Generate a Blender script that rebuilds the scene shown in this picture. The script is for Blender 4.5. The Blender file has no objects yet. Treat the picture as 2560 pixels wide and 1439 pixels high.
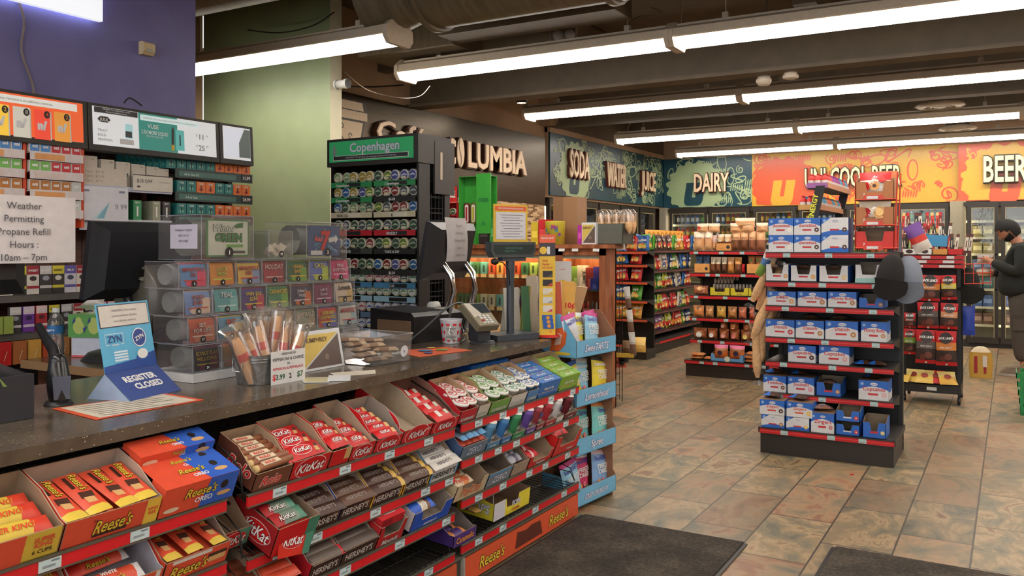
import bpy, math, random
from mathutils import Matrix, Vector
random.seed(7)
SC = bpy.context.scene
COL = SC.collection
PI = math.pi
# ------------------------------------------------------------------ camera, light, exposure
CAMH = 1.42
YAW = math.atan2(1250, 2140)
SN, CS = math.sin(YAW), math.cos(YAW)
cd = bpy.data.cameras.new('camera'); cam = bpy.data.objects.new('camera', cd); COL.objects.link(cam)
cd.sensor_width = 36; cd.lens = 36 * 2140 / 2560; cd.shift_y = -(719.5 - 612) / 2560; cd.clip_start = .05
cam.location = (0, 0, CAMH); cam.rotation_euler = (PI / 2, 0, YAW)
SC.camera = cam
SC.view_settings.view_transform = 'Standard'; SC.view_settings.look = 'None'
SC.view_settings.gamma = 1; SC.view_settings.use_curve_mapping = False
SC.view_settings.exposure = 0.78
SC.cycles.transparent_max_bounces = 48; SC.cycles.max_bounces = 10; SC.cycles.diffuse_bounces = 6
LAMP_EMIT = 9.0
wd = bpy.data.worlds.new('world'); SC.world = wd; wd.use_nodes = True
wd.node_tree.nodes['Background'].inputs[0].default_value = (.9, .93, 1, 1)
wd.node_tree.nodes['Background'].inputs[1].default_value = 1.6

# ------------------------------------------------------------------ helpers
def at(px, py, x=None, y=None, z=None):
    """a pixel of the 2560x1439 photograph as the point where its sight line meets a world plane"""
    r = (px - 1280) / 2140; u = (612 - py) / 2140
    dx = -SN + r * CS; dy = CS + r * SN
    k = (z - CAMH) / u if z is not None else (x / dx if x is not None else y / dy)
    return Vector((dx * k, dy * k, CAMH + u * k))

def lin(c):
    c = c / 255
    return c / 12.92 if c <= .04045 else ((c + .055) / 1.055) ** 2.4

MATS = {}
def mat(key):
    """key: (r,g,b[,rough[,metal]]) in sRGB 0-255, or the name of a special material"""
    if key in MATS: return MATS[key]
    m = bpy.data.materials.new(key if isinstance(key, str) else 'print_%d_%d_%d' % key[:3])
    m.use_nodes = True; nt = m.node_tree; b = nt.nodes['Principled BSDF']
    if isinstance(key, str):
        SPECIAL[key](m, nt, b)
    else:
        col = [lin(x) for x in key[:3]]
        ro = key[3] if len(key) > 3 else .45
        me = key[4] if len(key) > 4 else 0
        b.inputs['Roughness'].default_value = ro; b.inputs['Metallic'].default_value = me
        n = nt.nodes.new('ShaderNodeTexNoise'); n.inputs['Scale'].default_value = 35; n.inputs['Detail'].default_value = 1
        tc = nt.nodes.new('ShaderNodeTexCoord'); nt.links.new(tc.outputs['Object'], n.inputs['Vector'])
        mx = nt.nodes.new('ShaderNodeMix'); mx.data_type = 'RGBA'
        mx.inputs[6].default_value = (*[c * .9 for c in col], 1); mx.inputs[7].default_value = (*[min(1, c * 1.1) for c in col], 1)
        nt.links.new(n.outputs['Fac'], mx.inputs[0]); nt.links.new(mx.outputs[2], b.inputs['Base Color'])
    MATS[key] = m
    return m

SPECIAL = {}
def special(f): SPECIAL[f.__name__] = f; return f
def N(nt, t, **k):
    n = nt.nodes.new('ShaderNode' + t)
    for a, v in k.items():
        if hasattr(n, a): setattr(n, a, v)
        else: n.inputs[a.replace('_', ' ')].default_value = v
    return n
def ramp(nt, src, stops):
    r = nt.nodes.new('ShaderNodeValToRGB'); e = r.color_ramp.elements
    while len(e) < len(stops): e.new(.5)
    for i, (p, c) in enumerate(stops): e[i].position = p; e[i].color = (*[lin(x) for x in c], 1)
    nt.links.new(src, r.inputs[0]); return r.outputs[0]
def bump(nt, b, src, s=.2, d=.01):
    u = N(nt, 'Bump', Strength=s, Distance=d); nt.links.new(src, u.inputs['Height']); nt.links.new(u.outputs[0], b.inputs['Normal'])
def noisy(nt, scale, detail=3, obj=True, stretch=None, w=None, rough=.5):
    tc = N(nt, 'TexCoord'); n = N(nt, 'TexNoise', Scale=scale, Detail=detail, Roughness=rough); src = tc.outputs['Object']
    if stretch:
        mp = N(nt, 'Mapping'); mp.inputs['Scale'].default_value = stretch; nt.links.new(src, mp.inputs[0]); src = mp.outputs[0]
    nt.links.new(src, n.inputs['Vector']); return n

@special
def floor_slate(m, nt, b):
    tc = N(nt, 'TexCoord'); sp = N(nt, 'SeparateXYZ'); nt.links.new(tc.outputs['Object'], sp.inputs[0])
    cb = N(nt, 'CombineXYZ')
    ax = N(nt, 'Math', operation='ADD'); ax.inputs[1].default_value = .16 + .315 * 40; nt.links.new(sp.outputs[0], ax.inputs[0])
    ay = N(nt, 'Math', operation='ADD'); ay.inputs[1].default_value = -4.6 + .65 * 20; nt.links.new(sp.outputs[1], ay.inputs[0])
    nt.links.new(ay.outputs[0], cb.inputs[0]); nt.links.new(ax.outputs[0], cb.inputs[1])
    br = N(nt, 'TexBrick', offset=.5, Scale=1.0, Mortar_Size=.0045, Mortar_Smooth=.05, Brick_Width=.65, Row_Height=.315, Bias=0)
    br.inputs['Color1'].default_value = (0, 0, 0, 1); br.inputs['Color2'].default_value = (1, 1, 1, 1); br.inputs['Mortar'].default_value = (0, 0, 0, 1)
    nt.links.new(cb.outputs[0], br.inputs['Vector'])
    k = N(nt, 'Math', operation='MULTIPLY'); k.inputs[1].default_value = 61; nt.links.new(br.outputs['Color'], k.inputs[0])
    mp = N(nt, 'Mapping'); mp.inputs['Scale'].default_value = (1, .6, 1); mp.inputs['Rotation'].default_value = (0, 0, .5); nt.links.new(tc.outputs['Object'], mp.inputs[0])
    n1 = N(nt, 'TexNoise', noise_dimensions='4D', Scale=4.6, Detail=7, Roughness=.62, Distortion=1.8)
    n2 = N(nt, 'TexNoise', noise_dimensions='4D', Scale=3.2, Detail=6, Roughness=.6, Distortion=1.6)
    for n in (n1, n2): nt.links.new(mp.outputs[0], n.inputs['Vector']); nt.links.new(k.outputs[0], n.inputs['W'])
    c1 = ramp(nt, n1.outputs['Fac'], [(.3, (74, 74, 64)), (.42, (106, 102, 84)), (.5, (130, 112, 84)), (.57, (156, 134, 102)), (.62, (122, 98, 72)), (.7, (104, 76, 58))])
    c2 = ramp(nt, n2.outputs['Fac'], [(.33, (94, 96, 84)), (.44, (126, 110, 86)), (.52, (150, 122, 92)), (.58, (136, 96, 70)), (.66, (96, 84, 70)), (.75, (110, 80, 60))])
    mx = N(nt, 'Mix', data_type='RGBA'); sm = N(nt, 'MapRange'); sm.inputs[1].default_value = .25; sm.inputs[2].default_value = .75; nt.links.new(br.outputs['Color'], sm.inputs[0]); nt.links.new(sm.outputs[0], mx.inputs[0])
    nt.links.new(c1, mx.inputs[6]); nt.links.new(c2, mx.inputs[7])
    mm = N(nt, 'Mix', data_type='RGBA'); nt.links.new(br.outputs['Fac'], mm.inputs[0]); nt.links.new(mx.outputs[2], mm.inputs[6])
    mm.inputs[7].default_value = (lin(72), lin(63), lin(52), 1)
    hs = N(nt, 'HueSaturation'); vr = N(nt, 'MapRange'); vr.inputs[3].default_value = .78; vr.inputs[4].default_value = 1.16; fr = N(nt, 'Math', operation='FRACT'); nt.links.new(k.outputs[0], fr.inputs[0]); nt.links.new(fr.outputs[0], vr.inputs[0]); nt.links.new(vr.outputs[0], hs.inputs['Value']); nt.links.new(mm.outputs[2], hs.inputs['Color'])
    nt.links.new(hs.outputs[0], b.inputs['Base Color']); b.inputs['Roughness'].default_value = .42
    sb = N(nt, 'Math', operation='SUBTRACT'); nt.links.new(n1.outputs['Fac'], sb.inputs[0]); nt.links.new(br.outputs['Fac'], sb.inputs[1])
    bump(nt, b, sb.outputs[0], .25, .004)
@special
def counter_top(m, nt, b):
    v = N(nt, 'TexVoronoi', Scale=95.0); tc = N(nt, 'TexCoord'); nt.links.new(tc.outputs['Object'], v.inputs['Vector'])
    n = noisy(nt, 9, 4)
    base = ramp(nt, n.outputs['Fac'], [(.3, (74, 64, 54)), (.7, (100, 88, 74))])
    f = ramp(nt, v.outputs['Distance'], [(.16, (255, 255, 255)), (.2, (0, 0, 0))])
    w = N(nt, 'TexNoise', Scale=40.0); nt.links.new(tc.outputs['Object'], w.inputs['Vector'])
    g = ramp(nt, w.outputs['Fac'], [(.52, (0, 0, 0)), (.56, (255, 255, 255))])
    mu = N(nt, 'Math', operation='MULTIPLY'); nt.links.new(f, mu.inputs[0]); nt.links.new(g, mu.inputs[1])
    mx = N(nt, 'Mix', data_type='RGBA'); nt.links.new(mu.outputs[0], mx.inputs[0]); nt.links.new(base, mx.inputs[6]); mx.inputs[7].default_value = (lin(170), lin(158), lin(140), 1)
    nt.links.new(mx.outputs[2], b.inputs['Base Color']); b.inputs['Roughness'].default_value = .2
def woodlike(c0, c1, rough, st):
    def f(m, nt, b):
        n = noisy(nt, 6, 5, stretch=st); nt.links.new(ramp(nt, n.outputs['Fac'], [(.3, c0), (.7, c1)]), b.inputs['Base Color']); b.inputs['Roughness'].default_value = rough
        bump(nt, b, n.outputs['Fac'], .1, .003)
    return f
SPECIAL['cherry_wood'] = woodlike((120, 66, 42), (176, 112, 76), .35, (3, 3, .5))
SPECIAL['dark_wood'] = woodlike((58, 34, 24), (84, 50, 34), .35, (.5, 3, 3))
SPECIAL['bread'] = woodlike((200, 150, 100), (232, 192, 144), .6, (6, 6, 6))
SPECIAL['toast'] = woodlike((120, 66, 34), (178, 112, 62), .6, (6, 6, 6))
SPECIAL['plaster_tan'] = woodlike((158, 128, 100), (166, 136, 106), .8, (1, 1, 1))
SPECIAL['ceiling_paint'] = woodlike((84, 70, 53), (96, 80, 62), .8, (.3, 1, 1))
SPECIAL['beam_paint'] = woodlike((88, 75, 58), (102, 87, 68), .6, (1, 1, 1))
SPECIAL['duct_paint'] = woodlike((92, 80, 60), (116, 102, 78), .45, (4, .5, .5))
SPECIAL['purple_paint'] = woodlike((106, 103, 152), (114, 111, 162), .55, (1, 1, 1))
SPECIAL['green_paint'] = woodlike((136, 150, 114), (144, 158, 122), .5, (.6, .6, .6))
SPECIAL['pillar_paint'] = woodlike((190, 186, 160), (200, 196, 170), .6, (1, 1, 1))
SPECIAL['brushed_brown'] = lambda m, nt, b: (woodlike((50, 42, 30), (64, 54, 40), .3, (30, 1, 30))(m, nt, b), b.inputs['Metallic'].__setattr__('default_value', .75))
SPECIAL['chrome'] = lambda m, nt, b: (woodlike((200, 200, 205), (220, 220, 222), .12, (1, 1, 1))(m, nt, b), b.inputs['Metallic'].__setattr__('default_value', 1))
SPECIAL['galvanised'] = lambda m, nt, b: (woodlike((130, 132, 132), (168, 170, 170), .35, (9, 9, 9))(m, nt, b), b.inputs['Metallic'].__setattr__('default_value', .8))
@special
def mat_carpet(m, nt, b):
    n = noisy(nt, 60, 6, rough=.8); n2 = noisy(nt, 5, 4)
    mx = N(nt, 'Mix', data_type='FLOAT'); mx.inputs[0].default_value = .35; nt.links.new(n.outputs['Fac'], mx.inputs[2]); nt.links.new(n2.outputs['Fac'], mx.inputs[3])
    nt.links.new(ramp(nt, mx.outputs[0], [(.36, (32, 27, 22)), (.5, (62, 54, 45)), (.64, (98, 88, 74))]), b.inputs['Base Color']); b.inputs['Roughness'].default_value = .95
    bump(nt, b, n.outputs['Fac'], .9, .01)
@special
def mosaic(m, nt, b):
    tc = N(nt, 'TexCoord'); sp = N(nt, 'SeparateXYZ'); nt.links.new(tc.outputs['Object'], sp.inputs[0]); cb = N(nt, 'CombineXYZ')
    nt.links.new(sp.outputs[1], cb.inputs[0]); nt.links.new(sp.outputs[2], cb.inputs[1])
    br = N(nt, 'TexBrick', offset=.5, Scale=1.0, Mortar_Size=.0012, Brick_Width=.11, Row_Height=.022, Bias=0)
    br.inputs['Color1'].default_value = (0, 0, 0, 1); br.inputs['Color2'].default_value = (1, 1, 1, 1); br.inputs['Mortar'].default_value = (.5, .5, .5, 1)
    nt.links.new(cb.outputs[0], br.inputs['Vector'])
    nt.links.new(ramp(nt, br.outputs['Color'], [(0, (82, 56, 38)), (.3, (150, 112, 78)), (.6, (206, 172, 130)), (1, (226, 200, 160))]), b.inputs['Base Color']); b.inputs['Roughness'].default_value = .3
def emitter(col, s):
    def f(m, nt, b):
        b.inputs['Base Color'].default_value = (*[lin(c) for c in col], 1)
        b.inputs['Emission Color'].default_value = (*[lin(c) for c in col], 1); b.inputs['Emission Strength'].default_value = s
    return f
SPECIAL['lamp_lens'] = emitter((255, 247, 236), LAMP_EMIT)
SPECIAL['cooler_lamp'] = emitter((255, 238, 200), 6)
SPECIAL['case_lamp'] = emitter((255, 206, 140), 22)
SPECIAL['sign_glow'] = emitter((222, 226, 232), .55)
SPECIAL['halo_glow'] = emitter((200, 208, 255), 3)
def screen(col, s=.36):
    k = 'screen_%d_%d_%d' % col
    if k not in SPECIAL: SPECIAL[k] = emitter(col, s)
    return k
def see_through(col, rough, g, haze=0):
    def f(m, nt, b):
        tr = N(nt, 'BsdfTransparent'); tr.inputs[0].default_value = (*[lin(c) for c in col], 1)
        gl = N(nt, 'BsdfGlossy'); gl.inputs[0].default_value = (1, 1, 1, 1); gl.inputs['Roughness'].default_value = rough
        lw = N(nt, 'LayerWeight', Blend=.25); ml = N(nt, 'Math', operation='MULTIPLY_ADD'); ml.inputs[1].default_value = 1.6; ml.inputs[2].default_value = g
        nt.links.new(lw.outputs['Fresnel'], ml.inputs[0])
        mx = N(nt, 'MixShader'); nt.links.new(ml.outputs[0], mx.inputs[0]); nt.links.new(tr.outputs[0], mx.inputs[1]); nt.links.new(gl.outputs[0], mx.inputs[2])
        nz = noisy(nt, 12, 2); bp = N(nt, 'Bump', Strength=.15, Distance=.01); nt.links.new(nz.outputs['Fac'], bp.inputs['Height']); nt.links.new(bp.outputs[0], gl.inputs['Normal'])
        out = mx.outputs[0]
        if haze:
            df = N(nt, 'BsdfDiffuse'); df.inputs[0].default_value = (.85, .86, .9, 1); m2 = N(nt, 'MixShader'); m2.inputs[0].default_value = haze; nt.links.new(out, m2.inputs[1]); nt.links.new(df.outputs[0], m2.inputs[2]); out = m2.outputs[0]
        nt.links.new(out, nt.nodes['Material Output'].inputs[0])
    return f
SPECIAL['glass'] = see_through((248, 250, 248), .02, .02)
SPECIAL['clear_plastic'] = see_through((250, 250, 250), .1, .02, .045)
SPECIAL['film'] = see_through((248, 247, 245), .15, .12, .05)
SPECIAL['green_acrylic'] = see_through((60, 225, 80), .1, .08)

_TXT = {}
def _glyphs(s, bold, shear, ext):
    k = (s, bold, shear, ext)
    if k not in _TXT:
        cu = bpy.data.curves.new('lettering', 'FONT'); cu.body = s; cu.offset = bold; cu.shear = shear; cu.extrude = ext; cu.resolution_u = 2
        o = bpy.data.objects.new('lettering', cu); me = bpy.data.meshes.new_from_object(o)
        _TXT[k] = ([v.co.copy() for v in me.vertices], [tuple(p.vertices) for p in me.polygons])
        bpy.data.objects.remove(o); bpy.data.curves.remove(cu); bpy.data.meshes.remove(me)
    return _TXT[k]

class MB:
    def __init__(s): s.v = []; s.f = []; s.m = []; s.sm = []; s.mats = []; s.T = Matrix()
    def mi(s, k):
        if k not in s.mats: s.mats.append(k)
        return s.mats.index(k)
    def add(s, pts, faces, k, smooth=False):
        b = len(s.v); s.v += [s.T @ Vector(p) for p in pts]; i = s.mi(k)
        for f in faces: s.f.append(tuple(b + j for j in f)); s.m.append(i); s.sm.append(smooth)
        return s
    def poly(s, pts, k): return s.add(pts, [tuple(range(len(pts)))], k)
    def box(s, a, b, k, **fk):
        x0, y0, z0 = a; x1, y1, z1 = b
        p = [(x0, y0, z0), (x1, y0, z0), (x1, y1, z0), (x0, y1, z0), (x0, y0, z1), (x1, y0, z1), (x1, y1, z1), (x0, y1, z1)]
        F = dict(bottom=(0, 3, 2, 1), top=(4, 5, 6, 7), front=(0, 1, 5, 4), right=(1, 2, 6, 5), back=(2, 3, 7, 6), left=(3, 0, 4, 7))
        q = len(s.v); s.v += [s.T @ Vector(c) for c in p]
        for n, f in F.items(): s.f.append(tuple(q + j for j in f)); s.m.append(s.mi(fk.get(n, k))); s.sm.append(False)
        return s
    def prism(s, pts, d, k, k2=None):
        """extrude polygon pts by vector d; k outer face and sides, k2 far face"""
        n = len(pts); d = Vector(d); P = [Vector(p) for p in pts]
        s.add(P + [p + d for p in P], [tuple(range(n))] + [((i + 1) % n, i, n + i, n + (i + 1) % n) for i in range(n)], k)
        s.poly([p + d for p in reversed(P)], k2 or k); return s
    def grid(s, fn, nu, nv, k, smooth=True, wrap=False, kf=None):
        P = [fn(i / nu, j / nv) for j in range(nv + 1) for i in range(nu + (0 if wrap else 1))]; w = nu if wrap else nu + 1
        b = len(s.v); s.v += [s.T @ Vector(p) for p in P]
        for j in range(nv):
            for i in range(nu):
                a = j * w + i; c = j * w + (i + 1) % w if wrap else a + 1
                s.f.append((b + a, b + c, b + c + w, b + a + w)); s.m.append(s.mi(kf((i + .5) / nu, (j + .5) / nv) if kf else k)); s.sm.append(smooth)
        return s
    def tube(s, pts, r, k, n=6, cap=True):
        P = [Vector(p) for p in pts]; rings = []
        for i, p in enumerate(P):
            t = (P[min(i + 1, len(P) - 1)] - P[max(i - 1, 0)]).normalized()
            a = t.cross(Vector((0, 0, 1)) if abs(t.z) < .9 else Vector((1, 0, 0))).normalized(); c = t.cross(a)
            rr = r[i] if isinstance(r, (list, tuple)) else r
            rings += [p + (a * math.cos(2 * PI * j / n) + c * math.sin(2 * PI * j / n)) * rr for j in range(n)]
        fs = [(i * n + j, i * n + (j + 1) % n, (i + 1) * n + (j + 1) % n, (i + 1) * n + j) for i in range(len(P) - 1) for j in range(n)]
        s.add(rings, fs, k, True)
        if cap: s.poly(rings[:n][::-1], k); s.poly(rings[-n:], k)
        return s
    def lathe(s, prof, k, n=14, c=(0, 0, 0), axis='z', kf=None, a0=0, a1=2 * PI):
        cx, cy, cz = c; m = n if a1 - a0 > 6.2 else n + 1; pts = []
        for (r, z) in prof:
            for j in range(m):
                a = a0 + (a1 - a0) * j / n; u, v = r * math.cos(a), r * math.sin(a)
                pts.append({'z': (cx + u, cy + v, cz + z), 'y': (cx + u, cy + z, cz + v), 'x': (cx + z, cy + u, cz + v)}[axis])
        b = len(s.v); s.v += [s.T @ Vector(p) for p in pts]
        for i in range(len(prof) - 1):
            for j in range(n):
                j2 = (j + 1) % m
                f = (b + i * m + j, b + i * m + j2, b + (i + 1) * m + j2, b + (i + 1) * m + j)
                s.f.append(f if axis != 'y' else f[::-1]); s.m.append(s.mi(kf(i) if kf else k)); s.sm.append(True)
        return s
    def disc(s, c, r, k, n=14, ux=(1, 0, 0), uy=(0, 1, 0), sy=1):
        c, ux, uy = Vector(c), Vector(ux), Vector(uy)
        return s.poly([c + ux * r * math.cos(2 * PI * j / n) + uy * r * sy * math.sin(2 * PI * j / n) for j in range(n)], k)
    def text(s, t, o, h, k, ux=(1, 0, 0), uy=(0, 0, 1), w=None, al='c', bold=0, shear=0, ext=0, off=.0006, maxw=None):
        """t written from point o; h cap height, w total width, along ux, upright uy"""
        V, Fc = _glyphs(t, bold, shear, ext)
        if not V: return s
        x0 = min(v.x for v in V); x1 = max(v.x for v in V); sy = h / .72
        W = (x1 - x0); sx = w / W if w else sy
        if maxw and W * sx > maxw: sx = maxw / W
        if s.text_ext_scale: pass
        ux, uy, o = Vector(ux).normalized(), Vector(uy).normalized(), Vector(o); nn = ux.cross(uy)
        dx = {'c': -W / 2, 'l': 0, 'r': -W}[al]
        return s.add([o + ux * ((v.x - x0 + dx) * sx) + uy * (v.y * sy) + nn * (off + v.z) for v in V], Fc, k)
    text_ext_scale = False
    def rib(s, pts, w, k, o, ux, uy, off=.002):
        """flat painted stroke through 2-D pts on the plane o, ux, uy"""
        o, ux, uy = Vector(o), Vector(ux), Vector(uy); nn = ux.cross(uy); L = []; n = len(pts)
        for i, p in enumerate(pts):
            a = pts[max(0, i - 1)]; b = pts[min(n - 1, i + 1)]; dx, dy = b[0] - a[0], b[1] - a[1]; l = math.hypot(dx, dy) or 1
            ww = w * (.55 + .45 * math.sin(PI * i / (n - 1))) / 2
            for sg in (1, -1): L.append(o + ux * (p[0] - dy / l * ww * sg) + uy * (p[1] + dx / l * ww * sg) + nn * (off + .00005 * i))
        return s.add(L, [(2 * i, 2 * i + 1, 2 * i + 3, 2 * i + 2) for i in range(n - 1)], k)
    def flat(s, pts, k, o, ux, uy, off=.001):
        o, ux, uy = Vector(o), Vector(ux), Vector(uy); nn = ux.cross(uy)
        return s.poly([o + ux * a + uy * b + nn * off for a, b in pts], k)
    def mesh(s, name):
        me = bpy.data.meshes.new(name); me.from_pydata([tuple(v) for v in s.v], [], s.f)
        for k in s.mats: me.materials.append(mat(k))
        me.polygons.foreach_set('material_index', s.m); me.polygons.foreach_set('use_smooth', s.sm); me.update(); return me

def ob(name, mb, parent=None, F=None):
    o = bpy.data.objects.new(name, mb.mesh(name) if isinstance(mb, MB) else mb); COL.objects.link(o)
    if parent: o.parent = parent
    if F is not None: o.matrix_basis = F
    return o
def tag(o, label=None, cat=None, group=None, kind=None):
    if label: o['label'] = label
    if cat: o['category'] = cat
    if group: o['group'] = group
    if kind: o['kind'] = kind
    return o
def thing(name, label, cat, F=None, group=None):
    o = bpy.data.objects.new(name, None); COL.objects.link(o); o.empty_display_size = .05
    if F is not None: o.matrix_basis = F
    return tag(o, label, cat, group)
def struct(name, mb): return tag(ob(name, mb), kind='structure')
def dup(o, F, label=None, group=None):
    r = o.copy(); COL.objects.link(r); r.matrix_basis = F
    if label: r['label'] = label
    if group: r['group'] = group
    for ch in o.children:
        c = ch.copy(); COL.objects.link(c); c.parent = r
        for g in ch.children: d = g.copy(); COL.objects.link(d); d.parent = c
    return r
def Tr(x, y, z): return Matrix.Translation((x, y, z))
def Rz(a): return Matrix.Rotation(math.radians(a), 4, 'Z')
def Rx(a): return Matrix.Rotation(math.radians(a), 4, 'X')
def Ry(a): return Matrix.Rotation(math.radians(a), 4, 'Y')
ORD = ['first', 'second', 'third', 'fourth', 'fifth', 'sixth', 'seventh', 'eighth', 'ninth', 'tenth', 'eleventh', 'twelfth', 'thirteenth', 'fourteenth',
       'fifteenth', 'sixteenth', 'seventeenth', 'eighteenth', 'nineteenth', 'twentieth']
WHITE = (225, 225, 222); BLACK = (22, 21, 20); RED = (200, 22, 28); DK = (34, 31, 28); CARD = (150, 124, 100); GREY = (120, 118, 115)
# ------------------------------------------------------------------ room
def slab(name, a, b, k): return struct(name, MB().box(a, b, k))
slab('floor', (-6.5, -3, -.1), (5, 14.5, 0), 'floor_slate')
slab('ceiling', (-6.5, -3, 3.55), (5, 14.5, 3.65), 'ceiling_paint')
slab('wall_back', (-6.5, 14.3, 0), (5, 14.45, 3.55), 'plaster_tan')
slab('wall_back_header', (-5.1, 13.82, 2.03), (5, 14.3, 3.55), 'plaster_tan')
slab('wall_left', (-5.3, 5.44, 0), (-5.16, 9.66, 3.55), 'plaster_tan')
slab('wall_left_cooler', (-5.85, 9.5, 0), (-5.7, 14.3, 3.55), 'plaster_tan')
slab('wall_left_header', (-5.7, 9.66, 2.03), (-5.12, 13.82, 3.55), 'plaster_tan')
slab('wall_right', (5, -3, 0), (5.15, 14.45, 3.55), 'plaster_tan')
struct('wall_front', MB().box((-6.5, -3.15, 0), (-4.2, -3, 3.55), 'plaster_tan').box((-4.2, -3.15, 0), (5, -3, .4), 'plaster_tan').box((-4.2, -3.15, 2.9), (5, -3, 3.55), 'plaster_tan'))
for i in range(5):   # shop front glazing behind the camera lets daylight in
    x = -4.2 + 1.84 * i; m = MB().box((x, -3.12, .4), (x + .06, -3.03, 2.9), DK).box((x + 1.78, -3.12, .4), (x + 1.84, -3.03, 2.9), DK).box((x, -3.12, .4), (x + 1.84, -3.03, .46), DK).box((x, -3.12, 2.84), (x + 1.84, -3.03, 2.9), DK)
    w_ = struct('window_%d' % (i + 1), m); g_ = ob('window_pane', MB().poly([(x + .06, -3.07, .46), (x + 1.78, -3.07, .46), (x + 1.78, -3.07, 2.84), (x + .06, -3.07, 2.84)], 'glass'), w_)
struct('wall_green', MB().box((-6.34, 5.3, 0), (-4.82, 5.44, 3.55), 'green_paint', right='pillar_paint'))
struct('wall_purple', MB().box((-4.24, -3, 0), (-4.1, 3.37, 3.55), 'purple_paint'))
slab('wall_far_left', (-6.5, -3, 0), (-6.35, 5.3, 3.55), 'plaster_tan')
# dark band of ceiling above the cooler banners, tan trim under it
struct('trim_1', MB().box((-5.16, 9.66, 2.86), (-5.08, 13.9, 2.93), 'plaster_tan').box((-5.08, 13.8, 2.86), (5, 13.9, 2.93), 'plaster_tan'))
struct('trim_2', MB().box((-5.16, 9.75, 2.93), (-5.1, 13.9, 3.55), 'ceiling_paint').box((-5.1, 13.84, 2.93), (5, 13.9, 3.55), 'ceiling_paint'))
struct('trim_3', MB().box((-5.16, 9.5, 2.93), (-5.0, 9.75, 3.55), 'plaster_tan'))
def ibeam(name, y, z0, x0=-5.16, x1=5, h=.42, w=.2, k='beam_paint'):
    m = MB(); m.box((x0, y - w / 2, z0), (x1, y + w / 2, z0 + .03), k).box((x0, y - .02, z0 + .03), (x1, y + .02, z0 + h), k).box((x0, y - w / 2, z0 + h), (x1, y + w / 2, z0 + h + .03), k)
    return struct(name, m)
ibeam('ceiling_beam', 6.85, 2.77, h=.4); ibeam('ceiling_beam', 9.75, 2.92, h=.4); ibeam('ceiling_beam', 12.4, 3.0, h=.36)
for x in (-3.6, -1.4, 1.2):
    m = MB(); m.box((x - .09, 6.9, 3.3), (x + .09, 13.8, 3.54), 'beam_paint'); struct('ceiling_beam', m)
m = MB(); m.box((-5.16, 6.32, 3.05), (-3.2, 6.45, 3.54), 'beam_paint'); struct('ceiling_beam', m)

# coffee panel with backsplash
m = MB().box((-5.16, 5.45, 1.93), (-5.12, 9.6, 2.78), 'brushed_brown')
pan = ob('coffee_sign_panel', m); tag(pan, 'long dark brushed bronze wall panel behind the coffee lettering', 'wall panel')
struct('wall_tiles', MB().box((-5.16, 5.45, .9), (-5.13, 9.6, 1.93), 'mosaic'))
UY, UZ = (0, 1, 0), (0, 0, 1)
def wall_word(t, y, z, h, w, label, x=-5.12, face=(232, 205, 172), edge=(70, 40, 26), bold=.02, ux=UY, o=None, group=None, ext=.02):
    """letters standing off a wall: a dark backing outline and a lighter face"""
    root = thing('wall_lettering', label, 'sign', group=group)
    O = o or (x, y, z)
    m = MB(); m.text(t, O, h, edge, ux, UZ, w=w, bold=bold + .035, ext=ext, off=ext); ob('letter_backing', m, root)
    m = MB(); m.text(t, O, h, face, ux, UZ, w=w * .985, bold=bold, ext=.008, off=ext * 2 + .01); ob('letter_face', m, root)
    return root
# COLUMBIA with the bean
m = MB()
def bean(y, z, ry, rz, k, off):
    return [(-5.12 + off, y + ry * math.cos(2 * PI * i / 24), z + rz * math.sin(2 * PI * i / 24)) for i in range(24)]
p0 = at(1165, 398, x=-5.1); p1 = at(1310, 405, x=-5.1); p2 = at(1146, 398, x=-5.1)
wall_word('LUMBIA', (at(1163, 398, x=-5.1).y + at(1312, 420, x=-5.1).y) / 2, 2.27, .27, at(1312, 420, x=-5.1).y - at(1163, 398, x=-5.1).y, 'cream raised capital letters on the bronze coffee panel, right of the bean', bold=.03)
wall_word('C', at(1122, 398, x=-5.1).y, 2.27, .27, .16, 'cream raised letter mostly hidden behind the tobacco rack', bold=.03)
b = MB(); yb = at(1147, 398, x=-5.1).y
b.prism(bean(yb, 2.405, .075, .165, 0, .01), (.03, 0, 0), (70, 40, 26)); b.prism(bean(yb, 2.405, .068, .155, 0, .04), (.008, 0, 0), (232, 205, 172))
b.rib([(-.015 + .022 * math.sin(i / 8 * 2 * PI), -.155 + .31 * i / 8) for i in range(9)], .014, (70, 40, 26), (-5.07, yb, 2.405), UY, UZ, .0)
tag(ob('coffee_bean_sign', b), 'cream coffee bean shape replacing the letter on the bronze panel', 'sign')
wall_word('Café', at(1000, 350, x=-5.1).y, 2.37, .22, at(1063, 350, x=-5.1).y - at(940, 350, x=-5.1).y, 'cream cursive word on the coffee panel above the green tobacco header', bold=.01)
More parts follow.
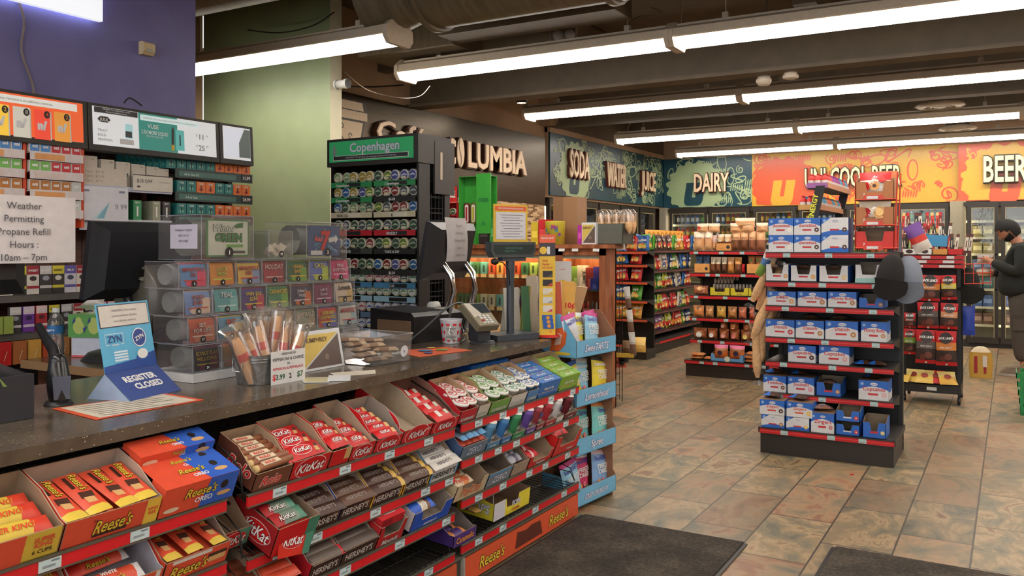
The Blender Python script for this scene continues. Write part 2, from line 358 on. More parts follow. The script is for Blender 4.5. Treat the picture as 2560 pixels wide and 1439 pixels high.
# cup graphic
m = MB(); yc = 5.64; O = (-5.12, 0, 0)
K, T_ = (34, 28, 22), (190, 168, 138)
def fl(pts, k, off): m.flat([(max(a, 5.46), b) for a, b in pts], k, O, UY, UZ, off)
fl([(yc - .45, 2.05), (yc + .33, 2.05), (yc + .45, 2.56), (yc + .5, 2.56), (yc + .5, 2.64), (yc + .44, 2.72), (yc - .6, 2.72), (yc - .6, 2.05)], K, .004)
fl([(yc - .44, 2.06), (yc + .31, 2.06), (yc + .42, 2.53), (yc - .55, 2.53)], T_, .006)
fl([(yc - .6, 2.55), (yc + .48, 2.55), (yc + .48, 2.625), (yc - .6, 2.625)], T_, .006)
fl([(yc - .6, 2.635), (yc + .43, 2.635), (yc + .41, 2.71), (yc - .6, 2.71)], T_, .006)
for i, ch in enumerate('TO CUP'):
    a = math.radians(78 - i * 12); 
    if ch != ' ': m.text(ch, (-5.1125, yc + .3 * math.cos(a), 2.19 + .29 * math.sin(a)), .05, K, (0, math.sin(a), -math.cos(a)), (0, math.cos(a), math.sin(a)), bold=.02)

for r_, k_, x_ in ((.22, K, .007), (.205, T_, .008)): fl([(yc - .02 + r_ * math.cos(j * PI / 14), 2.23 + r_ * math.sin(j * PI / 14)) for j in range(28)], k_, x_)
m.text('GS', (-5.11, yc + .04, 2.16), .17, K, UY, UZ, bold=.03)
tag(ob('cup_sign', m), 'beige paper cup graphic with curved lettering on the bronze panel', 'sign')

# ------------------------------------------------------------------ cooler banners
def doodles(m, o, ux, uy, W, Hh, k, n, seed, lo=.10, hi=.34, lw=.022):
    R = random.Random(seed)
    for i in range(n):
        cx, cy = R.uniform(.08, W - .08), R.uniform(.06, Hh - .06); s = R.uniform(lo, hi) * .5; t = R.randrange(6); a0 = R.uniform(0, 6.28); P = []
        if t == 0: P = [(s * (1 - u / 22) * math.cos(a0 + u * .5), s * (1 - u / 22) * math.sin(a0 + u * .5)) for u in range(20)]
        elif t == 1: P = [(s * math.sin(u * .37), s * 1.5 * (u / 16 - .5)) for u in range(17)]
        elif t == 2: P = [(s * .45 * math.cos(u / 15 * 6.6 + a0) , s * math.sin(u / 15 * 6.6 + a0)) for u in range(16)]
        elif t == 3: P = [(s * (u / 8 - .5), s * .5 * (u / 8) ** 2) for u in range(9)]
        elif t == 4: P = [(s * 1.3 * (u / 20 - .5) + s * .25 * math.cos(u * .8), s * .4 * math.sin(u * .8)) for u in range(21)]
        else:
            for q in range(6):
                m.rib([clampp((cx + q * .035 + u * .006, cy - .05 + u * .035), W, Hh) for u in range(4)], lw, k, o, ux, uy, .002 + .00001 * i)
            continue
        c, sn = math.cos(a0), math.sin(a0)
        m.rib([clampp((cx + x * c - y * sn, cy + x * sn + y * c), W, Hh) for x, y in P], lw, k, o, ux, uy, .002 + .00001 * i)
def clampp(p, W, Hh): return (min(max(p[0], .01), W - .01), min(max(p[1], .01), Hh - .01))
def gear(m, cx, cy, r, k, o, ux, uy, off, W, Hh, seed=1):
    R = random.Random(seed); P = []
    for i in range(64):
        a = 2 * PI * i / 64; rr = r * (1 + (.10 if (i // 2) % 2 else 0) + R.uniform(-.02, .02))
        P.append(clampp((cx + rr * math.cos(a) * 1.15, cy + rr * math.sin(a)), W, Hh))
    m.flat(P, k, o, ux, uy, off)
def ushape(m, cx, cy, w, h, k, hole, o, ux, uy, off):
    def s(x, y): return (cx + x * w + y * w * .18, cy + y * h)
    m.flat([s(-.5, .5), s(-.5, -.3), s(-.42, -.45), s(-.3, -.5), s(.3, -.5), s(.42, -.45), s(.5, -.3), s(.5, .5)], k, o, ux, uy, off)
    m.flat([s(-.1, .52), s(-.1, -.14), s(.08, -.14), s(.08, .52)], hole, o, ux, uy, off + .001)
def banner(o, ux, W, Hh, base, ink, blob, blobs, seed, n, label, ds=.02):
    o = Vector(o); ux = Vector(ux); nn = ux.cross(Vector(UZ)); m = MB()
    P = [o, o + ux * W, o + ux * W + Vector((0, 0, Hh)), o + Vector((0, 0, Hh))]
    m.prism(P, -nn * .02, base); doodles(m, o, ux, UZ, W, Hh, ink, n, seed, lw=ds)
    for (cx, cy, r, uc) in blobs:
        gear(m, cx, cy, r, blob, o, ux, UZ, .004, W, Hh, seed); ushape(m, cx - .02, cy - .12, r * .8, r * .95, uc, blob, o, ux, UZ, .005)
    return tag(ob('cooler_banner', m), label, 'banner', 'doodle patterned banners above the coolers')
TEAL, SAGE, YEL, ORG = (24, 66, 80, .35), (158, 178, 136, .4), (206, 160, 50, .3), (206, 84, 46, .3)
banner((-5.09, 9.68, 2.06), UY, 4.18, .8, TEAL, SAGE, SAGE, [(.72, .34, .38, TEAL)], 3, 130, 'dark teal doodle banner over the left wall coolers')
UX = (1, 0, 0)
xa, xb, xc = at(1880, 460, y=13.78).x, at(2397, 460, y=13.78).x, 3.5
banner((-5.08, 13.78, 2.04), UX, xa + 5.08, .82, TEAL, SAGE, SAGE, [(.55, .34, .4, TEAL)], 5, 60, 'teal doodle banner above the dairy cooler doors')
banner((xa, 13.78, 2.04), UX, xb - xa, .82, YEL, ORG, ORG, [(.5, .32, .42, YEL)], 8, 110, 'yellow and orange doodle banner above the beer coolers', .024)
banner((xb, 13.66, 2.04), UX, xc - xb, .8, ORG, YEL, YEL, [(.6, .3, .46, ORG)], 9, 90, 'orange and yellow doodle banner farther right behind the standing man', .024)
for t, a, b_, zc, hh in (('SODA', 1418, 1467, 410, .36), ('WATER', 1512, 1560, 437, .34), ('JUICE', 1598, 1633, 452, .3)):
    pa, pb = at(a, zc, x=-5.08), at(b_, zc, x=-5.08)
    wall_word(t, (pa.y + pb.y) / 2, (pa.z + pb.z) / 2 - hh / 2, hh, pb.y - pa.y, 'cream raised word %s on the left teal banner' % {'SODA': 'soda', 'WATER': 'water', 'JUICE': 'juice'}[t], x=-5.09, edge=(90, 36, 22), bold=.02)
def bw(t, a, b_, yc, hh, lab, y=13.76, edge=(90, 36, 22), face=(232, 205, 172)):
    pa, pb = at(a, yc, y=y), at(b_, yc, y=y)
    wall_word(t, 0, 0, hh, pb.x - pa.x, lab, ux=UX, o=((pa.x + pb.x) / 2, y, (pa.z + pb.z) / 2 - hh / 2), edge=edge, face=face, bold=.02)
bw('DAIRY', 1737, 1825, 455, .3, 'cream raised word dairy on the back wall teal banner')
bw('UNI-COOL BEER', 2012, 2256, 441, .3, 'large cream lettering above the beer coolers, partly hidden by the pastry display', edge=(40, 34, 24), face=(226, 214, 176))
bw('BEER', 2458, 2570, 420, .36, 'cream raised word beer at the right end of the back wall', y=13.62, edge=(40, 34, 24), face=(226, 214, 176))

# ------------------------------------------------------------------ light fixtures
def fixture_proto():
    r = thing('fluorescent_fixture', 'x', 'ceiling light'); L = 2.36; HW = (206, 190, 166, .5)
    m = MB(); S = [(-.13, .055), (-.06, .085), (-.06, .1), (.06, .1), (.06, .085), (.13, .055), (.142, .0), (.135, -.008), (0, .02), (-.135, -.008), (-.142, 0)]
    m.prism([(0, y, z) for y, z in S][::-1], (L, 0, 0), HW); ob('housing', m, r)
    for sg in (-1, 1):
        m = MB(); Q = [(.015, .012), (.128, -.008), (.118, -.032), (.085, -.048), (.035, -.042), (.015, -.03)]
        P = [(.02, y * sg, z) for y, z in Q]
        if sg > 0: P = P[::-1]
        m.prism(P, (L - .04, 0, 0), 'lamp_lens'); ob('lens', m, r)
    for x0, x1 in ((-.012, .022), (L - .022, L + .012)):
        m = MB(); P = [(x0, y, z) for y, z in [(-.15, -.02), (-.11, -.068), (.11, -.068), (.15, -.02), (.145, .05), (.07, .11), (-.07, .11), (-.145, .05)]]
        m.prism(P[::-1], (x1 - x0, 0, 0), HW); ob('end_cap', m, r)
    for x in (.35, L - .35):
        m = MB(); m.box((x - .02, -.02, .1), (x + .02, .02, .15), HW).tube([(x, 0, .15), (x, 0, .72)], .004, HW, 5); ob('hanger', m, r)
    return r
fp = fixture_proto()
rows = [(4.7, 2.86, [-6.01], 'over the green wall'), (5.79, 2.86, [-4.42, -2.04, .34, 2.72], 'in the nearest row'), (8.28, 2.86, [-4.62, -2.24, .14, 2.5], 'in the second row'),
        (10.87, 2.86, [-4.65, -2.27, .11, 2.5], 'in the third row'), (13.0, 2.86, [-4.55, -2.17, .2, 2.58], 'in the farthest row'),
        (3.2, 2.86, [-1.3, 1.1], 'above the candy counter'), (.7, 2.86, [-3.4, -1.0, 1.4], 'above the camera side'), (-1.8, 2.86, [-3.4, -1.0, 1.4], 'by the entrance')]
first = True
for y, z, xs, w in rows:
    for i, x in enumerate(xs):
        lab = 'white twin tube fluorescent ceiling light %s' % w + ('' if len(xs) == 1 else ', %s from its left end' % ORD[i])
        if first: fp.matrix_basis = Tr(x, y, z); fp['label'] = lab; fp['group'] = 'fluorescent fixtures'; first = False
        else: dup(fp, Tr(x, y, z), lab)
# ducts, vents, detectors
def cyl_x(m, x0, x1, y, z, r, k, n=20): m.lathe([(r, x0), (r, x1)], k, n, (0, y, z), 'x')
m = MB(); cyl_x(m, -3.4, 4.8, 4.75, 3.2, .31, 'duct_paint', 28)
for x in (-3.4, -2.1, -.8, .6, 2): m.lathe([(.31, 0), (.335, 0), (.335, .04), (.31, .04)], 'duct_paint', 28, (x, 4.75, 3.2), 'x')
m.disc((-3.4, 4.75, 3.2), .31, 'duct_paint', 28, (0, 0, 1), (0, 1, 0))
tag(ob('air_duct', m), 'wide round painted air duct running along the dark ceiling above the counter', 'duct')
m = MB(); m.lathe([(.33, -.1), (.22, .35)], 'duct_paint', 24, (-3.75, 4.75, 3.2), 'x'); cyl_x(m, -6.2, -3.75, 4.05, 3.25, .22, 'duct_paint'); 
tag(ob('air_duct', m), 'narrower round air duct in front of the green wall top', 'duct')
m = MB(); m.box((-4.7, 5.5, 2.98), (-3.75, 5.95, 3.3), 'duct_paint').box((-3.75, 5.3, 3.0), (-2.3, 5.6, 3.25), 'beam_paint')
tag(ob('air_duct', m), 'boxy dark green air duct beside the white pillar top', 'duct')
def ceiling_vent(x, y, r, label, z=2.9):
    t = thing('ceiling_vent', label, 'air vent', Tr(x, y, z)); V = (196, 182, 158)
    ob('rim', MB().lathe([(r * .9, .03), (r, .0), (r * .8, -.022), (r * .62, -.018), (r * .62, .01)], V, 26), t)
    ob('louver', MB().lathe([(r * .5, -.02), (r * .5, .0), (r * .36, -.02), (r * .36, -.01)], V, 22).lathe([(r * .26, -.015), (.001, -.03)], V, 22), t)
    ob('neck', MB().lathe([(r * .6, .0), (r * .6, .6)], 'duct_paint', 18), t)
ceiling_vent(-.69, 10.6, .26, 'round white ceiling air vent above the pastry rack aisle', 2.96); ceiling_vent(-.62, 12.7, .24, 'farther round ceiling vent between the last two light fixtures', 2.95)
for x, y, lab, s in ((-1.72, 6.95, 'round white smoke detector under the ceiling beam', 1), (-1.5, 6.9, 'flat cream detector beside the round smoke detector', .7)):
    ob('smoke_detector', MB().lathe([(.001, -.07 * s), (.045, -.068 * s), (.06, -.04), (.06, -.02), (.05, -.015), (.05, 0)], (214, 200, 178), 18)).matrix_basis = Tr(x, y, 2.77); tag(COL.objects[-1], lab, 'smoke detector')
sp = at(1304, 258, z=2.8); t = thing('spot_lamp', 'small black cylinder spotlight hanging before the tan wall', 'lamp', Tr(sp.x, sp.y, 2.8))
ob('shade', MB().lathe([(.05, 0), (.055, 0), (.055, .14), (.001, .14)], BLACK, 16), t); ob('bulb', MB().disc((0, 0, .005), .048, 'case_lamp', 14, (1, 0, 0), (0, -1, 0)), t); ob('stem', MB().tube([(0, 0, .14), (0, 0, .75)], .008, BLACK), t)
t = thing('emergency_light', 'clear plastic covered emergency light under the duct', 'lamp', Tr(*at(1412, 92, y=6.2)) @ Rz(15))
ob('body', MB().box((-.09, -.02, -.05), (.09, .05, .06), (130, 116, 100)).box((-.02, .0, .06), (.02, .03, .62), BLACK), t)
for x in (-.05, .05): ob('lamp_head', MB().lathe([(.001, -.05), (.035, -.05), (.04, -.02), (.04, 0)], (190, 180, 165), 14, (x, -.02, .01), 'y'), t)
ob('cover', MB().box((-.11, -.09, -.07), (.11, .0, .08), 'clear_plastic'), t)
t = thing('security_camera', 'white bullet security camera on the pillar edge', 'camera', Tr(-4.82, 5.37, 2.74))
ob('mount', MB().lathe([(.04, 0), (.04, .02)], WHITE, 12, (0, 0, 0), 'x'), t); ob('body', MB().lathe([(.001, .02), (.035, .02), (.035, .09), (.04, .1), (.04, .13)], WHITE, 14, (0, 0, 0), 'x').disc((.13, 0, 0), .036, BLACK, 14, (0, 1, 0), (0, 0, 1)), t)
# wires
def wire(pts, r, k, label, n=24, name='cable'):
    P = [Vector(p) for p in pts]; Q = []
    for i in range(len(P) - 1):
        a = P[max(i - 1, 0)]; b = P[i]; c = P[i + 1]; d = P[min(i + 2, len(P) - 1)]; s = max(3, n // (len(P) - 1))
        for j in range(s):
            t = j / s; Q.append(.5 * ((2 * b) + (c - a) * t + (2 * a - 5 * b + 4 * c - d) * t * t + (3 * b - a - 3 * c + d) * t ** 3))
    Q.append(P[-1]); return tag(ob(name, MB().tube(Q, r, k, 5)), label, 'cable')
wire([at(862, 180, y=5.3), at(920, 225, y=5), at(1000, 245, y=5.2), at(1050, 240, y=5.6), at(1075, 215, y=5.79)], .004, (90, 74, 58), 'thin wire drooping from the pillar to the nearest light')
wire([at(858, 215, x=-4.75), at(930, 217, x=-5.0), at(1008, 212, x=-5.05)], .007, BLACK, 'straight black cable from the security camera to the ceiling beam')
wire([at(1700, 105, y=5.79), at(1706, 0, y=5.79)], .003, (150, 132, 108), 'thin hanging wire beside the joint of the nearest lights')
wire([at(1912, 95, y=5.9), at(1918, 0, y=5.9)], .008, (100, 86, 66), 'slightly bent rod above the nearest light row')
wire([at(1575, 98, y=5.79), at(1572, 60, y=5.79), at(1600, 42, y=5.79), at(1640, 40, y=5.79), at(1650, 28, y=5.79), at(1630, 20, y=5.79)], .006, (120, 104, 84), 'pale power cord curling above the nearest light row')
wire([at(1566, 345, y=10.8), at(1570, 320, y=10.8), at(1578, 305, y=10.8)], .006, (170, 150, 124), 'short pale cord above the left end of the third light row')
wire([at(620, 75, y=5.2), at(700, 82, y=5.2), at(780, 65, y=5.2), at(836, 30, y=5.2)], .006, BLACK, 'thin black cable sagging across the top of the green wall')
# ------------------------------------------------------------------ makers of goods (all with base at local z=0, front towards local -y)
def zone(zs):
    def f(v):
        k = zs[0][1]
        for a, c in zs:
            if v >= a: k = c
        return k
    return f
def pouch_mb(w, h, t, zs, texts=(), arts=(), nu=7, nv=9, seal=.06, flat_bottom=False, seed=0):
    """pillow bag standing up"""
    R = random.Random(seed); j = [[R.uniform(-1, 1) for _ in range(nu + 1)] for _ in range(nv + 1)]; z = zone(zs)
    def th(u, v):
        a = max(0, 1 - abs(2 * u - 1) ** 2.6); lo = 1 if flat_bottom else min(1, max(0, v - seal * .5) / .16) ** .6
        b = lo * min(1, max(0, 1 - seal - v) / .3) ** .6
        return t / 2 * a * b
    def wd(u, v): return (u - .5) * w * (1 - .07 * math.sin(PI * v))
    m = MB()
    for sg in (-1, 1):
        def fn(u, v, sg=sg):
            q = th(u, v); jj = j[int(round(v * nv))][int(round(u * nu))]
            return (wd(u, v), sg * q + (.08 * t * jj if 0 < u < 1 and q > 0 else 0) + sg * .0004, v * h)
        m.grid((lambda u, v, fn=fn, sg=sg: fn(u if sg < 0 else 1 - u, v)), nu, nv, None, True, kf=lambda u, v: z(v))
    def cf(p): u = p.x / w + .5; v = p.z / h; return Vector((p.x, -th(min(max(u, 0), 1), min(max(v, 0), 1)) - .1 * t - .0015, p.z))
    for (u, v, r, k) in arts:
        m.add([cf(Vector(((u - .5) * w + r * w * math.cos(a * PI / 6), 0, v * h + r * w * math.sin(a * PI / 6)))) for a in range(12)], [tuple(range(12))], k)
    for tx in texts:
        s, v, hh, k = tx[:4]; bold = tx[4] if len(tx) > 4 else .02; wf = tx[5] if len(tx) > 5 else .8; tilt = tx[6] if len(tx) > 6 else 0
        q = MB(); a = math.radians(tilt); q.text(s, (0, 0, v * h), hh, k, (math.cos(a), 0, math.sin(a)), (-math.sin(a), 0, math.cos(a)), bold=bold, maxw=w * wf)
        if q.v: m.add([cf(p) + Vector((0, -.0008, 0)) for p in q.v], q.f, k)
    return m
def bar_mb(L, w, t, zs, text=None, tk=WHITE, nu=8, nv=4, hh=None, bold=.02, tx=.5, round_=False, arts=()):
    """wrapped bar lying on its back: long along x, text on top"""
    z = zone(zs); m = MB()
    def th(u, v):
        e = min(1, max(0, u - .05) / .07, max(0, .95 - u) / .07)
        return t / 2 * e * (max(0, 1 - abs(2 * v - 1) ** (2 if round_ else 6)) ** .5)
    for sg in (1, -1):
        m.grid(lambda u, v, sg=sg: (u * L, (v if sg > 0 else 1 - v) * w - w / 2, t / 2 + sg * (th(u, v) + .0003)), nu, nv, None, True, kf=lambda u, v: z(u))
    for (u, v, a, b, k) in arts:
        m.poly([(u * L - a, v * w - w / 2 - b, t + .0006), (u * L + a, v * w - w / 2 - b, t + .0006), (u * L + a, v * w - w / 2 + b, t + .0006), (u * L - a, v * w - w / 2 + b, t + .0006)], k)
    if text: m.text(text, (L * tx, -(hh or w * .5) / 2, t + .001), hh or w * .5, tk, (1, 0, 0), (0, 1, 0), bold=bold, maxw=L * .66)
    return m
def carton_mb(W, D, Hb, Hf, out, inn=CARD, side=None, texts=(), stexts=(), lip=None, arts=(), cut=.55, notch=None, panels=()):
    """display tray: high back, cut down front; texts: (s,x frac,z frac,h,key,bold,width frac,shear)"""
    m = MB(); side = side or out; t = .003
    m.box((0, 0, 0), (W, D, t), out, top=inn)
    if notch: m.prism([(0, t, 0), (W, t, 0), (W, t, Hf), (W * (1 - notch), t, Hf), (W * (1 - notch) - .012, t, Hf * .45), (W * notch + .012, t, Hf * .45), (W * notch, t, Hf), (0, t, Hf)][::-1], (0, -t, 0), inn, out)
    else: m.box((0, 0, 0), (W, t, Hf), inn, front=out, top=CARD)
    m.box((0, D - t, 0), (W, D, Hb), inn, back=out, top=CARD)
    prof = [(0, 0), (D, 0), (D, Hb), (D * cut, Hb), (D * .12, Hf), (0, Hf)]
    m.prism([(t, y, z) for y, z in prof], (-t, 0, 0), inn, side)
    m.prism([(W - t, y, z) for y, z in prof][::-1], (t, 0, 0), inn, side)
    for (x0, z0, x1, z1, k) in panels: m.poly([(W * x0, -.0005, Hf * z0), (W * x1, -.0005, Hf * z0), (W * x1, -.0005, Hf * z1), (W * x0, -.0005, Hf * z1)], k)
    for (x, z, r, k) in arts: m.disc((W * x, -.0008, Hf * z), r, k, 14, (1, 0, 0), (0, 0, 1))
    for tx in texts:
        s, x, z, h, k = tx[:5]; m.text(s, (W * x, 0, Hf * z), h, k, bold=tx[5] if len(tx) > 5 else .02, maxw=W * (tx[6] if len(tx) > 6 else .9), shear=tx[7] if len(tx) > 7 else 0, off=.0014)
    for tx in stexts:   # on the left side, read from outside
        s, y, z, h, k = tx[:5]; m.text(s, (0, D * y, Hb * z), h, k, (0, -1, 0), (0, 0, 1), bold=.03, maxw=D * .8, off=.0014)
    return m
def box_mb(W, D, H_, k, top=None, side=None, texts=(), arts=(), panels=(), ttexts=(), stexts=()):
    m = MB(); m.box((0, 0, 0), (W, D, H_), k, top=top or k, left=side or k, right=side or k)
    for p in panels: m.poly([(W * x, -.0006, H_ * z) for x, z in p[0]], p[1])
    for (x, z, r, kk) in arts: m.disc((W * x, -.001, H_ * z), r, kk, 14, (1, 0, 0), (0, 0, 1))
    for tx in texts: m.text(tx[0], (W * tx[1], 0, H_ * tx[2]), tx[3], tx[4], bold=tx[5] if len(tx) > 5 else .02, maxw=W * .9, shear=tx[6] if len(tx) > 6 else 0, off=.0016)
    for tx in ttexts: m.text(tx[0], (W * tx[1], D * tx[2], H_), tx[3], tx[4], (1, 0, 0), (0, 1, 0), bold=.02, maxw=W * .9, off=.001)
    for tx in stexts: m.text(tx[0], (W, D * tx[1], H_ * tx[2]), tx[3], tx[4], (0, 1, 0), (0, 0, 1), bold=.02, maxw=D * .9, off=.001)
    return m
def bottle_mb(r, h, body, label=None, cap=WHITE, n=9, l0=.3, l1=.62):
    m = MB(); P = [(.001, 0), (r, .01 * h), (r, l0 * h), (r, l1 * h), (r * .92, .7 * h), (r * .4, .87 * h), (r * .38, .9 * h), (r * .42, .9 * h), (r * .42, h), (.001, h)]
    ks = [body, body, label or body, body, body, body, cap, cap, cap]
    return m.lathe(P, body, n, kf=lambda i: ks[i])
def put(name, mb, label, cat, F, group=None, kind=None): return tag(ob(name, mb, F=F), label, cat, group, kind)

def rail_mb(W, z0, z1, y=0, tags=(), base=RED, flip=False):
    m = MB(); m.box((0, y - .012, z0), (W, y, z1), base).box((0, y - .016, z1 - .004), (W, y, z1 + .002), DK).box((0, y - .013, z0 - .003), (W, y, z0), DK)
    m.box((0, y - .0135, (z0 + z1) / 2 - .002), (W, y - .012, (z0 + z1) / 2 + .001), (228, 90, 90))
    for a in tags:
        m.box((W * a - .024, y - .0145, z0 + .002), (W * a + .024, y - .012, z1 - .005), (176, 204, 204))
        m.box((W * a - .016, y - .015, z0 + .008), (W * a + .014, y - .0144, z0 + .011), (110, 128, 130))
    return m
def gondola(F, W, shelves, depth, bh, label, back_h, post=True, base_front=0, top_tags=None, tags=None, rail=RED, bottom_depth=None, shelf_front=.16, group=None, name='store_shelf', holes=True):
    """one sided shelving: local x along the front, y going back, z up. shelves: list of (z, width)"""
    t = thing(name, label, 'store shelf', F, group); D = base_front + (bottom_depth or depth + shelf_front)
    ob('base', MB().box((0, base_front + .01, 0), (W, D, bh - .015), DK, front=(40, 33, 26)).box((-.012, base_front - .004, bh - .035), (W + .012, D, bh), (46, 42, 38)), t)
    m = MB(); m.box((.01, D - .03, bh), (W - .01, D, back_h), (26, 24, 22)); ob('back_panel', m, t)
    if post:
        for x in (0, W - .03):
            m = MB(); m.box((x, D - .045, 0), (x + .03, D + .012, back_h + .01), (30, 28, 26))
            if holes:
                for q in range(int(back_h / .05)): m.box((x + .0295, D - .03, .05 + q * .05), (x + .0306, D - .022, .075 + q * .05), (120, 110, 96))
            ob('post', m, t)
    for i, (z, w) in enumerate(shelves):
        y0 = base_front if i == 0 else shelf_front
        if i: 
            m = MB(); m.box((0, y0, z - .022), (w, D - .03, z), (36, 33, 30)).prism([(0, y0 + .03, z - .022), (0, D - .03, z - .022), (0, D - .03, z - .08)], (.003, 0, 0), DK).prism([(w - .003, y0 + .03, z - .022), (w - .003, D - .03, z - .022), (w - .003, D - .03, z - .08)], (.003, 0, 0), DK)
            s = ob('shelf', m, t)
        else: s = t
        rr = random.Random(i * 7 + int(W * 100)); n = max(2, int(w / .22)); tg = [(k + .5) / n + rr.uniform(-.06, .06) for k in range(n)]
        ob('price_rail', rail_mb(w, z - .037, z - .002, y0, tg if tags is None else tags[i], rail), s if i == 0 else s)
    return t
# ------------------------------------------------------------------ coolers with glass doors
CF, CB = (42, 36, 30, .4), (150, 140, 116)
def cooler_bank(F, doors, label, z1=2.02, deep=.55, zmin=1.2, seed=0, shelves=(.3, .55, .8, 1.05, 1.29, 1.52, 1.75), where='', pal=None):
    """local x along the front, y into the cooler"""
    t = thing('drinks_cooler', label, 'cooler', F, 'glass door coolers'); x0, x1 = doors[0][0] - .05, doors[-1][1] + .05
    m = MB(); m.box((x0, .06, 0), (x1, deep, .1), CF).box((x0, .06, z1 - .06), (x1, deep, z1), CF).box((x0, deep - .02, .1), (x1, deep, z1 - .06), CB).box((x0, .06, .1), (x0 + .02, deep, z1 - .06), CB).box((x1 - .02, .06, .1), (x1, deep, z1 - .06), CB)
    ob('cabinet', m, t)
    for i, (a, b) in enumerate(doors):
        d = ob('door_frame', MB().box((a, 0, .06), (a + .05, .05, z1), CF).box((b - .05, 0, .06), (b, .05, z1), CF).box((a + .05, 0, .06), (b - .05, .05, .14), CF).box((a + .05, 0, z1 - .08), (b - .05, .05, z1), CF)
               .box((a + .05, .005, z1 - .09), (b - .05, .012, z1 - .08), (196, 180, 130)).box((a + .05, .005, .14), (a + .056, .012, z1 - .09), (196, 180, 130)).box((b - .056, .005, .14), (b - .05, .012, z1 - .09), (196, 180, 130)), t)
        ob('glass_pane', MB().box((a + .05, .02, .14), (b - .05, .026, z1 - .08), 'glass'), d)
        ob('handle', MB().box((b - .035, -.035, .8), (b - .02, -.02, 1.3), BLACK).box((b - .035, -.035, .8), (b - .02, 0, .82), BLACK).box((b - .035, -.035, 1.28), (b - .02, 0, 1.3), BLACK), d)
        ob('lamp_strip', MB().box((a + .005, .07, .2), (a + .03, .085, z1 - .1), 'cooler_lamp'), t)
    for z in shelves:
        ob('cooler_shelf', MB().box((x0 + .02, .12, z - .012), (x1 - .02, deep - .03, z), (176, 170, 150)).box((x0 + .02, .115, z - .02), (x1 - .02, .12, z + .014), (206, 200, 176)), t)
    return t
BP = [((196, 60, 40), (230, 200, 60), (200, 40, 40)), ((60, 110, 60), (90, 160, 80), WHITE), ((220, 200, 70), (90, 140, 60), (220, 180, 40)), ((40, 40, 44), (150, 150, 152), (60, 60, 62)),
      ((60, 110, 180), (210, 220, 230), (40, 80, 170)), ((190, 190, 190), (220, 220, 215), (200, 40, 50)), ((120, 60, 30), (190, 150, 60), (190, 160, 60)), ((220, 120, 50), (230, 190, 90), (60, 130, 60))]
CN = ['red and yellow', 'green', 'yellow and green', 'black and silver', 'blue and white', 'silver white', 'brown amber', 'orange']
_bot = {}
def bottle_proto(c, h):
    if (c, h) not in _bot: _bot[(c, h)] = bottle_mb(.029, h, BP[c][0], BP[c][1], BP[c][2], 8).mesh('drink_bottle')
    return _bot[(c, h)]
def stock(F, doors, zs, seed, where, step=.082, y=.17):
    R = random.Random(seed)
    for di, (a, b) in enumerate(doors):
        for z in zs:
            n = int((b - a - .1) / step); c = R.randrange(8); sn = {1.75: 'top', 1.52: 'second', 1.29: 'third', 1.05: 'fourth', .8: 'fifth', .55: 'sixth', .3: 'bottom'}[z]
            for k in range(n):
                if R.random() < .3: c = R.randrange(8)
                put('drink_bottle', bottle_proto(c, .2), '%s drink bottle on the %s shelf behind the %s %s door' % (CN[c], sn, ORD[di], where), 'bottle', F @ Tr(a + .06 + (k + .5) * step, y + R.uniform(0, .03), z), 'cooler bottles')
FB = Tr(0, 13.68, 0); DB = [(-4.95, -4.3), (-4.27, -3.62), (-3.55, -2.9), (-2.85, -2.2), (-2.15, -1.5), (-1.45, -.78)]
cooler_bank(FB, DB, 'long glass door drinks cooler under the dairy and beer banners on the back wall')
stock(FB, DB, (1.75, 1.52, 1.29), 4, 'back wall cooler')
FL = Tr(-5.12, 0, 0) @ Rz(90); DL = [(9.72, 10.45), (10.5, 11.22), (11.27, 12.0), (12.05, 12.77), (12.82, 13.5)]
cooler_bank(FL, DL, 'glass door soda cooler along the left wall under the teal banner')
stock(FL, DL[1:], (1.75, 1.52, 1.29), 6, 'left wall cooler')
FR = Tr(0, 13.52, 0); DR = [(-.54, -.16), (-.13, .62), (.65, 1.4), (1.45, 2.2), (2.25, 3.0)]
cooler_bank(FR, DR, 'dark framed glass door beer cooler behind the standing man')
struct('wall_back_pier', MB().box((-.76, 13.6, 0), (-.56, 14.28, 2.04), (150, 142, 120)))
struct('wall_corner_pier', MB().box((-5.1, 13.62, 0), (-4.99, 14.28, 2.04), (150, 142, 126)))
R = random.Random(5)
for di, (a, b) in enumerate(DR[:2]):
    for zi, z in enumerate((1.52, 1.29, 1.05, .8, .55, .3)):
        n = 2 if di == 0 else 4; w = (b - a - .12) / n
        for k in range(n):
            c = [(150, 140, 90), (156, 144, 98), (70, 84, 120), (58, 92, 98), (62, 86, 140), (90, 60, 50)][(zi + (k if di else 0)) % 6]
            put('beer_case', box_mb(w - .01, .22, .17, c, panels=[([(.1, .35), (.9, .35), (.9, .7), (.1, .7)], tuple(min(255, x + 60) for x in c))]), '%s multipack of beer %s on shelf %s of the %s right hand cooler' % (['tan', 'khaki', 'navy', 'teal', 'blue', 'brown'][(zi + (k if di else 0)) % 6], ['left', 'second', 'third', 'right'][k if n == 4 else k * 3], ['one', 'two', 'three', 'four', 'five', 'six'][zi], ORD[di]), 'beer case', FR @ Tr(a + .06 + k * w, .16, z), 'beer cases')

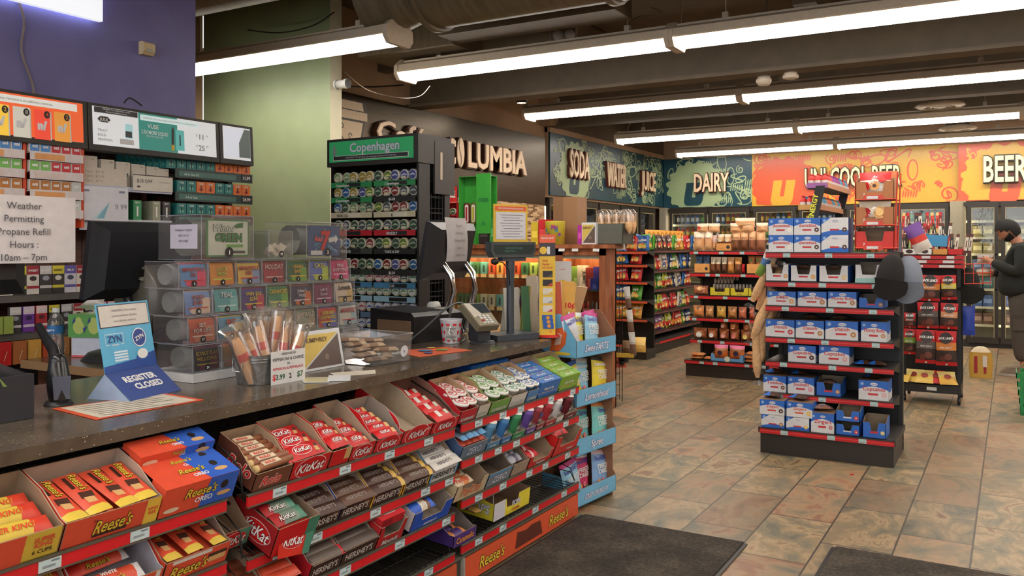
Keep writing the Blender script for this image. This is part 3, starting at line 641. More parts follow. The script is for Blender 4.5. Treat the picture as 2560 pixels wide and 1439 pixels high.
# ------------------------------------------------------------------ pastry rack in the aisle (main gondola)
GW = .84; FG = Tr(-1.49, 5.92, 0)
Z = [.176, .394, .613, .781, 1.0, 1.168, 1.37]
gondola(FG, GW, [(.176, .845)] + [(z, .825) for z in Z[1:]], .42, .176, 'black pastry shelving with red price rails and blue white snack boxes', 1.36)
tag(ob('back_run', MB().box((0, .62, 0), (.84, .72, .15), DK)), None); bpy.data.objects.remove(COL.objects[-1])
BL, WH, CH = (40, 102, 192), (214, 214, 216), (84, 50, 34)
def snack(F, W, H_, word, wc, label, style=0, D=.2, art=(190, 130, 80), open_=True, contents=None):
    m = MB(); t = .002
    if style == 0:    # blue over white box with wave
        m.box((0, 0, 0), (W, D, H_), BL, front=BL, top=(120, 96, 76) if open_ else BL)
        m.poly([(W * u, -.0006, H_ * (.0 if i > 8 else .52 + .18 * math.sin(u * 3.1))) for i, u in enumerate([x / 8 for x in range(9)] + [1, 0])][::-1], WH)
        m.poly([(W + .0006, D * u, H_ * (.0 if i > 8 else .5 - .15 * math.sin(u * 3.1))) for i, u in enumerate([x / 8 for x in range(9)] + [1, 0])][::-1], WH)
    elif style == 1:  # white box, blue swoosh at the foot
        m.box((0, 0, 0), (W, D, H_), WH, left=BL, right=BL, top=(126, 104, 84))
        m.poly([(0, -.0006, 0), (W, -.0006, 0), (W, -.0006, H_ * .25), (W * .5, -.0006, H_ * .3), (0, -.0006, H_ * .12)], BL)
        m.poly([(0, -.0006, H_), (W * .35, -.0006, H_), (0, -.0006, H_ * .6)], BL)
    elif style == 2:  # cut open tray with notch
        m = carton_mb(W, D, H_, H_ * .98, WH, (150, 130, 110), BL, notch=.22)
    elif style == 3:  # solid blue low tray
        m = carton_mb(W, D, H_, H_ * .8, BL, (120, 104, 84), BL, notch=.3)
    m.text(word, (W * .52, 0, H_ * .48), H_ * .2, wc, bold=.015, maxw=W * .8, off=.0015)
    if style < 2:
        m.disc((W * .52, -.001, H_ * .82), W * .13, WH, 12, (1, 0, 0), (0, 0, 1), .45); m.text('Hostess', (W * .52, 0, H_ * .79), H_ * .07, BL, bold=.01, off=.0016)
        m.disc((W * .12, -.001, H_ * .82), W * .06, (150, 180, 220), 10, (1, 0, 0), (0, 0, 1))
    m.poly([(W * .32, -.0008, H_ * .25), (W * .66, -.0008, H_ * .25), (W * .66, -.0008, H_ * .35), (W * .32, -.0008, H_ * .35)], wc)
    m.disc((W * .86, -.001, H_ * .3), W * .09, art, 12, (1, 0, 0), (0, 0, 1)); m.disc((W * .86, -.0014, H_ * .3), W * .03, WH, 10, (1, 0, 0), (0, 0, 1))
    return put('snack_box', m, label, 'snack box', F, 'boxes of snack cakes on the pastry rack')
def gx(px, y=6.1): return at(px, 612, y=y).x + 1.49
RD = (200, 44, 48)
def rowz(i): return Z[6 - i] + .001
def gplace(px0, px1, row, dy, h, **k):
    yy = 5.92 + (.17 if row < 6 else .01) + dy
    a, b = at(px0, 612, y=yy).x, at(px1, 612, y=yy).x
    return Tr(a + .001, yy, rowz(row) + k.get('dz', 0)) , b - a - .004, h
n_ = ['top', 'second', 'third', 'fourth', 'fifth', 'sixth', 'bottom']
def S(px0, px1, row, h, word, label, wc=RD, style=0, dz=0, dy=0, **k):
    F, W, _ = gplace(px0, px1, row, dy, h, dz=dz); return snack(F, W, h, word, wc, label, style, **k)
for j, dz in ((0, 0), (1, .118)):
    w = ('lower', 'upper')[j]
    S(1921, 1984, 0, .116, 'donettes', '%s white box of powdered mini donuts at the left end of the top shelf' % w, dz=dz, art=(236, 232, 226), wc=(196, 52, 54), open_=False)
    S(1985, 2052, 0, .116, 'donettes', '%s blue white box of frosted mini donuts, middle of the top shelf' % w, dz=dz, art=CH, wc=(196, 52, 54), open_=False)
    S(2053, 2122, 0, .116, '', '%s torn white box with chocolate donut picture beside the pastry bag stand' % w, style=1, dz=dz, art=CH)
S(1914, 1973, 1, .118, '', 'open white donut tray at the left end of the second shelf', style=2, art=(210, 150, 70)); S(1976, 2043, 1, .112, '', 'open white donut tray second from left on the second shelf', style=2, art=(220, 160, 80))
S(2047, 2122, 1, .112, '', 'open white donut tray with plain ring, right of its twins', style=2, art=(224, 190, 130))
F, W, _ = gplace(2137, 2208, 1, 0, .13); put('snack_box', carton_mb(W, .2, .135, .12, WH, (130, 112, 90), WH, notch=.2, panels=[(0, 0, 1, .25, (150, 196, 190))]), 'nearly empty cream tray with mint stripe beside the hanging caps', 'snack box', F)
S(1918, 1990, 2, .096, 'JUMBO', 'blue white box of iced buns at the left of the third shelf', art=(220, 170, 110)); S(1994, 2067, 2, .1, 'Honey Buns', 'blue white box of honey buns, second on the third shelf')
S(2070, 2142, 2, .104, 'Honey Buns', 'blue white box of honey buns, third on the third shelf'); S(2146, 2212, 2, .085, '', 'low cut blue tray with donut picture under the hanging caps', style=3)
S(1914, 1987, 3, .118, 'Danish', 'danish box with pink ribbon at the left end of the fourth shelf', art=(196, 60, 70)); S(1989, 2061, 3, .12, 'Danish', 'danish box with open top, second on the fourth shelf')
S(2063, 2146, 3, .125, 'Danish', 'wider danish box with green ribbon, third on the fourth shelf'); S(2152, 2218, 3, .13, 'Honey Buns', 'blue white honey bun box at the right end of the fourth shelf')
S(1970, 2040, 4, .116, 'Cupcakes', 'blue white cupcake box on the left of the fifth shelf', art=CH); S(2047, 2124, 4, .125, 'Cupcakes', 'blue white cupcake box in the middle of the fifth shelf', art=(220, 170, 170))
S(1908, 1966, 5, .112, 'Twinkies', 'blue box of cream cakes at the left end of the sixth shelf', art=(120, 70, 40)); S(1969, 2036, 5, .115, 'Snoballs', 'blue white box with pink ball cakes on the sixth shelf', art=(226, 150, 170))
S(2040, 2104, 5, .115, '', 'low cut blue tray of chocolate cakes on the sixth shelf', style=3); S(2146, 2222, 5, .128, 'Cupcakes', 'open cupcake box alone at the right of the sixth shelf', art=(226, 180, 180))
S(1903, 1962, 6, .085, '', 'white box under the chocolate sponge cakes, bottom shelf left', style=1); S(1899, 1962, 6, .1, 'Zingers', 'blue box of chocolate sponge cakes stacked at the bottom left', dz=.087, wc=(210, 60, 40), art=CH)
S(1965, 2024, 6, .085, '', 'white tray below the yellow sponge cakes on the bottom shelf', style=1, art=(230, 190, 90)); S(1966, 2032, 6, .1, 'Zingers', 'white blue box of yellow sponge cakes stacked second from left', dz=.087, wc=(214, 90, 40), art=(230, 190, 90))
S(2027, 2086, 6, .13, 'Zingers', 'single tall box of raspberry sponge cakes on the bottom shelf', art=(196, 110, 110))
for j in (0, 1): 
    S(2089, 2150, 6, .088, '', '%s blue box of the pair on the right of the bottom shelf' % ('lower', 'upper')[j], style=3, dz=.09 * j, wc=WH, art=(210, 60, 60))
S(2156, 2216, 6, .125, '', 'open blue tray at the right end of the bottom shelf', style=3, art=(226, 200, 120))
# wrapped cakes lying loose in or on the trays
cake = MB(); cake.grid(lambda u, v: ((u - .5) * .11 * (1 - .1 * math.sin(PI * v)), (v - .5) * .09, .02 + .022 * math.sin(PI * min(max(u * 1.1 - .05, 0), 1)) * math.sin(PI * min(max(v * 1.1 - .05, 0), 1))), 8, 6, 'toast').grid(lambda u, v: ((.5 - u) * .11, (v - .5) * .09, .018 - .018 * math.sin(PI * u) * math.sin(PI * v)), 6, 4, 'film')
cake.grid(lambda u, v: ((u - .5) * .13, (v - .5) * .1, .022 + .024 * math.sin(PI * u) * math.sin(PI * v)), 5, 4, 'film')
cm = cake.mesh('wrapped_cake'); ck2 = MB(); ck2.grid(lambda u, v: ((u - .5) * .12, (v - .5) * .09, .016 + .024 * math.sin(PI * u) * math.sin(PI * v)), 7, 5, None, True, kf=lambda u, v: BL if u < .4 else (70, 46, 34)).grid(lambda u, v: ((.5 - u) * .12, (v - .5) * .09, .015 - .015 * math.sin(PI * u) * math.sin(PI * v)), 6, 4, (60, 44, 36)); cm2 = ck2.mesh('wrapped_cake')
for i, (px, row, dy, dz, mesh, lab) in enumerate([(1943, 1, .1, .075, cm, 'in the first donut tray'), (2010, 1, .1, .075, cm, 'in the second donut tray'), (2085, 1, .1, .075, cm, 'in the third donut tray'), (2170, 1, .1, .01, cm, 'in the mint striped tray'),
        (1950, 2, .1, .09, cm, 'on the iced bun box'), (2026, 3, .1, .12, cm, 'on the second danish box'), (2100, 3, .1, .125, cm, 'on the third danish box'), (2085, 4, .1, .125, cm, 'on the middle cupcake box'),
        (1935, 5, .1, .112, cm2, 'on the cream cake box'), (2000, 5, .1, .115, cm2, 'on the pink ball cake box'), (2072, 5, .1, .06, cm, 'in the low chocolate cake tray'), (2184, 5, .1, .128, cm2, 'on the lone open cupcake box'),
        (2160, 4, .04, 0, cm2, 'loose on the fifth shelf, left of two'), (2192, 4, .05, 0, cm2, 'loose on the fifth shelf, right of two'), (1932, 6, .1, .19, cm2, 'on the bottom left stack'), (1998, 6, .1, .19, cm2, 'on the yellow sponge cake stack'), (2056, 6, .1, .13, cm, 'on the raspberry sponge cake box')]):
    yy = 5.92 + (.17 if row < 6 else .01) + dy
    put('wrapped_cake', mesh, 'plastic wrapped snack cake ' + lab, 'wrapped cake', Tr(at(px, 612, y=yy).x, yy, rowz(row) + dz) @ Rz(i * 37 % 50 - 25), 'loose snack cakes')
# rear run of the pastry shelving carries the energy shot rack
gondola(Tr(-.78, 7.0, 0) @ Rz(180), .7, [(.176, .7), (.6, .7), (1.0, .7), (1.36, .7)], .3, .176, 'rear side of the pastry shelving under the energy shot rack', 1.35, holes=False)
EX, EY, EZ = 0, 6.2, 1.376
t = thing('energy_shot_rack', 'slanted black display of small energy shot bottles above the donut boxes', 'display rack', Tr(EX, EY, EZ))
for y in (-.01, .96):
    m = MB(); m.prism([(-1.275, y, 0), (-1.215, y, 0), (-1.115, y, .455), (-1.175, y, .455)], (0, .025, 0), BLACK)
    if y < 0: m.text('/ENERGY', (-1.178, y, .3), .034, (210, 206, 50), (.215, 0, .977), (-.977, 0, .215), bold=.03)
    ob('side_post', m, t)
LV = [(-1.345, -1.2, .12), (-1.295, -1.155, .29), (-1.24, -1.1, .44)]
for a, b_, z in LV: ob('rack_shelf', MB().box((a, 0, z), (b_, .96, z + .01), DK).box((a, -.004, z), (b_, 0, z + .035), (150, 90, 150) if z > .4 else (190, 140, 70)).box((b_, 0, z), (b_ + .004, .96, z + .035), (190, 130, 90)), t)
shots = [bottle_mb(.0195, .09, c, (206, 196, 190), c, 8, .22, .5).mesh('energy_shot') for c in ((200, 50, 44), (224, 110, 50), (150, 50, 140), (60, 150, 190), (210, 140, 60))]
cn5 = ['red', 'orange', 'purple', 'blue', 'amber']
for li, (a, b_, z) in enumerate(LV):
    for k in range(17):
        for r_ in range(3):
            if r_ == 1 and k > 3: continue
            c = ((1, 1, 4, 1, 2, 4, 3, 3), (0, 3, 3, 1, 1, 3, 4, 3), (0, 0, 2, 2, 2, 3, 0, 3))[li][k // 2 % 8]
            put('energy_shot', shots[c], '%s capped energy shot bottle, %s file of the %s rack shelf, %s back' % (cn5[c], ('left', 'centre', 'right')[r_], ('low', 'middle', 'top')[li], ORD[k]), 'bottle', Tr(a + .024 + r_ * .047, EY + .03 + k * .055, EZ + z + .01), 'energy shots')
# bagged croissant stand
t = thing('pastry_bag_stand', 'red wire stand holding three stacked cartons of bagged pastries', 'display rack', Tr(-.9, 6.08, 1.38))
for x in (.235,):
    for y in (.02, .2): ob('wire_post', MB().tube([(x, y, 0), (x + .02, y, .52)], .005, (206, 60, 40), 5), t)
for y in (.02, .2): ob('wire_post', MB().tube([(-.005, y, 0), (-.005, y, .5)], .004, (206, 60, 40), 5), t)
for z in (0.02, .17, .34): ob('wire_ring', MB().tube([(-.005, 0, z), (.24, 0, z), (.24, .21, z), (-.005, .21, z), (-.005, 0, z)], .004, (206, 60, 40), 5), t)
OR = (176, 112, 62)
for i, (z, c, lab) in enumerate(((.005, (206, 44, 34), 'empty bright red notched carton at the foot of the pastry bag stand'), (.165, OR, 'tan carton with a cream croissant bag in the middle of the stand'), (.335, OR, 'tan carton with a red pastry bag at the top of the stand'))):
    m = carton_mb(.235, .19, .15, .12, c, (150, 116, 84), c, notch=.25, texts=[('7', .22, .2, .02, WHITE)])
    m.box((.05, -.012, -.003), (.17, -.002, .028), (214, 70, 50)).box((.07, -.0135, .004), (.14, -.012, .022), (220, 220, 220))
    put('pastry_carton', m, lab, 'carton', Tr(-.9, 6.085, 1.385 + z), 'pastry bag cartons')
put('pastry_bag', pouch_mb(.2, .15, .07, [(0, (226, 214, 190))], [('7 DAYS', .5, .024, WHITE, .03, .35, 60)], [(.66, .5, .2, (214, 160, 96)), (.66, .52, .13, (232, 190, 120)), (.24, .5, .16, (170, 24, 34))]), 'cream bag with croissant picture in the middle carton', 'snack bag', Tr(-.785, 6.12, 1.56))
put('pastry_bag', pouch_mb(.2, .17, .07, [(0, (224, 216, 206)), (.62, (200, 30, 34))], [('7 DAYS', .6, .024, WHITE, .03, .35, 60)], [(.5, .42, .16, (206, 150, 90)), (.5, .42, .06, CH), (.74, .7, .14, (190, 24, 30)), (.24, .4, .15, (190, 24, 30))]), 'red and white bag with round pastries in the top carton', 'snack bag', Tr(-.785, 6.12, 1.735) @ Rx(-8))
put('header_card', MB().box((0, 0, 0), (.2, .004, .12), (214, 130, 84)).disc((.1, -.001, .075), .028, (170, 96, 60), 14, (1, 0, 0), (0, 0, 1)).text('7', (.1, -.001, .06), .03, (230, 210, 190), bold=.03), 'peach header card behind the top bag of the pastry stand', 'sign', Tr(-.87, 6.29, 1.8))
# caps hanging off the right end of the rack
def cap_mb(k):
    m = MB(); m.grid(lambda u, v: (.085 * math.cos(2 * PI * u) * math.sin(v * PI / 2 + .05) * (1 - .15 * v), .06 * math.sin(2 * PI * u) * math.sin(v * PI / 2 + .05), -.17 * (1 - math.cos(v * PI / 2)) + .006 * math.sin(6 * PI * u) * v), 20, 9, k, wrap=True)
    m.grid(lambda u, v: ((u - .5) * .17 + .01 * math.sin(v * 3), -.06 - .012 * math.sin(PI * u) + .03 * v, -.14 - v * .12 * (1 - (2 * u - 1) ** 2 * .35)), 10, 5, k); return m
put('baseball_cap', cap_mb((34, 31, 31, .9)), 'black cap hanging on the right end of the pastry rack, brim down', 'cap', Tr(-.66, 6.02, 1.36) @ Ry(8) @ Rz(10) @ Matrix.Scale(1.15, 4))
put('baseball_cap', cap_mb((120, 128, 142, .9)), 'grey blue cap hanging behind the black cap on the pastry rack', 'cap', Tr(-.585, 6.14, 1.35) @ Rz(-12) @ Matrix.Scale(1.2, 4))
for i, (x, z, c) in enumerate(((-.72, 1.452, (88, 98, 108)), (-.7, 1.453, (96, 106, 116)))):
    put('grey_carton', MB().box((0, 0, 0), (.05, .05, .1), c), '%s small grey cardboard box beyond the pastry bag stand' % ('lower', 'upper')[i], 'box', Tr(x, 6.3 + .1 * i, z - .08) @ Matrix.Diagonal((1, 1, 1 + i, 1)) @ Rz(20))
put('folded_bag', pouch_mb(.12, .2, .04, [(0, (206, 200, 190)), (.3, (200, 60, 50)), (.6, (110, 70, 150))]), 'purple and red snack bag leaning beyond the pastry bag stand', 'snack bag', Tr(-.52, 6.5, 1.38) @ Rz(20) @ Ry(-25))

# ------------------------------------------------------------------ jerky rack
jx, jy = -.86, 8.5
t = thing('jerky_rack', 'black wheeled rack of red meat snack bags behind the pastry rack', 'display rack', Tr(jx, jy, 0))
for x in (0, .44): 
    for y in (.02, .42):
        p = ob('rack_post', MB().box((x, y, .1), (x + .03, y + .03, 1.29), BLACK), t); ob('caster', MB().lathe([(.001, -.012), (.03, -.012), (.03, .012), (.001, .012)], BLACK, 12, (x + .015, y + .015, .035), 'x').box((x + .005, y + .01, .04), (x + .025, y + .02, .1), BLACK), t)
ob('rack_base', MB().box((0, 0, .1), (.47, .45, .17), DK).box((.2, -.002, .12), (.28, 0, .15), (200, 200, 196)), t)
ob('back_panel', MB().box((0, .23, .17), (.47, .25, 1.29), BLACK), t)
for i, z in enumerate((1.215, 1.255, 1.295)):
    rl = MB(); rl.box((-.05 + .02 * i, -.012, z), (.5, 0, z + .03), (180, 30, 36)).box((.1 + i * .03, -.0135, z + .004), (.17 + i * .03, -.012, z + .027), (206, 210, 212)).box((.3 + i * .03, -.0135, z + .004), (.42, -.012, z + .027), (206, 210, 212)).box((-.05, 0, z + .028), (.5, .2, z + .032), DK)
    ob('price_rail', rl, t)
for z in (.82, .62): ob('peg_bar', MB().tube([(.02, .2, z + .16), (.45, .2, z + .16)], .005, BLACK), t)
JR, JB, JO = (186, 26, 32), (58, 42, 38), (206, 128, 60)
def jerky(pa, pb, y0, y1, band, lab, dy=0, seed=1, rot=0):
    yy = jy - .05 + dy; a, b = at(pa, y1, y=yy), at(pb, y0, y=yy); w, h = b.x - a.x, b.z - a.z; dk = tuple(int(c * .55) for c in band)
    put('jerky_bag', pouch_mb(w, h, .045, [(0, JR), (.06, JB), (.4, band), (.66, JR)], [("JACK LINK'S", .76, .02, WHITE, .03, .7), ('BEEF JERKY', .5, .014, WHITE, .01, .6)], [(.5, .8, .3, (40, 30, 30)), (.35, .2, .16, (96, 50, 40)), (.6, .26, .18, (110, 60, 46)), (.5, .04, .06, (200, 200, 196))], seed=seed), lab, 'jerky bag', Tr((a.x + b.x) / 2, yy, a.z) @ Rz(rot) @ Ry(rot / 3), 'jerky bags on the rack')
jerky(2297, 2350, 688, 751, JO, 'red jerky bag with orange band, top left of the rack', rot=5); jerky(2353, 2394, 688, 748, (206, 190, 80), 'red jerky bag with yellow band, top right of the rack', seed=3, rot=-8)
jerky(2294, 2348, 756, 819, (90, 84, 80), 'red jerky bag with grey band, middle row left', seed=4, rot=-4); jerky(2349, 2394, 758, 821, (206, 150, 110), 'red jerky bag with tan band, middle row right', seed=5, rot=6)
jerky(2288, 2342, 825, 906, (96, 88, 84), 'large red and grey jerky bag at the lower left', dy=-.01, seed=6, rot=4); jerky(2340, 2394, 828, 912, JO, 'large red jerky bag with orange band at the lower right', dy=-.04, seed=7, rot=-4)
jerky(2260, 2290, 782, 818, (140, 60, 50), 'narrow red jerky bag at the left side of the middle row', dy=.06, seed=8); jerky(2258, 2290, 822, 884, (120, 150, 60), 'narrow red and green jerky bag at the left side of the lower row', dy=.06, seed=9)
jerky(2284, 2296, 690, 745, (176, 60, 50), 'sliver of a red jerky bag at the left of the top row', dy=.07, seed=10)
for i in range(5):
    x, c = -.02 + .1 * i, ((206, 168, 60), (212, 176, 70), (214, 180, 84), (196, 40, 40), (206, 160, 60))[i]
    put('snack_pack', pouch_mb(.15, .16, .03, [(0, c), (.6, (190, 40, 36) if i == 3 else (222, 200, 120))], [], [(.5, .5, .2, (150, 60, 50))], seed=i), ('yellow', 'pale yellow', 'golden', 'red', 'mustard')[i] + ' snack pack lying in the bottom tray of the jerky rack', 'snack bag', Tr(jx + x, jy - .02 + .03 * (i % 2), .185) @ Rz(8 * i - 16) @ Rx(-52), 'packs in the jerky tray')
SC_ = [((196, 34, 36), (70, 30, 28)), ((40, 40, 40), (96, 50, 36)), ((206, 60, 40), (222, 190, 120)), ((122, 40, 40), (196, 40, 44)), ((212, 206, 190), (90, 40, 34)), ((120, 160, 60), (60, 34, 30))]
sn6 = ['red', 'black', 'orange red', 'maroon', 'cream', 'green']
sticks = []
for a, b in SC_: sticks.append(MB().box((-.012, -.006, 0), (.012, .006, .04), b).box((-.0125, -.0065, .04), (.0125, .0065, .16), a).box((-.013, -.002, .16), (.013, .002, .19), b).box((-.004, -.0068, .07), (.004, -.0065, .13), (206, 190, 160) if a[0] < 200 else (90, 30, 30)).mesh('meat_stick'))
R = random.Random(11)
for tier, (y, z, n, x0, x1) in enumerate(((8.53, 1.33, 17, -.03, .45), (8.6, 1.43, 16, -.1, .4), (8.67, 1.53, 15, -.15, .34))):
    for k in range(n):
        c = R.randrange(6); put('meat_stick', sticks[c], '%s wrapped meat stick in the %s row above the jerky rack' % (sn6[c], ('front', 'middle', 'rear')[tier]), 'meat stick', Tr(jx + x0 + (x1 - x0) * k / n, y, z + (0 if tier else 0)) @ Ry(R.uniform(-10, 14)) @ Rx(-R.uniform(4, 10)), 'meat sticks')
for k, (a, c, lab) in enumerate(((0, WHITE, 'left white meat stick carton over the red price rails'), (.125, WHITE, 'second white meat stick carton over the red price rails'), (.25, (214, 150, 70), 'red and gold meat stick carton over the red price rails'), (.37, (200, 28, 30), 'plain red meat stick carton at the right end of the rails'))):
    m = carton_mb(.118, .16, .07, .052, c, CARD, c); m.disc((.059, -.001, .03), .03, (60, 40, 38) if k < 2 else c, 12, (1, 0, 0), (0, 0, 1), .6); put('meat_stick_carton', m, lab, 'carton', Tr(jx + .0 + a, jy - .01, 1.332))
for k in (1, 2): tag(ob('stick_riser', MB().box((-.14 + .02 * k, .07 * k + .02, 1.3), (.46 - .03 * k, .07 * k + .085, 1.32 + .1 * k), DK), F=Tr(jx, jy, 0)), ('lower', 'upper')[k - 1] + ' black step riser under the rows of meat sticks', 'riser')
m = MB().box((0, 0, 0), (.24, .09, .1), (70, 150, 200), left=(150, 116, 84)); m.poly([(0, -.001, 0), (.07, -.001, 0), (.05, -.001, .1), (0, -.001, .1)], (38, 34, 36)); m.text('JACK', (.045, -.001, .03), .03, WHITE, bold=.03, maxw=.06, off=.0018)
put('overturned_carton', m, 'bright blue cardboard carton lying on the meat sticks', 'carton', Tr(jx + .12, jy + .03, 1.42) @ Ry(4) @ Rz(-4))
for i, (x, z, y) in enumerate(((.5, 1.33, .02), (.53, 1.33, .06))): put('meat_stick', sticks[4], ('first', 'second')[i] + ' pale wrapped stick past the right end of the rails', 'meat stick', Tr(jx + x, jy + y, z) @ Ry(8))
# hats and bag on the right side of the rack
put('knit_hat', cap_mb((30, 31, 29, .95)), 'black hat hanging on the right side of the jerky rack', 'hat', Tr(jx + .53, jy + .1, 1.22) @ Rz(8) @ Matrix.Scale(1.25, 4))
put('blue_pouch', pouch_mb(.1, .26, .03, [(0, (36, 62, 160))]), 'bright blue hanging pouch below the black hat', 'pouch', Tr(jx + .53, jy + .1, .62) @ Rz(10))
t = thing('wire_basket', 'small red wire basket clipped to the right of the jerky rack', 'basket', Tr(jx + .5, jy - .02, 1.08))
for z in (0, .09, .17): ob('wire_ring', MB().tube([(0, 0, z), (.2, 0, z + .01), (.2, .16, z + .01), (0, .16, z), (0, 0, z)], .003, (200, 60, 40), 5), t)
for x in (0, .07, .14, .2): ob('wire_upright', MB().tube([(x, 0, 0), (x, 0, .18)], .003, (200, 60, 40), 5), t)

# ------------------------------------------------------------------ bread gondola
FBr = Tr(-3.07, 9.0, 0)
ZB = [.175, .385, .627, .87, 1.113, 1.355]
gondola(FBr, 1.25, [(z, 1.25) for z in ZB], .4, .175, 'black bread shelving with red price rails across the aisle', 1.35)
def bx(px, dy=0): return at(px, 612, y=9.17 + dy).x
def bag(px0, px1, row, h, zs, lab, tw=None, lay=False, dz=0, dy=0, arts=(), t=.08, rot=0, tk=(120, 50, 40), cat='bread bag', name='bread_bag'):
    W = bx(px1, dy) - bx(px0, dy); texts = [(tw, .62, .02, tk, .01, .7)] if tw else []
    F = Tr((bx(px0, dy) + bx(px1, dy)) / 2, 9.17 + dy + t / 2 + (.01 if row < 5 else -.12), ZB[5 - row] + .002 + dz)
    return put(name, pouch_mb(W, h, t, zs, texts, arts, seed=px0), lab, cat, F @ Rz(rot) @ (Rx(-75) if lay else Matrix()), 'packs on the bread shelves')
C6 = lambda v: 1500 + v * .3336
PE, BN, LB = (222, 170, 122), (126, 76, 48), (232, 214, 190)
for i, (a, b, zs, tw) in enumerate([(692, 772, [(0, PE), (.72, LB)], 'BREAD'), (770, 836, [(0, PE), (.72, LB)], 'WHEAT'), (836, 868, [(0, (206, 150, 104)), (.6, (196, 160, 156))], None), (982, 1042, [(0, BN), (.52, PE)], 'GRAIN'), (1044, 1104, [(0, BN), (.52, PE)], 'GRAIN'), (1106, 1160, [(0, (150, 92, 62)), (.6, PE)], 'WHEAT'), (1162, 1232, [(0, (158, 100, 70)), (.58, PE)], None)]):
    bag(C6(a), C6(b), 0, .21 if i != 2 else .17, zs, 'standing loaf bag, %s from the left on the top bread shelf' % ORD[i], tw)
put('bread_carton', carton_mb(bx(C6(980)) - bx(C6(867)), .16, .09, .08, (214, 150, 82), CARD, texts=[('bread', .35, .3, .012, (150, 90, 50))], arts=[(.8, .5, .02, (40, 40, 40))]), 'orange cardboard tray of two loaves on the top bread shelf', 'carton', Tr(bx(C6(867)), 9.18, 1.357))
for i, (a, b) in enumerate(((872, 922), (924, 978))): bag(C6(a), C6(b), 0, .12, [(0, BN), (.3, PE), (.8, LB)], '%s loaf in the orange top shelf tray' % ('left', 'right')[i], dz=.06, dy=.02, arts=[(.5, .5, .3, (220, 200, 170))], t=.07)
for i, (a, b, dz) in enumerate(((715, 800, .2), (800, 888, .2), (965, 1050, .2), (1045, 1150, .2), (1000, 1155, .255), (1160, 1250, .2))):
    bag(C6(a), C6(b), 0, .1, [(0, PE), (.7, LB)], 'loaf bag lying across the standing loaves, %s from the left' % ORD[i], dz=dz, arts=[(.3, .5, .15, (206, 70, 50))] if i == 0 else (), t=.09)
for i, (a, b, zs) in enumerate([(822, 860, [(0, BN), (.55, LB)]), (860, 898, [(0, BN), (.55, LB)]), (902, 943, [(0, (104, 66, 44)), (.55, (226, 210, 190))]), (946, 998, [(0, (206, 140, 70)), (.6, PE)]), (1000, 1055, [(0, BN), (.55, (224, 160, 90))]), (1056, 1078, [(0, (190, 30, 40))])]):
    bag(C6(a), C6(b), 1, .175 if i < 5 else .1, zs, 'short loaf pack, %s in the middle of the second bread shelf' % ORD[i], arts=[(.5, .72, .18, (90, 120, 50))] if i < 3 else (), t=.07)
for i, (a, b, top, art) in enumerate(((704, 820, (76, 110, 150), (40, 50, 80)), (1097, 1224, (200, 130, 80), (96, 130, 50)))):
    x0, x1 = bx(C6(a)), bx(C6(b)); put('bread_carton', carton_mb(x1 - x0, .16, .11, .1, (216, 154, 86), CARD, texts=[('~~~~', .35, .4, .012, (150, 90, 50))], arts=[(.78, .45, .018, (44, 40, 36))]), ('left', 'right')[i] + ' orange bread tray on the second bread shelf', 'carton', Tr(x0, 9.18, 1.115))
    for k in range(2): bag(C6(a) + 2 + k * 18, C6(a) + 19 + k * 18, 1, .12, [(0, top)], '%s blue or amber pack in the %s second shelf tray' % (('first', 'second')[k], ('left', 'right')[i]), dz=.07, dy=.02, arts=[(.5, .6, .25, art)], t=.06)
bag(C6(690), C6(800), 2, .1, [(0, (190, 120, 84)), (.45, (170, 96, 60)), (.55, (196, 130, 96))], 'pack of eight hot dog buns at the left of the third shelf', t=.1, arts=[(.5, .72, .16, (226, 180, 120))])
for i, (a, b) in enumerate(((822, 970), (975, 1112), (1112, 1180))):
    x0, x1 = bx(C6(a)), bx(C6(b)); put('donut_tray', carton_mb(x1 - x0, .16, .09, .085, (206, 190, 50), CARD, notch=.22, texts=[('donuts', .5, .15, .014, (120, 110, 60))]), 'yellow cardboard tray, %s on the third bread shelf' % ORD[i], 'carton', Tr(x0, 9.18, .872))
roll = MB()
for k in range(6): roll.lathe([(.001, -.014), (.03, -.012), (.034, 0), (.03, .012), (.001, .014)], (178, 170, 160), 10, (-.09 + .036 * k, 0, .034), 'x')
rm = roll.mesh('donut_pack')
for i, (px, dz, dy) in enumerate(((C6(900), .055, .03), (C6(905), .12, .05), (C6(940), .155, .07), (C6(1045), .055, .03))): put('donut_pack', rm, ('sugar donut sleeve lying in the first yellow tray', 'sugar donut sleeve stacked second over the first yellow tray', 'topmost sugar donut sleeve above the first yellow tray', 'sugar donut sleeve lying in the second yellow tray')[i], 'donut pack', Tr(bx(px), 9.24 + dy, .875 + dz) @ Rz(5 * i))
pc = [(206, 130, 70), (196, 140, 84), (206, 160, 66), (180, 120, 66), (196, 110, 80), (206, 90, 50)]
for i, (a, b) in enumerate(((690, 772), (782, 843), (866, 935), (950, 1018), (1030, 1090), (1112, 1150))):
    bag(C6(a), C6(b), 3, .125, [(0, pc[i]), (.55, tuple(min(255, c + 30) for c in pc[i]))], 'square snack cake pack, %s from the left on the fourth bread shelf' % ORD[i], t=.07, arts=[(.5, .75, .1, (70, 50, 40))], cat='cake pack', name='cake_pack')
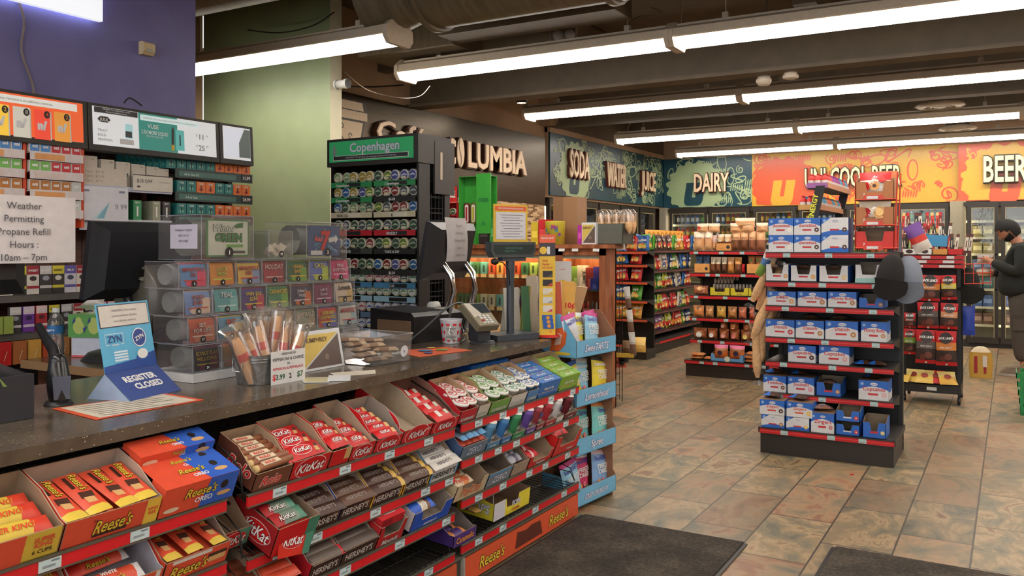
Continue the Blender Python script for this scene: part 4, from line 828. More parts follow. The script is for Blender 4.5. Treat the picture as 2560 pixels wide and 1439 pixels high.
for i, (a, b, dz, lb) in enumerate(((690, 790, 0, WHITE), (795, 870, 0, WHITE), (882, 955, 0, (226, 160, 150)), (890, 945, .105, (206, 160, 160)), (962, 1036, 0, (226, 130, 120)), (960, 1030, .1, (200, 130, 80)), (1045, 1125, 0, (226, 210, 120)), (1060, 1130, .1, (180, 110, 70)), (1126, 1170, 0, (206, 180, 140)))):
    bag(C6(a), C6(b), 4, .12, [(0, (150, 84, 46)), (.3, (168, 98, 56))], 'clear pack of rolls with paper label, %s on the fifth bread shelf' % ORD[i], dz=dz, t=.1, arts=[(.5, .4, .22, lb)], cat='roll pack', name='roll_pack')
x0, x1 = bx(C6(862)), bx(C6(1105)); put('cake_tray', carton_mb(x1 - x0, .2, .09, .08, (96, 150, 196), CARD, notch=.1, arts=[(.5, .35, .03, (214, 216, 196))]), 'pale blue tray of two orange labelled cakes on the bottom bread shelf', 'carton', Tr(x0, 9.02, .177))
for i, (a, b) in enumerate(((872, 975), (985, 1100))): bag(C6(a), C6(b), 5, .15, [(0, (206, 110, 50)), (.6, (170, 110, 70)), (.8, (214, 110, 150))], '%s bagged cake with pink top in the pale blue tray' % ('left', 'right')[i], dz=.02, dy=.0, arts=[(.5, .45, .18, (52, 34, 60))], t=.1)
for i, (a, b, dz) in enumerate(((700, 790, 0), (705, 800, .035), (805, 860, 0), (1110, 1180, 0), (1105, 1170, .04), (1120, 1190, .08))): put('flat_roll_pack', bar_mb(bx(C6(b)) - bx(C6(a)), .12, .034, [(0, (196, 120, 70)), (.5, (206, 140, 90))]), 'flat pack of pastry lying on the bottom bread shelf, %s from the left' % ORD[i], 'pastry pack', Tr(bx(C6(a)), 9.1, .177 + dz))
# baguette bags hanging beside the pastry rack
t = thing('bread_clip_strip', 'thin black hanging strip at the left end of the pastry rack', 'clip strip', Tr(-1.52, 6.2, 0)); ob('strip', MB().box((0, 0, .3), (.02, .01, 1.42), BLACK), t); ob('hook', MB().tube([(.0, 0, 1.36), (-.05, -.02, 1.36), (-.06, -.02, 1.38)], .004, BLACK), t)
lo = MB(); lo.grid(lambda u, v: ((.034 + .004 * math.sin(v * 9)) * math.cos(2 * PI * u) * math.sin(PI * min(max(v, .03), .97)) ** .35, .03 * math.sin(2 * PI * u) * math.sin(PI * min(max(v, .03), .97)) ** .35, .36 * v), 10, 10, 'bread', wrap=True)
lo.grid(lambda u, v: (.035 * math.cos(2 * PI * u) * (1 + .6 * v), .028 * math.sin(2 * PI * u), .33 + .06 * v), 8, 2, 'film', wrap=True); lo.grid(lambda u, v: ((u - .5) * (.05 + .04 * v), .006 * math.sin(9 * u), -.02 - .035 * v), 6, 1, 'film')
lm = lo.mesh('loaf')
for i, (px, py, y, an) in enumerate([(1893, 745, 6.2, 26), (1905, 765, 6.24, 30), (1898, 815, 6.2, 27), (1912, 820, 6.28, 32), (1893, 838, 6.16, 24), (1905, 868, 6.2, 18), (1908, 905, 6.2, 8), (1906, 935, 6.18, -2), (1916, 895, 6.3, 14), (1910, 850, 6.3, 20)]):
    p = at(px - 12, py + 8, y=y); put('long_loaf', lm, 'bagged long bread loaf hanging beside the pastry rack, %s counted downward' % ORD[i], 'bread loaf', Tr(*p) @ Ry(an), 'hanging long loaves')
put('green_loaf_bag', pouch_mb(.07, .2, .04, [(0, (120, 150, 60)), (.5, (70, 110, 160)), (.7, (200, 200, 196))]), 'green and blue bag on top of the hanging loaves', 'bread bag', Tr(*at(1898, 690, y=6.18)) @ Ry(24))

# ------------------------------------------------------------------ chip shelving
CHIP = [((58, 110, 180), (226, 190, 80), 'blue', 'Ruffles'), ((200, 60, 50), (226, 140, 60), 'red', 'Fritos'), ((90, 160, 60), (226, 200, 120), 'green', "Lay's"), ((90, 60, 50), (200, 60, 50), 'brown', "Lay's"), ((226, 160, 60), (206, 90, 50), 'golden yellow', 'Cheetos'),
        ((196, 34, 40), (226, 120, 70), 'bright red', 'Doritos'), ((110, 60, 130), (206, 80, 60), 'purple', 'Takis'), ((196, 200, 70), (200, 50, 44), 'lime yellow', 'Funyuns'), ((216, 206, 190), (60, 90, 150), 'white', 'Ruffles'), ((36, 60, 110), (206, 200, 190), 'navy', 'Ruffles')]
_ch = {}
def chip(c, F, lab, w=.19, h=.25):
    k = (c, w, h)
    if k not in _ch:
        a, b, _, wd_ = CHIP[c]; _ch[k] = pouch_mb(w, h, .07, [(0, a), (.16, b if c in (1, 6, 7) else a), (.5, a)], [(wd_, .6, .03, WHITE if c != 8 else (60, 60, 120), .04, .8, 6)], [(.5, .66, .34, tuple(max(0, x - 40) for x in a)), (.36, .3, .2, b), (.64, .26, .17, (226, 186, 96)), (.55, .42, .1, (206, 110, 60)), (.3, .2, .09, (236, 220, 170)), (.72, .4, .08, (120, 150, 60))], seed=c).mesh('chip_bag')
    put('chip_bag', _ch[k], lab, 'chip bag', F, 'chip bags')
FC = Tr(-4.0, 10.38, 0) @ Rz(90); ZC = [.16, .27, .53, .83, 1.08, 1.35]
gondola(FC, 2.6, [(z, 2.6) for z in ZC], .4, .16, 'long black chip shelving along the left aisle', 1.36, shelf_front=.1, rail=(52, 46, 40), tags=[()] * 6)
ob('sale_rail', MB().box((.3, -.014, .125), (1.5, -.011, .155), RED), [o for o in COL.objects if o.get('label') == 'long black chip shelving along the left aisle'][0])
rowsC = [(5, [0, 2, 2, 3, 3, 3, 2, 4, 4, 5, 0]), (4, [9, 2, 2, 5, 8, 9, 2, 8, 0, 9]), (3, [1, 1, 4, 2, 7, 3, 9, 8, 0, 5]), (2, [1, 2, 2, 7, 5, 5, 5, 8, 2, 5]), (1, [4, 6, 6, 6, 7, 7, 1, 1, 2, 9])]
for ri, cs in rowsC:
    for k, c in enumerate(cs):
        chip(c, FC @ Tr(.12 + k * .2, .17, ZC[ri] + .004) @ Rz((-14, 6, -4, 16, -20, 2)[(k * 5 + ri) % 6]) @ Rx((-4, -14, -8, 3)[(k * 3 + ri) % 4]) @ Ry((0, 5, -6, 3)[(k + ri) % 4]), '%s chip bag, %s along the %s long chip shelf' % (CHIP[c][2], ORD[k], ('', 'lowest', 'fourth', 'third', 'second', 'top')[ri]), h=.21 if ri > 1 else .2)
for k in range(9): chip(4, FC @ Tr(.7 + k * .17, .3, 1.36) @ Rx(-4), 'golden chip bag standing behind the others on top, %s along' % ORD[k], h=.27)
# end display facing the entrance
FN = Tr(-4.72, 9.96, 0); ZN = [.18, .5, .73, .965, 1.18, 1.345]
t = gondola(FN, .82, [(z, .82) for z in ZN], .28, .12, 'end display of snack bags with coloured price strips beside the wood cabinet', 1.36, shelf_front=.04, rail=(206, 90, 50), tags=[()] * 6, post=False)
for ri, cs in ((5, [8, 5, 8, 1, 0]), (4, [0, 9, 0, 5]), (3, [2, 5, 5, 5]), (2, [4, 6, 0, 2]), (1, [7, 4, 4, 4])):
    for k, c in enumerate(cs):
        chip(c, FN @ Tr(.1 + k * (.18 if ri < 5 else .16), .1, ZN[ri] + .004) @ Rz(-10 + 9 * (k % 3)) @ Rx(-5 - 6 * (k % 2)) @ Ry(4 - 5 * (k % 3)), '%s snack bag, %s on the %s end display shelf' % (CHIP[c][2], ORD[k], ('', 'lowest', 'fourth', 'third', 'second', 'top')[ri]), .17, .19)
# wire clip stand by the cabinet
t = thing('wire_stand', 'thin black wire stand with clipped candy bags at the cabinet corner', 'display rack', Tr(-3.14, 7.2, 0) @ Rz(15))
m = MB()
for x in (-.1, -.06, -.02, .02, .06): m.tube([(x, 0, .02), (x, 0, 1.3)], .0025, BLACK, 4)
for z in [.05 + .1 * i for i in range(13)]: m.tube([(-.1, 0, z), (.06, 0, z)], .0025, BLACK, 4)
ob('wire_panel', m, t); ob('ball_foot', MB().lathe([(.001, -.025), (.018, -.018), (.025, 0), (.018, .018), (.001, .025)], BLACK, 10, (.085, 0, .35)), t); ob('post', MB().tube([(.085, 0, 0), (.085, 0, 1.3)], .004, BLACK), t)
for i in range(9):
    put('cookie_pack', pouch_mb(.11, .1, .05, [(0, (140, 96, 66)), (.5, (176, 130, 96))], arts=[(.5, .5, .3, (110, 70, 46))], seed=i), 'clear cookie pack on the wire stand, %s from its top' % ORD[i], 'cookie pack', Tr(-3.19, 7.14, 1.18 - .108 * i) @ Rz(15), 'clipped cookie packs')
for i, py in enumerate((770, 828, 884)):
    p = at(1572 + 6 * i, py, y=7.0); put('tagged_bag', pouch_mb(.06, .19, .02, [(0, (120, 90, 70)), (.45, (190, 184, 176)), (.6, (214, 214, 210))]), 'small clear bag with white tag on the wire stand, %s of three' % ('topmost', 'middle', 'lowest')[i], 'clip bag', Tr(*p) @ Ry(-6))
for i, (px, py, c) in enumerate(((1556, 905, (60, 54, 50)), (1570, 888, (96, 70, 40)), (1598, 880, (206, 160, 70)), (1550, 918, (206, 90, 60)))):
    p = at(px, py, y=7.25); put('snack_bag', pouch_mb(.12, .14, .04, [(0, c), (.5, tuple(min(255, x + 50) for x in c))], seed=i), ('dark', 'brown', 'gold', 'orange')[i] + ' snack bag in the low tray of the wire stand', 'snack bag', Tr(*p) @ Rz(10 * i) @ Rx(-20))
ob('basket', MB().box((-.14, -.08, .41), (.2, .14, .42), DK).box((-.14, -.085, .41), (.2, -.08, .45), (206, 170, 60)), t)
# ------------------------------------------------------------------ counter and tiered candy shelf
put('checkout_worktop', MB().box((-2.95, -.8, .895), (-2.06, 3.93, .93), 'counter_top').box((-2.95, -.8, .9), (-2.94, 3.93, .925), (150, 130, 104)), 'long speckled grey brown checkout countertop', 'countertop', Matrix())
t = thing('checkout_counter', 'dark counter body with black slotted back panel behind the candy', 'counter', Tr(0, 0, 0))
ob('counter_body', MB().box((-2.9, -.8, 0), (-2.4, 3.9, .894), (60, 40, 30)), t)
m = MB().box((-2.395, -.8, .0), (-2.36, 3.92, .894), (24, 23, 24))
for y in (1.24, 1.75, 2.9):
    for dy in (0, .035): 
        for z in (.79, .72, .6, .5): m.box((-2.361, y + dy, z), (-2.357, y + dy + .012, z + .045), (8, 8, 8))
for z in (.86,): m.box((-2.36, -.8, z), (-2.35, 3.92, z + .01), (50, 50, 54))
ob('back_panel', m, t)
tag(ob('counter_return', MB().box((-3.66, 2.1, .895), (-2.96, 2.62, .93), 'counter_top', front=(150, 118, 84)).box((-3.6, 2.14, 0), (-2.98, 2.6, .894), 'dark_wood').box((-3.2, 2.1, .82), (-3.0, 2.14, .88), (30, 26, 24))), 'short brown topped counter return behind the register closed sign', 'counter')
SHX = -1.955
def yc(px): return at(px, 612, x=SHX).y
SECT = [(.3, 1.712, (.69, .51, .34, .18)), (1.79, 2.88, (.679, .49, .336, .173)), (2.93, 4.03, (.685, .535, .371, .186))]
TILT = 23
ws = thing('candy_shelf', 'tiered black wire candy shelf with red price rails along the counter front', 'candy shelf', Tr(0, 0, 0))
base = MB().box((-2.34, .3, 0), (-1.975, 4.04, .02), DK).box((-2.34, .3, .02), (-1.965, 4.04, .128), (70, 66, 58)).box((-1.99, .3, .128), (-1.955, 4.05, .14), (92, 88, 78)); bs = ob('base', base, ws)
def T2(m, s, o, h, k, ko, ux, uy, maxw=None, w=None, shear=.3, thick=.03, off=.001, al='c'):
    m.text(s, o, h, ko, ux, uy, bold=thick + .02, shear=shear, maxw=maxw, w=w, off=off, al=al); m.text(s, o, h, k, ux, uy, bold=.015, shear=shear, maxw=maxw * .97 if maxw else None, w=w, off=off + .0006, al=al)
RY, RB, RO = (216, 190, 60), (60, 34, 24), (212, 78, 52)
for y0, y1, tt in ((2.955, 4.03, 1), (1.8, 2.9, 0), (.3, 1.75, 0)):
    m = MB(); m.box((-1.963, y0, .018), (-1.955, y1, .122), (206, 84, 50) if tt else (196, 84, 52))
    for yy in ((y0 + .22, y1 - .22) if tt else (y0 + .3,)):
        T2(m, "Reese's", (-1.955, yy, .045), .05, RY, RB, UY, UZ, maxw=.34)
    if tt: m.flat([(0, 0), (.26, .0), (.24, .065), (.16, .07), (.1, .06), (.02, .07)], (92, 44, 32), (-1.9545, y0 + .42, .035), UY, UZ)
    m.box((-1.965, y0 - .012, .01), (-1.95, y0, .128), (150, 146, 138)); ob('kick_panel', m, ws)
for si, (y0, y1, zs) in enumerate(SECT):
    for ti, z in enumerate(zs):
        tl = TILT if ti < 3 else 6; W = y1 - y0; F = Tr(SHX, y0, z) @ Rz(90) @ Rx(tl); m = MB(); dp = .36 if ti < 3 else .4
        for k in range(int(W / .035)): m.tube([(.01 + k * .035, 0, -.004), (.01 + k * .035, dp, -.004)], .0018, (36, 34, 32), 4)
        for k in (0.02, .12, .24, dp): m.tube([(0, k, -.007), (W, k, -.007)], .003, (36, 34, 32), 5)
        for x in (0.0, W): m.tube([(x, .02, 0), (x, .05, .06), (x, .12, .075), (x, dp - .02, .075), (x, dp, 0)], .003, (26, 24, 22), 5); m.tube([(x, .02, 0), (x, .05, .04), (x, dp, .035)], .0025, (26, 24, 22), 5)
        tr = ob('wire_tray', m, ws, F)
        m = MB(); m.box((0, -.006, -.034), (W, 0, 0), RED, front=(204, 26, 34)).box((0, -.009, -.003), (W, .002, .002), (86, 84, 72)).box((0, -.009, -.038), (W, 0, -.034), (86, 84, 72))
        R = random.Random(si * 9 + ti)
        k = .1
        while k < W - .06:
            m.box((k, -.0085, -.032), (k + .055, -.006, -.005), (186, 208, 212)).box((k + .008, -.009, -.024), (k + .04, -.0085, -.018), (140, 150, 156)).box((k + .03, -.009, -.012), (k + .05, -.0085, -.008), (110, 120, 130)); k += R.choice((.16, .2, .24, .3))
        ob('price_rail', m, ws, Tr(SHX, y0, z) @ Rz(90) @ Rx(4))
def FT(sec, tier, px): return Tr(SHX, yc(px), SECT[sec][2][tier] + .003) @ Rz(90) @ Rx(TILT if tier < 3 else 6)
def logo(m, kind, o, h, mw, ux=(1, 0, 0), uy=(0, 0, 1), off=.0012):
    if kind == 'reeses': T2(m, "Reese's", o, h, RY, RB, ux, uy, maxw=mw, off=off)
    elif kind == 'kitkat':
        uu, vv = Vector(ux), Vector(uy); c = Vector(o) + vv * h * .45; nn = uu.cross(vv)
        m.disc(c + nn * (off - .0008), mw * .52, (226, 190, 190), 20, ux, uy, .55); m.disc(c + nn * (off - .0004), mw * .5, (196, 26, 30), 20, ux, uy, .53)
        T2(m, 'KitKat', o, h, (236, 236, 236), (110, 20, 24), ux, uy, maxw=mw * .95, off=off)
    elif kind == 'hersheys': m.text("HERSHEY'S", o, h, (206, 200, 194), ux, uy, bold=.02, maxw=mw, off=off)
    elif kind == 'hwhite': m.text("HERSHEY'S", o, h, (40, 36, 40), ux, uy, bold=.02, maxw=mw, off=off)
    elif kind == 'rolo': T2(m, 'Rolo', o, h, (206, 30, 40), (236, 220, 200), ux, uy, maxw=mw, off=off)
    else: T2(m, kind[0], o, h, kind[1], kind[2], ux, uy, maxw=mw, off=off, shear=.15)
GB = 'candy cartons on the counter shelf'
CBROWN, TAN = (74, 44, 34), (206, 164, 110)
def candy(sec, tier, px0, px1, Hb, Hf, out, lg, label, D=.2, side=None, inn=(160, 136, 112), panels=(), lz=.25, lh=.5, lx=.5, lw=.8, slogo=None, notch=None, cut=.55, texts=(), dz=0, dy=0, rot=0):
    W = yc(px1) - yc(px0) - .003; D = min(D, .27); Hb = min(Hb, .1)
    m = carton_mb(W, D, Hb, Hf, out, inn, side, panels=panels, texts=texts, notch=notch, cut=cut)
    if lg: logo(m, lg, (W * lx, 0, Hf * lz), Hf * lh, W * lw)
    if slogo: logo(m, slogo, (0, D * .4, Hb * .3), Hb * .4, D * .6, (0, -1, 0), (0, 0, 1))
    F = FT(sec, tier, px0) @ Tr(0, dy, dz) @ Rx(rot); put('candy_carton', m, label, 'candy carton', F, GB); return F, W, D
def bars(fw, mode, n, proto, what, z0, y0=.02, pitch=None, name='candy_bar', cat='candy bar', tilt=12, group=None, x0=0, cols=1, R=None, jit=3, L=.0):
    """mode x: bars across the carton stacked backwards; mode y: bars pointing to the front, side by side"""
    F, W, D = fw; R = random.Random(len(what) * 7 + n)
    if mode == 'x': n = max(1, min(n, int((D - .03 - y0) / pitch + .6)))
    L = D - .012 - y0
    if mode == 'y':
        for k in range(n): put(name, bar_mb(min(.175, D - .02), W / n * .94, .018, [(0, (190, 70, 44))]).mesh(name) if k == 0 else COL.objects[-1].data, 'lower bar under the %s, %s from left' % (' '.join(what.split()[:7]), ORD[k]), cat, F @ Tr(x0 + W * (k + .5) / n, y0 + L, z0 - .014) @ Rz(-90), 'under layer of bars')
    me = proto.mesh(name) if isinstance(proto, MB) else proto
    for k in range(n):
        if mode == 'x': M_ = Tr(.006 + x0, y0 + .02 + k * pitch, z0 + .008 + .002 * (k % 2)) @ Rz(R.uniform(-jit, jit)) @ Rx(tilt)
        else: M_ = Tr(x0 + W * (k + .5) / n, y0 + L - .014, z0 + .006 + .003 * (k % 2)) @ Rz(-90 + R.uniform(-jit, jit)) @ Rx(6 * (k % 2)) @ Ry(-2)
        put(name, me, ('%s, %s from the %s' % (what, ORD[k], 'front' if mode == 'x' else 'left')) if n > 1 else what, cat, F @ M_, group or what)
def reesebar(L=.178, w=.06, k=RO, tail=(214, 186, 70)):
    m = bar_mb(L, w, .018, [(0, k), (.86, tail)], hh=.01); o = (L * .3, -w * .05, .0187)
    T2(m, "Reese's", o, w * .34, RY, RB, (1, 0, 0), (0, 1, 0), maxw=L * .42)
    m.poly([(L * .12, -w * .3, .0186), (L * .42, -w * .3, .0186), (L * .42, -w * .14, .0186), (L * .12, -w * .14, .0186)], RB)
    m.poly([(L * .52, -w * .25, .0187), (L * .68, -w * .3, .0187), (L * .72, w * .2, .0187), (L * .56, w * .3, .0187)], CBROWN); m.poly([(L * .66, -w * .22, .0189), (L * .8, -w * .22, .0189), (L * .82, w * .15, .0189), (L * .69, w * .18, .0189)], TAN)
    return m
# --- section one
P = MB(); P = bar_mb(.19, .05, .024, [(0, (208, 180, 66)), (.8, (206, 60, 40))]); T2(P, 'SUPER KING', (.09, -.01, .0245), .016, (206, 60, 40), (208, 180, 66), (1, 0, 0), (0, 1, 0), maxw=.12)
fw = candy(0, 0, -120, 146, .13, .075, (208, 180, 66), None, 'yellow carton of peanut butter cups at the left end of the top tier', D=.21, panels=[(0, 0, .62, 1, RO)], texts=[('SUPER', .82, .62, .013, RO, .03, .3), ('KING', .82, .42, .013, RO, .03, .3), ('6 CUPS', .82, .2, .011, (60, 40, 30), .02, .3)], side=RO)
bars(fw, 'x', 5, P, 'yellow and red double bar pack in the leftmost top carton', .05, pitch=.05, x0=.02)
fw = candy(0, 0, 147, 391, .125, .075, RO, 'reeses', 'orange carton of long peanut butter cup bars on the top tier', D=.21, side=(206, 60, 34), inn=(176, 162, 146), lx=.5, lw=.42, panels=[(.84, 0, 1, 1, (222, 186, 70)), (.3, .12, .66, .24, RB)], texts=[('24', .3, .72, .008, (110, 40, 30)), ('KING', .92, .55, .009, RO, .03, .12), ('SIZE', .92, .38, .009, RO, .03, .12)])
bars(fw, 'y', 4, reesebar(), 'orange long bar in the peanut butter cup carton', .052, L=.222)
fw = candy(0, 0, 392, 578, .135, .02, RO, None, 'open brown inside carton with blue and orange trim behind the stacked boxes', D=.21, side=(60, 90, 190), inn=(150, 104, 76), cut=.8)
F, W, D = fw
def oreo(W, D, H_):
    m = MB(); m.box((0, 0, 0), (W, D, H_), RO, right=(48, 94, 190)); B_ = (48, 94, 190)
    m.poly([(W * .52, -.0006, 0), (W, -.0006, 0), (W, -.0006, H_), (W * .6, -.0006, H_)], B_); m.poly([(W * .6, -.0, H_ + .0006), (W, 0, H_ + .0006), (W, D, H_ + .0006), (W * .5, D, H_ + .0006)], B_)
    T2(m, "Reese's", (W * .5, 0, H_ * .48), H_ * .32, RY, RB, (1, 0, 0), (0, 0, 1), maxw=W * .45, off=.0012); m.text('OREO', (W * .56, 0, H_ * .22), H_ * .18, (220, 226, 240), bold=.03, off=.0014)
    T2(m, "Reese's", (W * .48, D * .45, H_), D * .2, RY, RB, (1, 0, 0), (0, 1, 0), maxw=W * .45, off=.0012); m.text('OREO', (W * .54, D * .22, H_), D * .13, (220, 226, 240), (1, 0, 0), (0, 1, 0), bold=.03, off=.0014)
    m.disc((W * .82, -.001, H_ * .62), W * .055, (40, 34, 34), 14, (1, 0, 0), (0, 0, 1)); m.disc((W * .84, -.0012, H_ * .3), W * .1, TAN, 14, (1, 0, 0), (0, 0, 1), .3); m.disc((W * .14, -.001, H_ * .2), W * .1, (214, 196, 170), 14, (1, 0, 0), (0, 0, 1), .3)
    m.disc((W * .8, D * .6, H_ + .001), W * .05, (40, 34, 34), 14); m.disc((W * .82, D * .3, H_ + .001), W * .09, TAN, 14, (1, 0, 0), (0, 1, 0), .4)
    return m
for k, (dy, dz) in enumerate(((-.004, 0), (.055, .06), (.12, .088))):
    put('candy_box', oreo(W, .1 if k == 0 else .08, .088 if k == 0 else .03), ('lowest', 'middle', 'upper')[k] + ' blue and orange printed candy box stepped at the right of the first section', 'candy box', F @ Tr(0, dy, dz + (.003 if k == 0 else 0)), 'stepped blue orange boxes')
fw = candy(0, 1, 5, 186, .11, .05, RO, None, 'orange and purple caramel cup carton at the lower left edge', side=(96, 60, 130)); bars(fw, 'x', 3, bar_mb(.17, .05, .02, [(0, RO), (.4, (120, 76, 150)), (.7, RO)], 'Caramel', RY), 'orange and purple caramel bar in the lower left carton', .05, pitch=.055)
fw = candy(0, 1, 188, 399, .115, .06, RO, None, 'orange carton with pale inside holding white chocolate bars', inn=(176, 174, 184), panels=[(.9, .2, .96, 1, (214, 206, 200))])
P = bar_mb(.18, .045, .02, [(0, (206, 50, 40)), (.3, RO), (.85, (206, 206, 210))]); T2(P, "Reese's", (.09, -.018, .0205), .016, RY, RB, (1, 0, 0), (0, 1, 0), maxw=.09); P.text('WHITE', (.09, .006, .0205), .01, WHITE, (1, 0, 0), (0, 1, 0), bold=.03)
bars(fw, 'x', 3, P, 'red bar with white end in the pale inside carton', .04, pitch=.06)
fw = candy(0, 1, 400, 565, .12, .068, RO, 'reeses', 'orange peanut butter bar carton beside the gap on the second tier', inn=(140, 126, 112), lx=.38, lw=.6, lz=.2, panels=[(.1, .82, .7, .98, (210, 210, 204)), (.68, .3, .95, .62, TAN), (.66, .55, .96, .72, CBROWN)])
bars(fw, 'y', 3, reesebar(.165, .05), 'orange bar in the carton beside the gap', .045, L=.2)
fw = candy(0, 2, 300, 480, .1, .05, RO, 'reeses', 'orange carton low on the third tier of the first section')
# --- section two, tier one
def kk(L=.17, w=.06, text=True):
    m = bar_mb(L, w, .018, [(0, (196, 28, 32)), (.78, (186, 24, 30))]); m.disc((L * .46, 0, .0183), L * .25, (226, 200, 196), 16, (1, 0, 0), (0, 1, 0), .5); m.disc((L * .46, 0, .0185), L * .235, (196, 26, 30), 16, (1, 0, 0), (0, 1, 0), .47)
    T2(m, 'KitKat', (L * .46, -w * .13, .0184), w * .32, (236, 236, 236), (110, 20, 24), (1, 0, 0), (0, 1, 0), maxw=L * .45); m.poly([(L * .74, -w * .3, .0184), (L * .84, -w * .35, .0184), (L * .86, -w * .05, .0184), (L * .77, 0, .0184)], TAN); m.poly([(L * .8, w * .0, .0184), (L * .88, 0, .0184), (L * .88, w * .2, .0184), (L * .8, w * .2, .0184)], CBROWN)
    return m
fw = candy(1, 0, 628, 721, .12, .062, (110, 66, 48), 'rolo', 'brown carton of foil caramel rolls at the left of section two', side=(96, 54, 40), slogo='rolo', D=.19, lx=.45)
m = MB(); m.lathe([(.001, 0), (.012, 0), (.0125, .01), (.0125, .155), (.001, .16)], None, 10, axis='x', kf=lambda i: [(206, 176, 120), (206, 176, 120), (150, 96, 66), (206, 176, 120)][i]); m.box((.03, -.009, .0105), (.1, .009, .0135), (214, 196, 170)); m.text('ROLO', (.06, -.006, .0137), .011, (200, 40, 40), (1, 0, 0), (0, 1, 0), bold=.03)
bars(fw, 'x', 8, m, 'gold foil caramel roll in the brown carton', .058, pitch=.028, name='candy_roll', cat='candy roll', tilt=0, y0=.0)
KR = (200, 28, 32)
fw = candy(1, 0, 722, 817, .1, .065, KR, 'kitkat', 'red wafer bar carton beside the brown caramel roll carton'); bars(fw, 'x', 5, kk(), 'red wafer bar in the carton beside the caramel rolls', .05, pitch=.05, x0=-.02)
fw = candy(1, 0, 819, 870, .1, .06, KR, None, 'narrow red wafer bar carton with torn yellow corner', panels=[(.7, .3, 1, 1, TAN)]); bars(fw, 'x', 5, kk(.1, .055), 'red wafer bar in the narrow torn carton', .05, pitch=.05)
fw = candy(1, 0, 871, 931, .16, .055, KR, 'kitkat', 'tall backed red wafer bar carton, middle of section two', inn=(168, 152, 132), cut=.75, D=.22)
bars(fw, 'x', 4, kk(.11, .055), 'red wafer bar in the tall backed carton', .03, pitch=.055)
fw = candy(1, 0, 932, 1000, .13, .05, KR, 'kitkat', 'red wafer bar carton with two columns of snack size packs', inn=(150, 140, 130))
sm = MB(); sm = bar_mb(.11, .04, .016, [(0, KR)]); T2(sm, 'KitKat', (.045, -.006, .0165), .014, (236, 236, 236), (110, 20, 24), (1, 0, 0), (0, 1, 0), maxw=.06); sm.poly([(.08, -.01, .0167), (.1, -.012, .0167), (.1, .01, .0167), (.085, .012, .0167)], TAN)
bars(fw, 'x', 6, sm, 'small red wafer pack in the two column carton', .045, pitch=.036, y0=0)
fw = candy(1, 0, 1001, 1073, .18, .055, KR, 'kitkat', 'empty tall red king size carton with grey cardboard inside', inn=(172, 156, 136), cut=.7, D=.27, slogo='kitkat', texts=[('KING SIZE', .86, .6, .006, WHITE, .03, .2)])
put('cardboard_flap', MB().box((.0, .1, .03), (.002, .3, .06), (60, 34, 28)).text('KING SIZE', (-.0008, .19, .038), .012, WHITE, (0, -1, 0), (0, 0, 1), bold=.03), 'dark strip with king size lettering on the empty tall carton side', 'card', FT(1, 0, 1001) @ Tr(-.004, 0, 0))
fw = candy(1, 0, 1075, 1141, .17, .05, KR, 'kitkat', 'red carton of barcoded wafer packs at the right end of section two', inn=(150, 110, 96), cut=.7, D=.27)
P = bar_mb(.12, .055, .02, [(0, KR)], hh=.01, arts=[(.3, .6, .012, .016, (206, 206, 200)), (.75, .6, .01, .012, (170, 190, 170))]); bars(fw, 'x', 5, P, 'red wafer pack with barcode sticker near the end of section two', .045, pitch=.056, y0=0)
# tier two
MT = (70, 130, 108)
F, W, D = fw = candy(1, 1, 655, 762, .15, .1, KR, None, 'red and mint green duo wafer carton with torn front flap', side=(150, 28, 32), slogo='kitkat', inn=(150, 126, 108), panels=[(.72, 0, 1, 1, MT)], cut=.4, dz=.0, dy=-.035)
bars(fw, 'x', 5, (lambda: (lambda m: (T2(m, 'KitKat', (.05, -.015, .0205), .018, (220, 220, 220), (80, 20, 24), (1, 0, 0), (0, 1, 0), maxw=.08), m)[1])(bar_mb(.13, .05, .02, [(0, (160, 30, 34)), (.3, (110, 130, 116)), (.8, MT)])))(), 'mint green and red duo bar in the torn front carton', .085, pitch=.05)
m = MB(); m.prism([(0, 0, 0), (.13, 0, 0), (.15, 0, .09), (.1, 0, .11), (.02, 0, .1), (-.01, 0, .12)], (0, .003, 0), (206, 50, 36)); logo(m, 'kitkat', (.055, 0, .035), .03, .09); m.poly([(.1, -.001, .0), (.13, -.001, 0), (.149, -.001, .09), (.115, -.001, .1)], MT)
put('carton_flap', m, 'torn red front flap with white lettering hanging before the mint duo bars', 'cardboard flap', FT(1, 1, 655) @ Tr(.02, -.05, .0) @ Rx(-20) @ Ry(8))
candy(1, 1, 572, 650, .12, .06, (150, 30, 34), 'kitkat', 'dark red and mint wafer carton half hidden behind the duo carton', D=.2, side=(140, 28, 32), panels=[(.6, 0, 1, 1, MT)], dy=.06)
HB = (66, 42, 36)
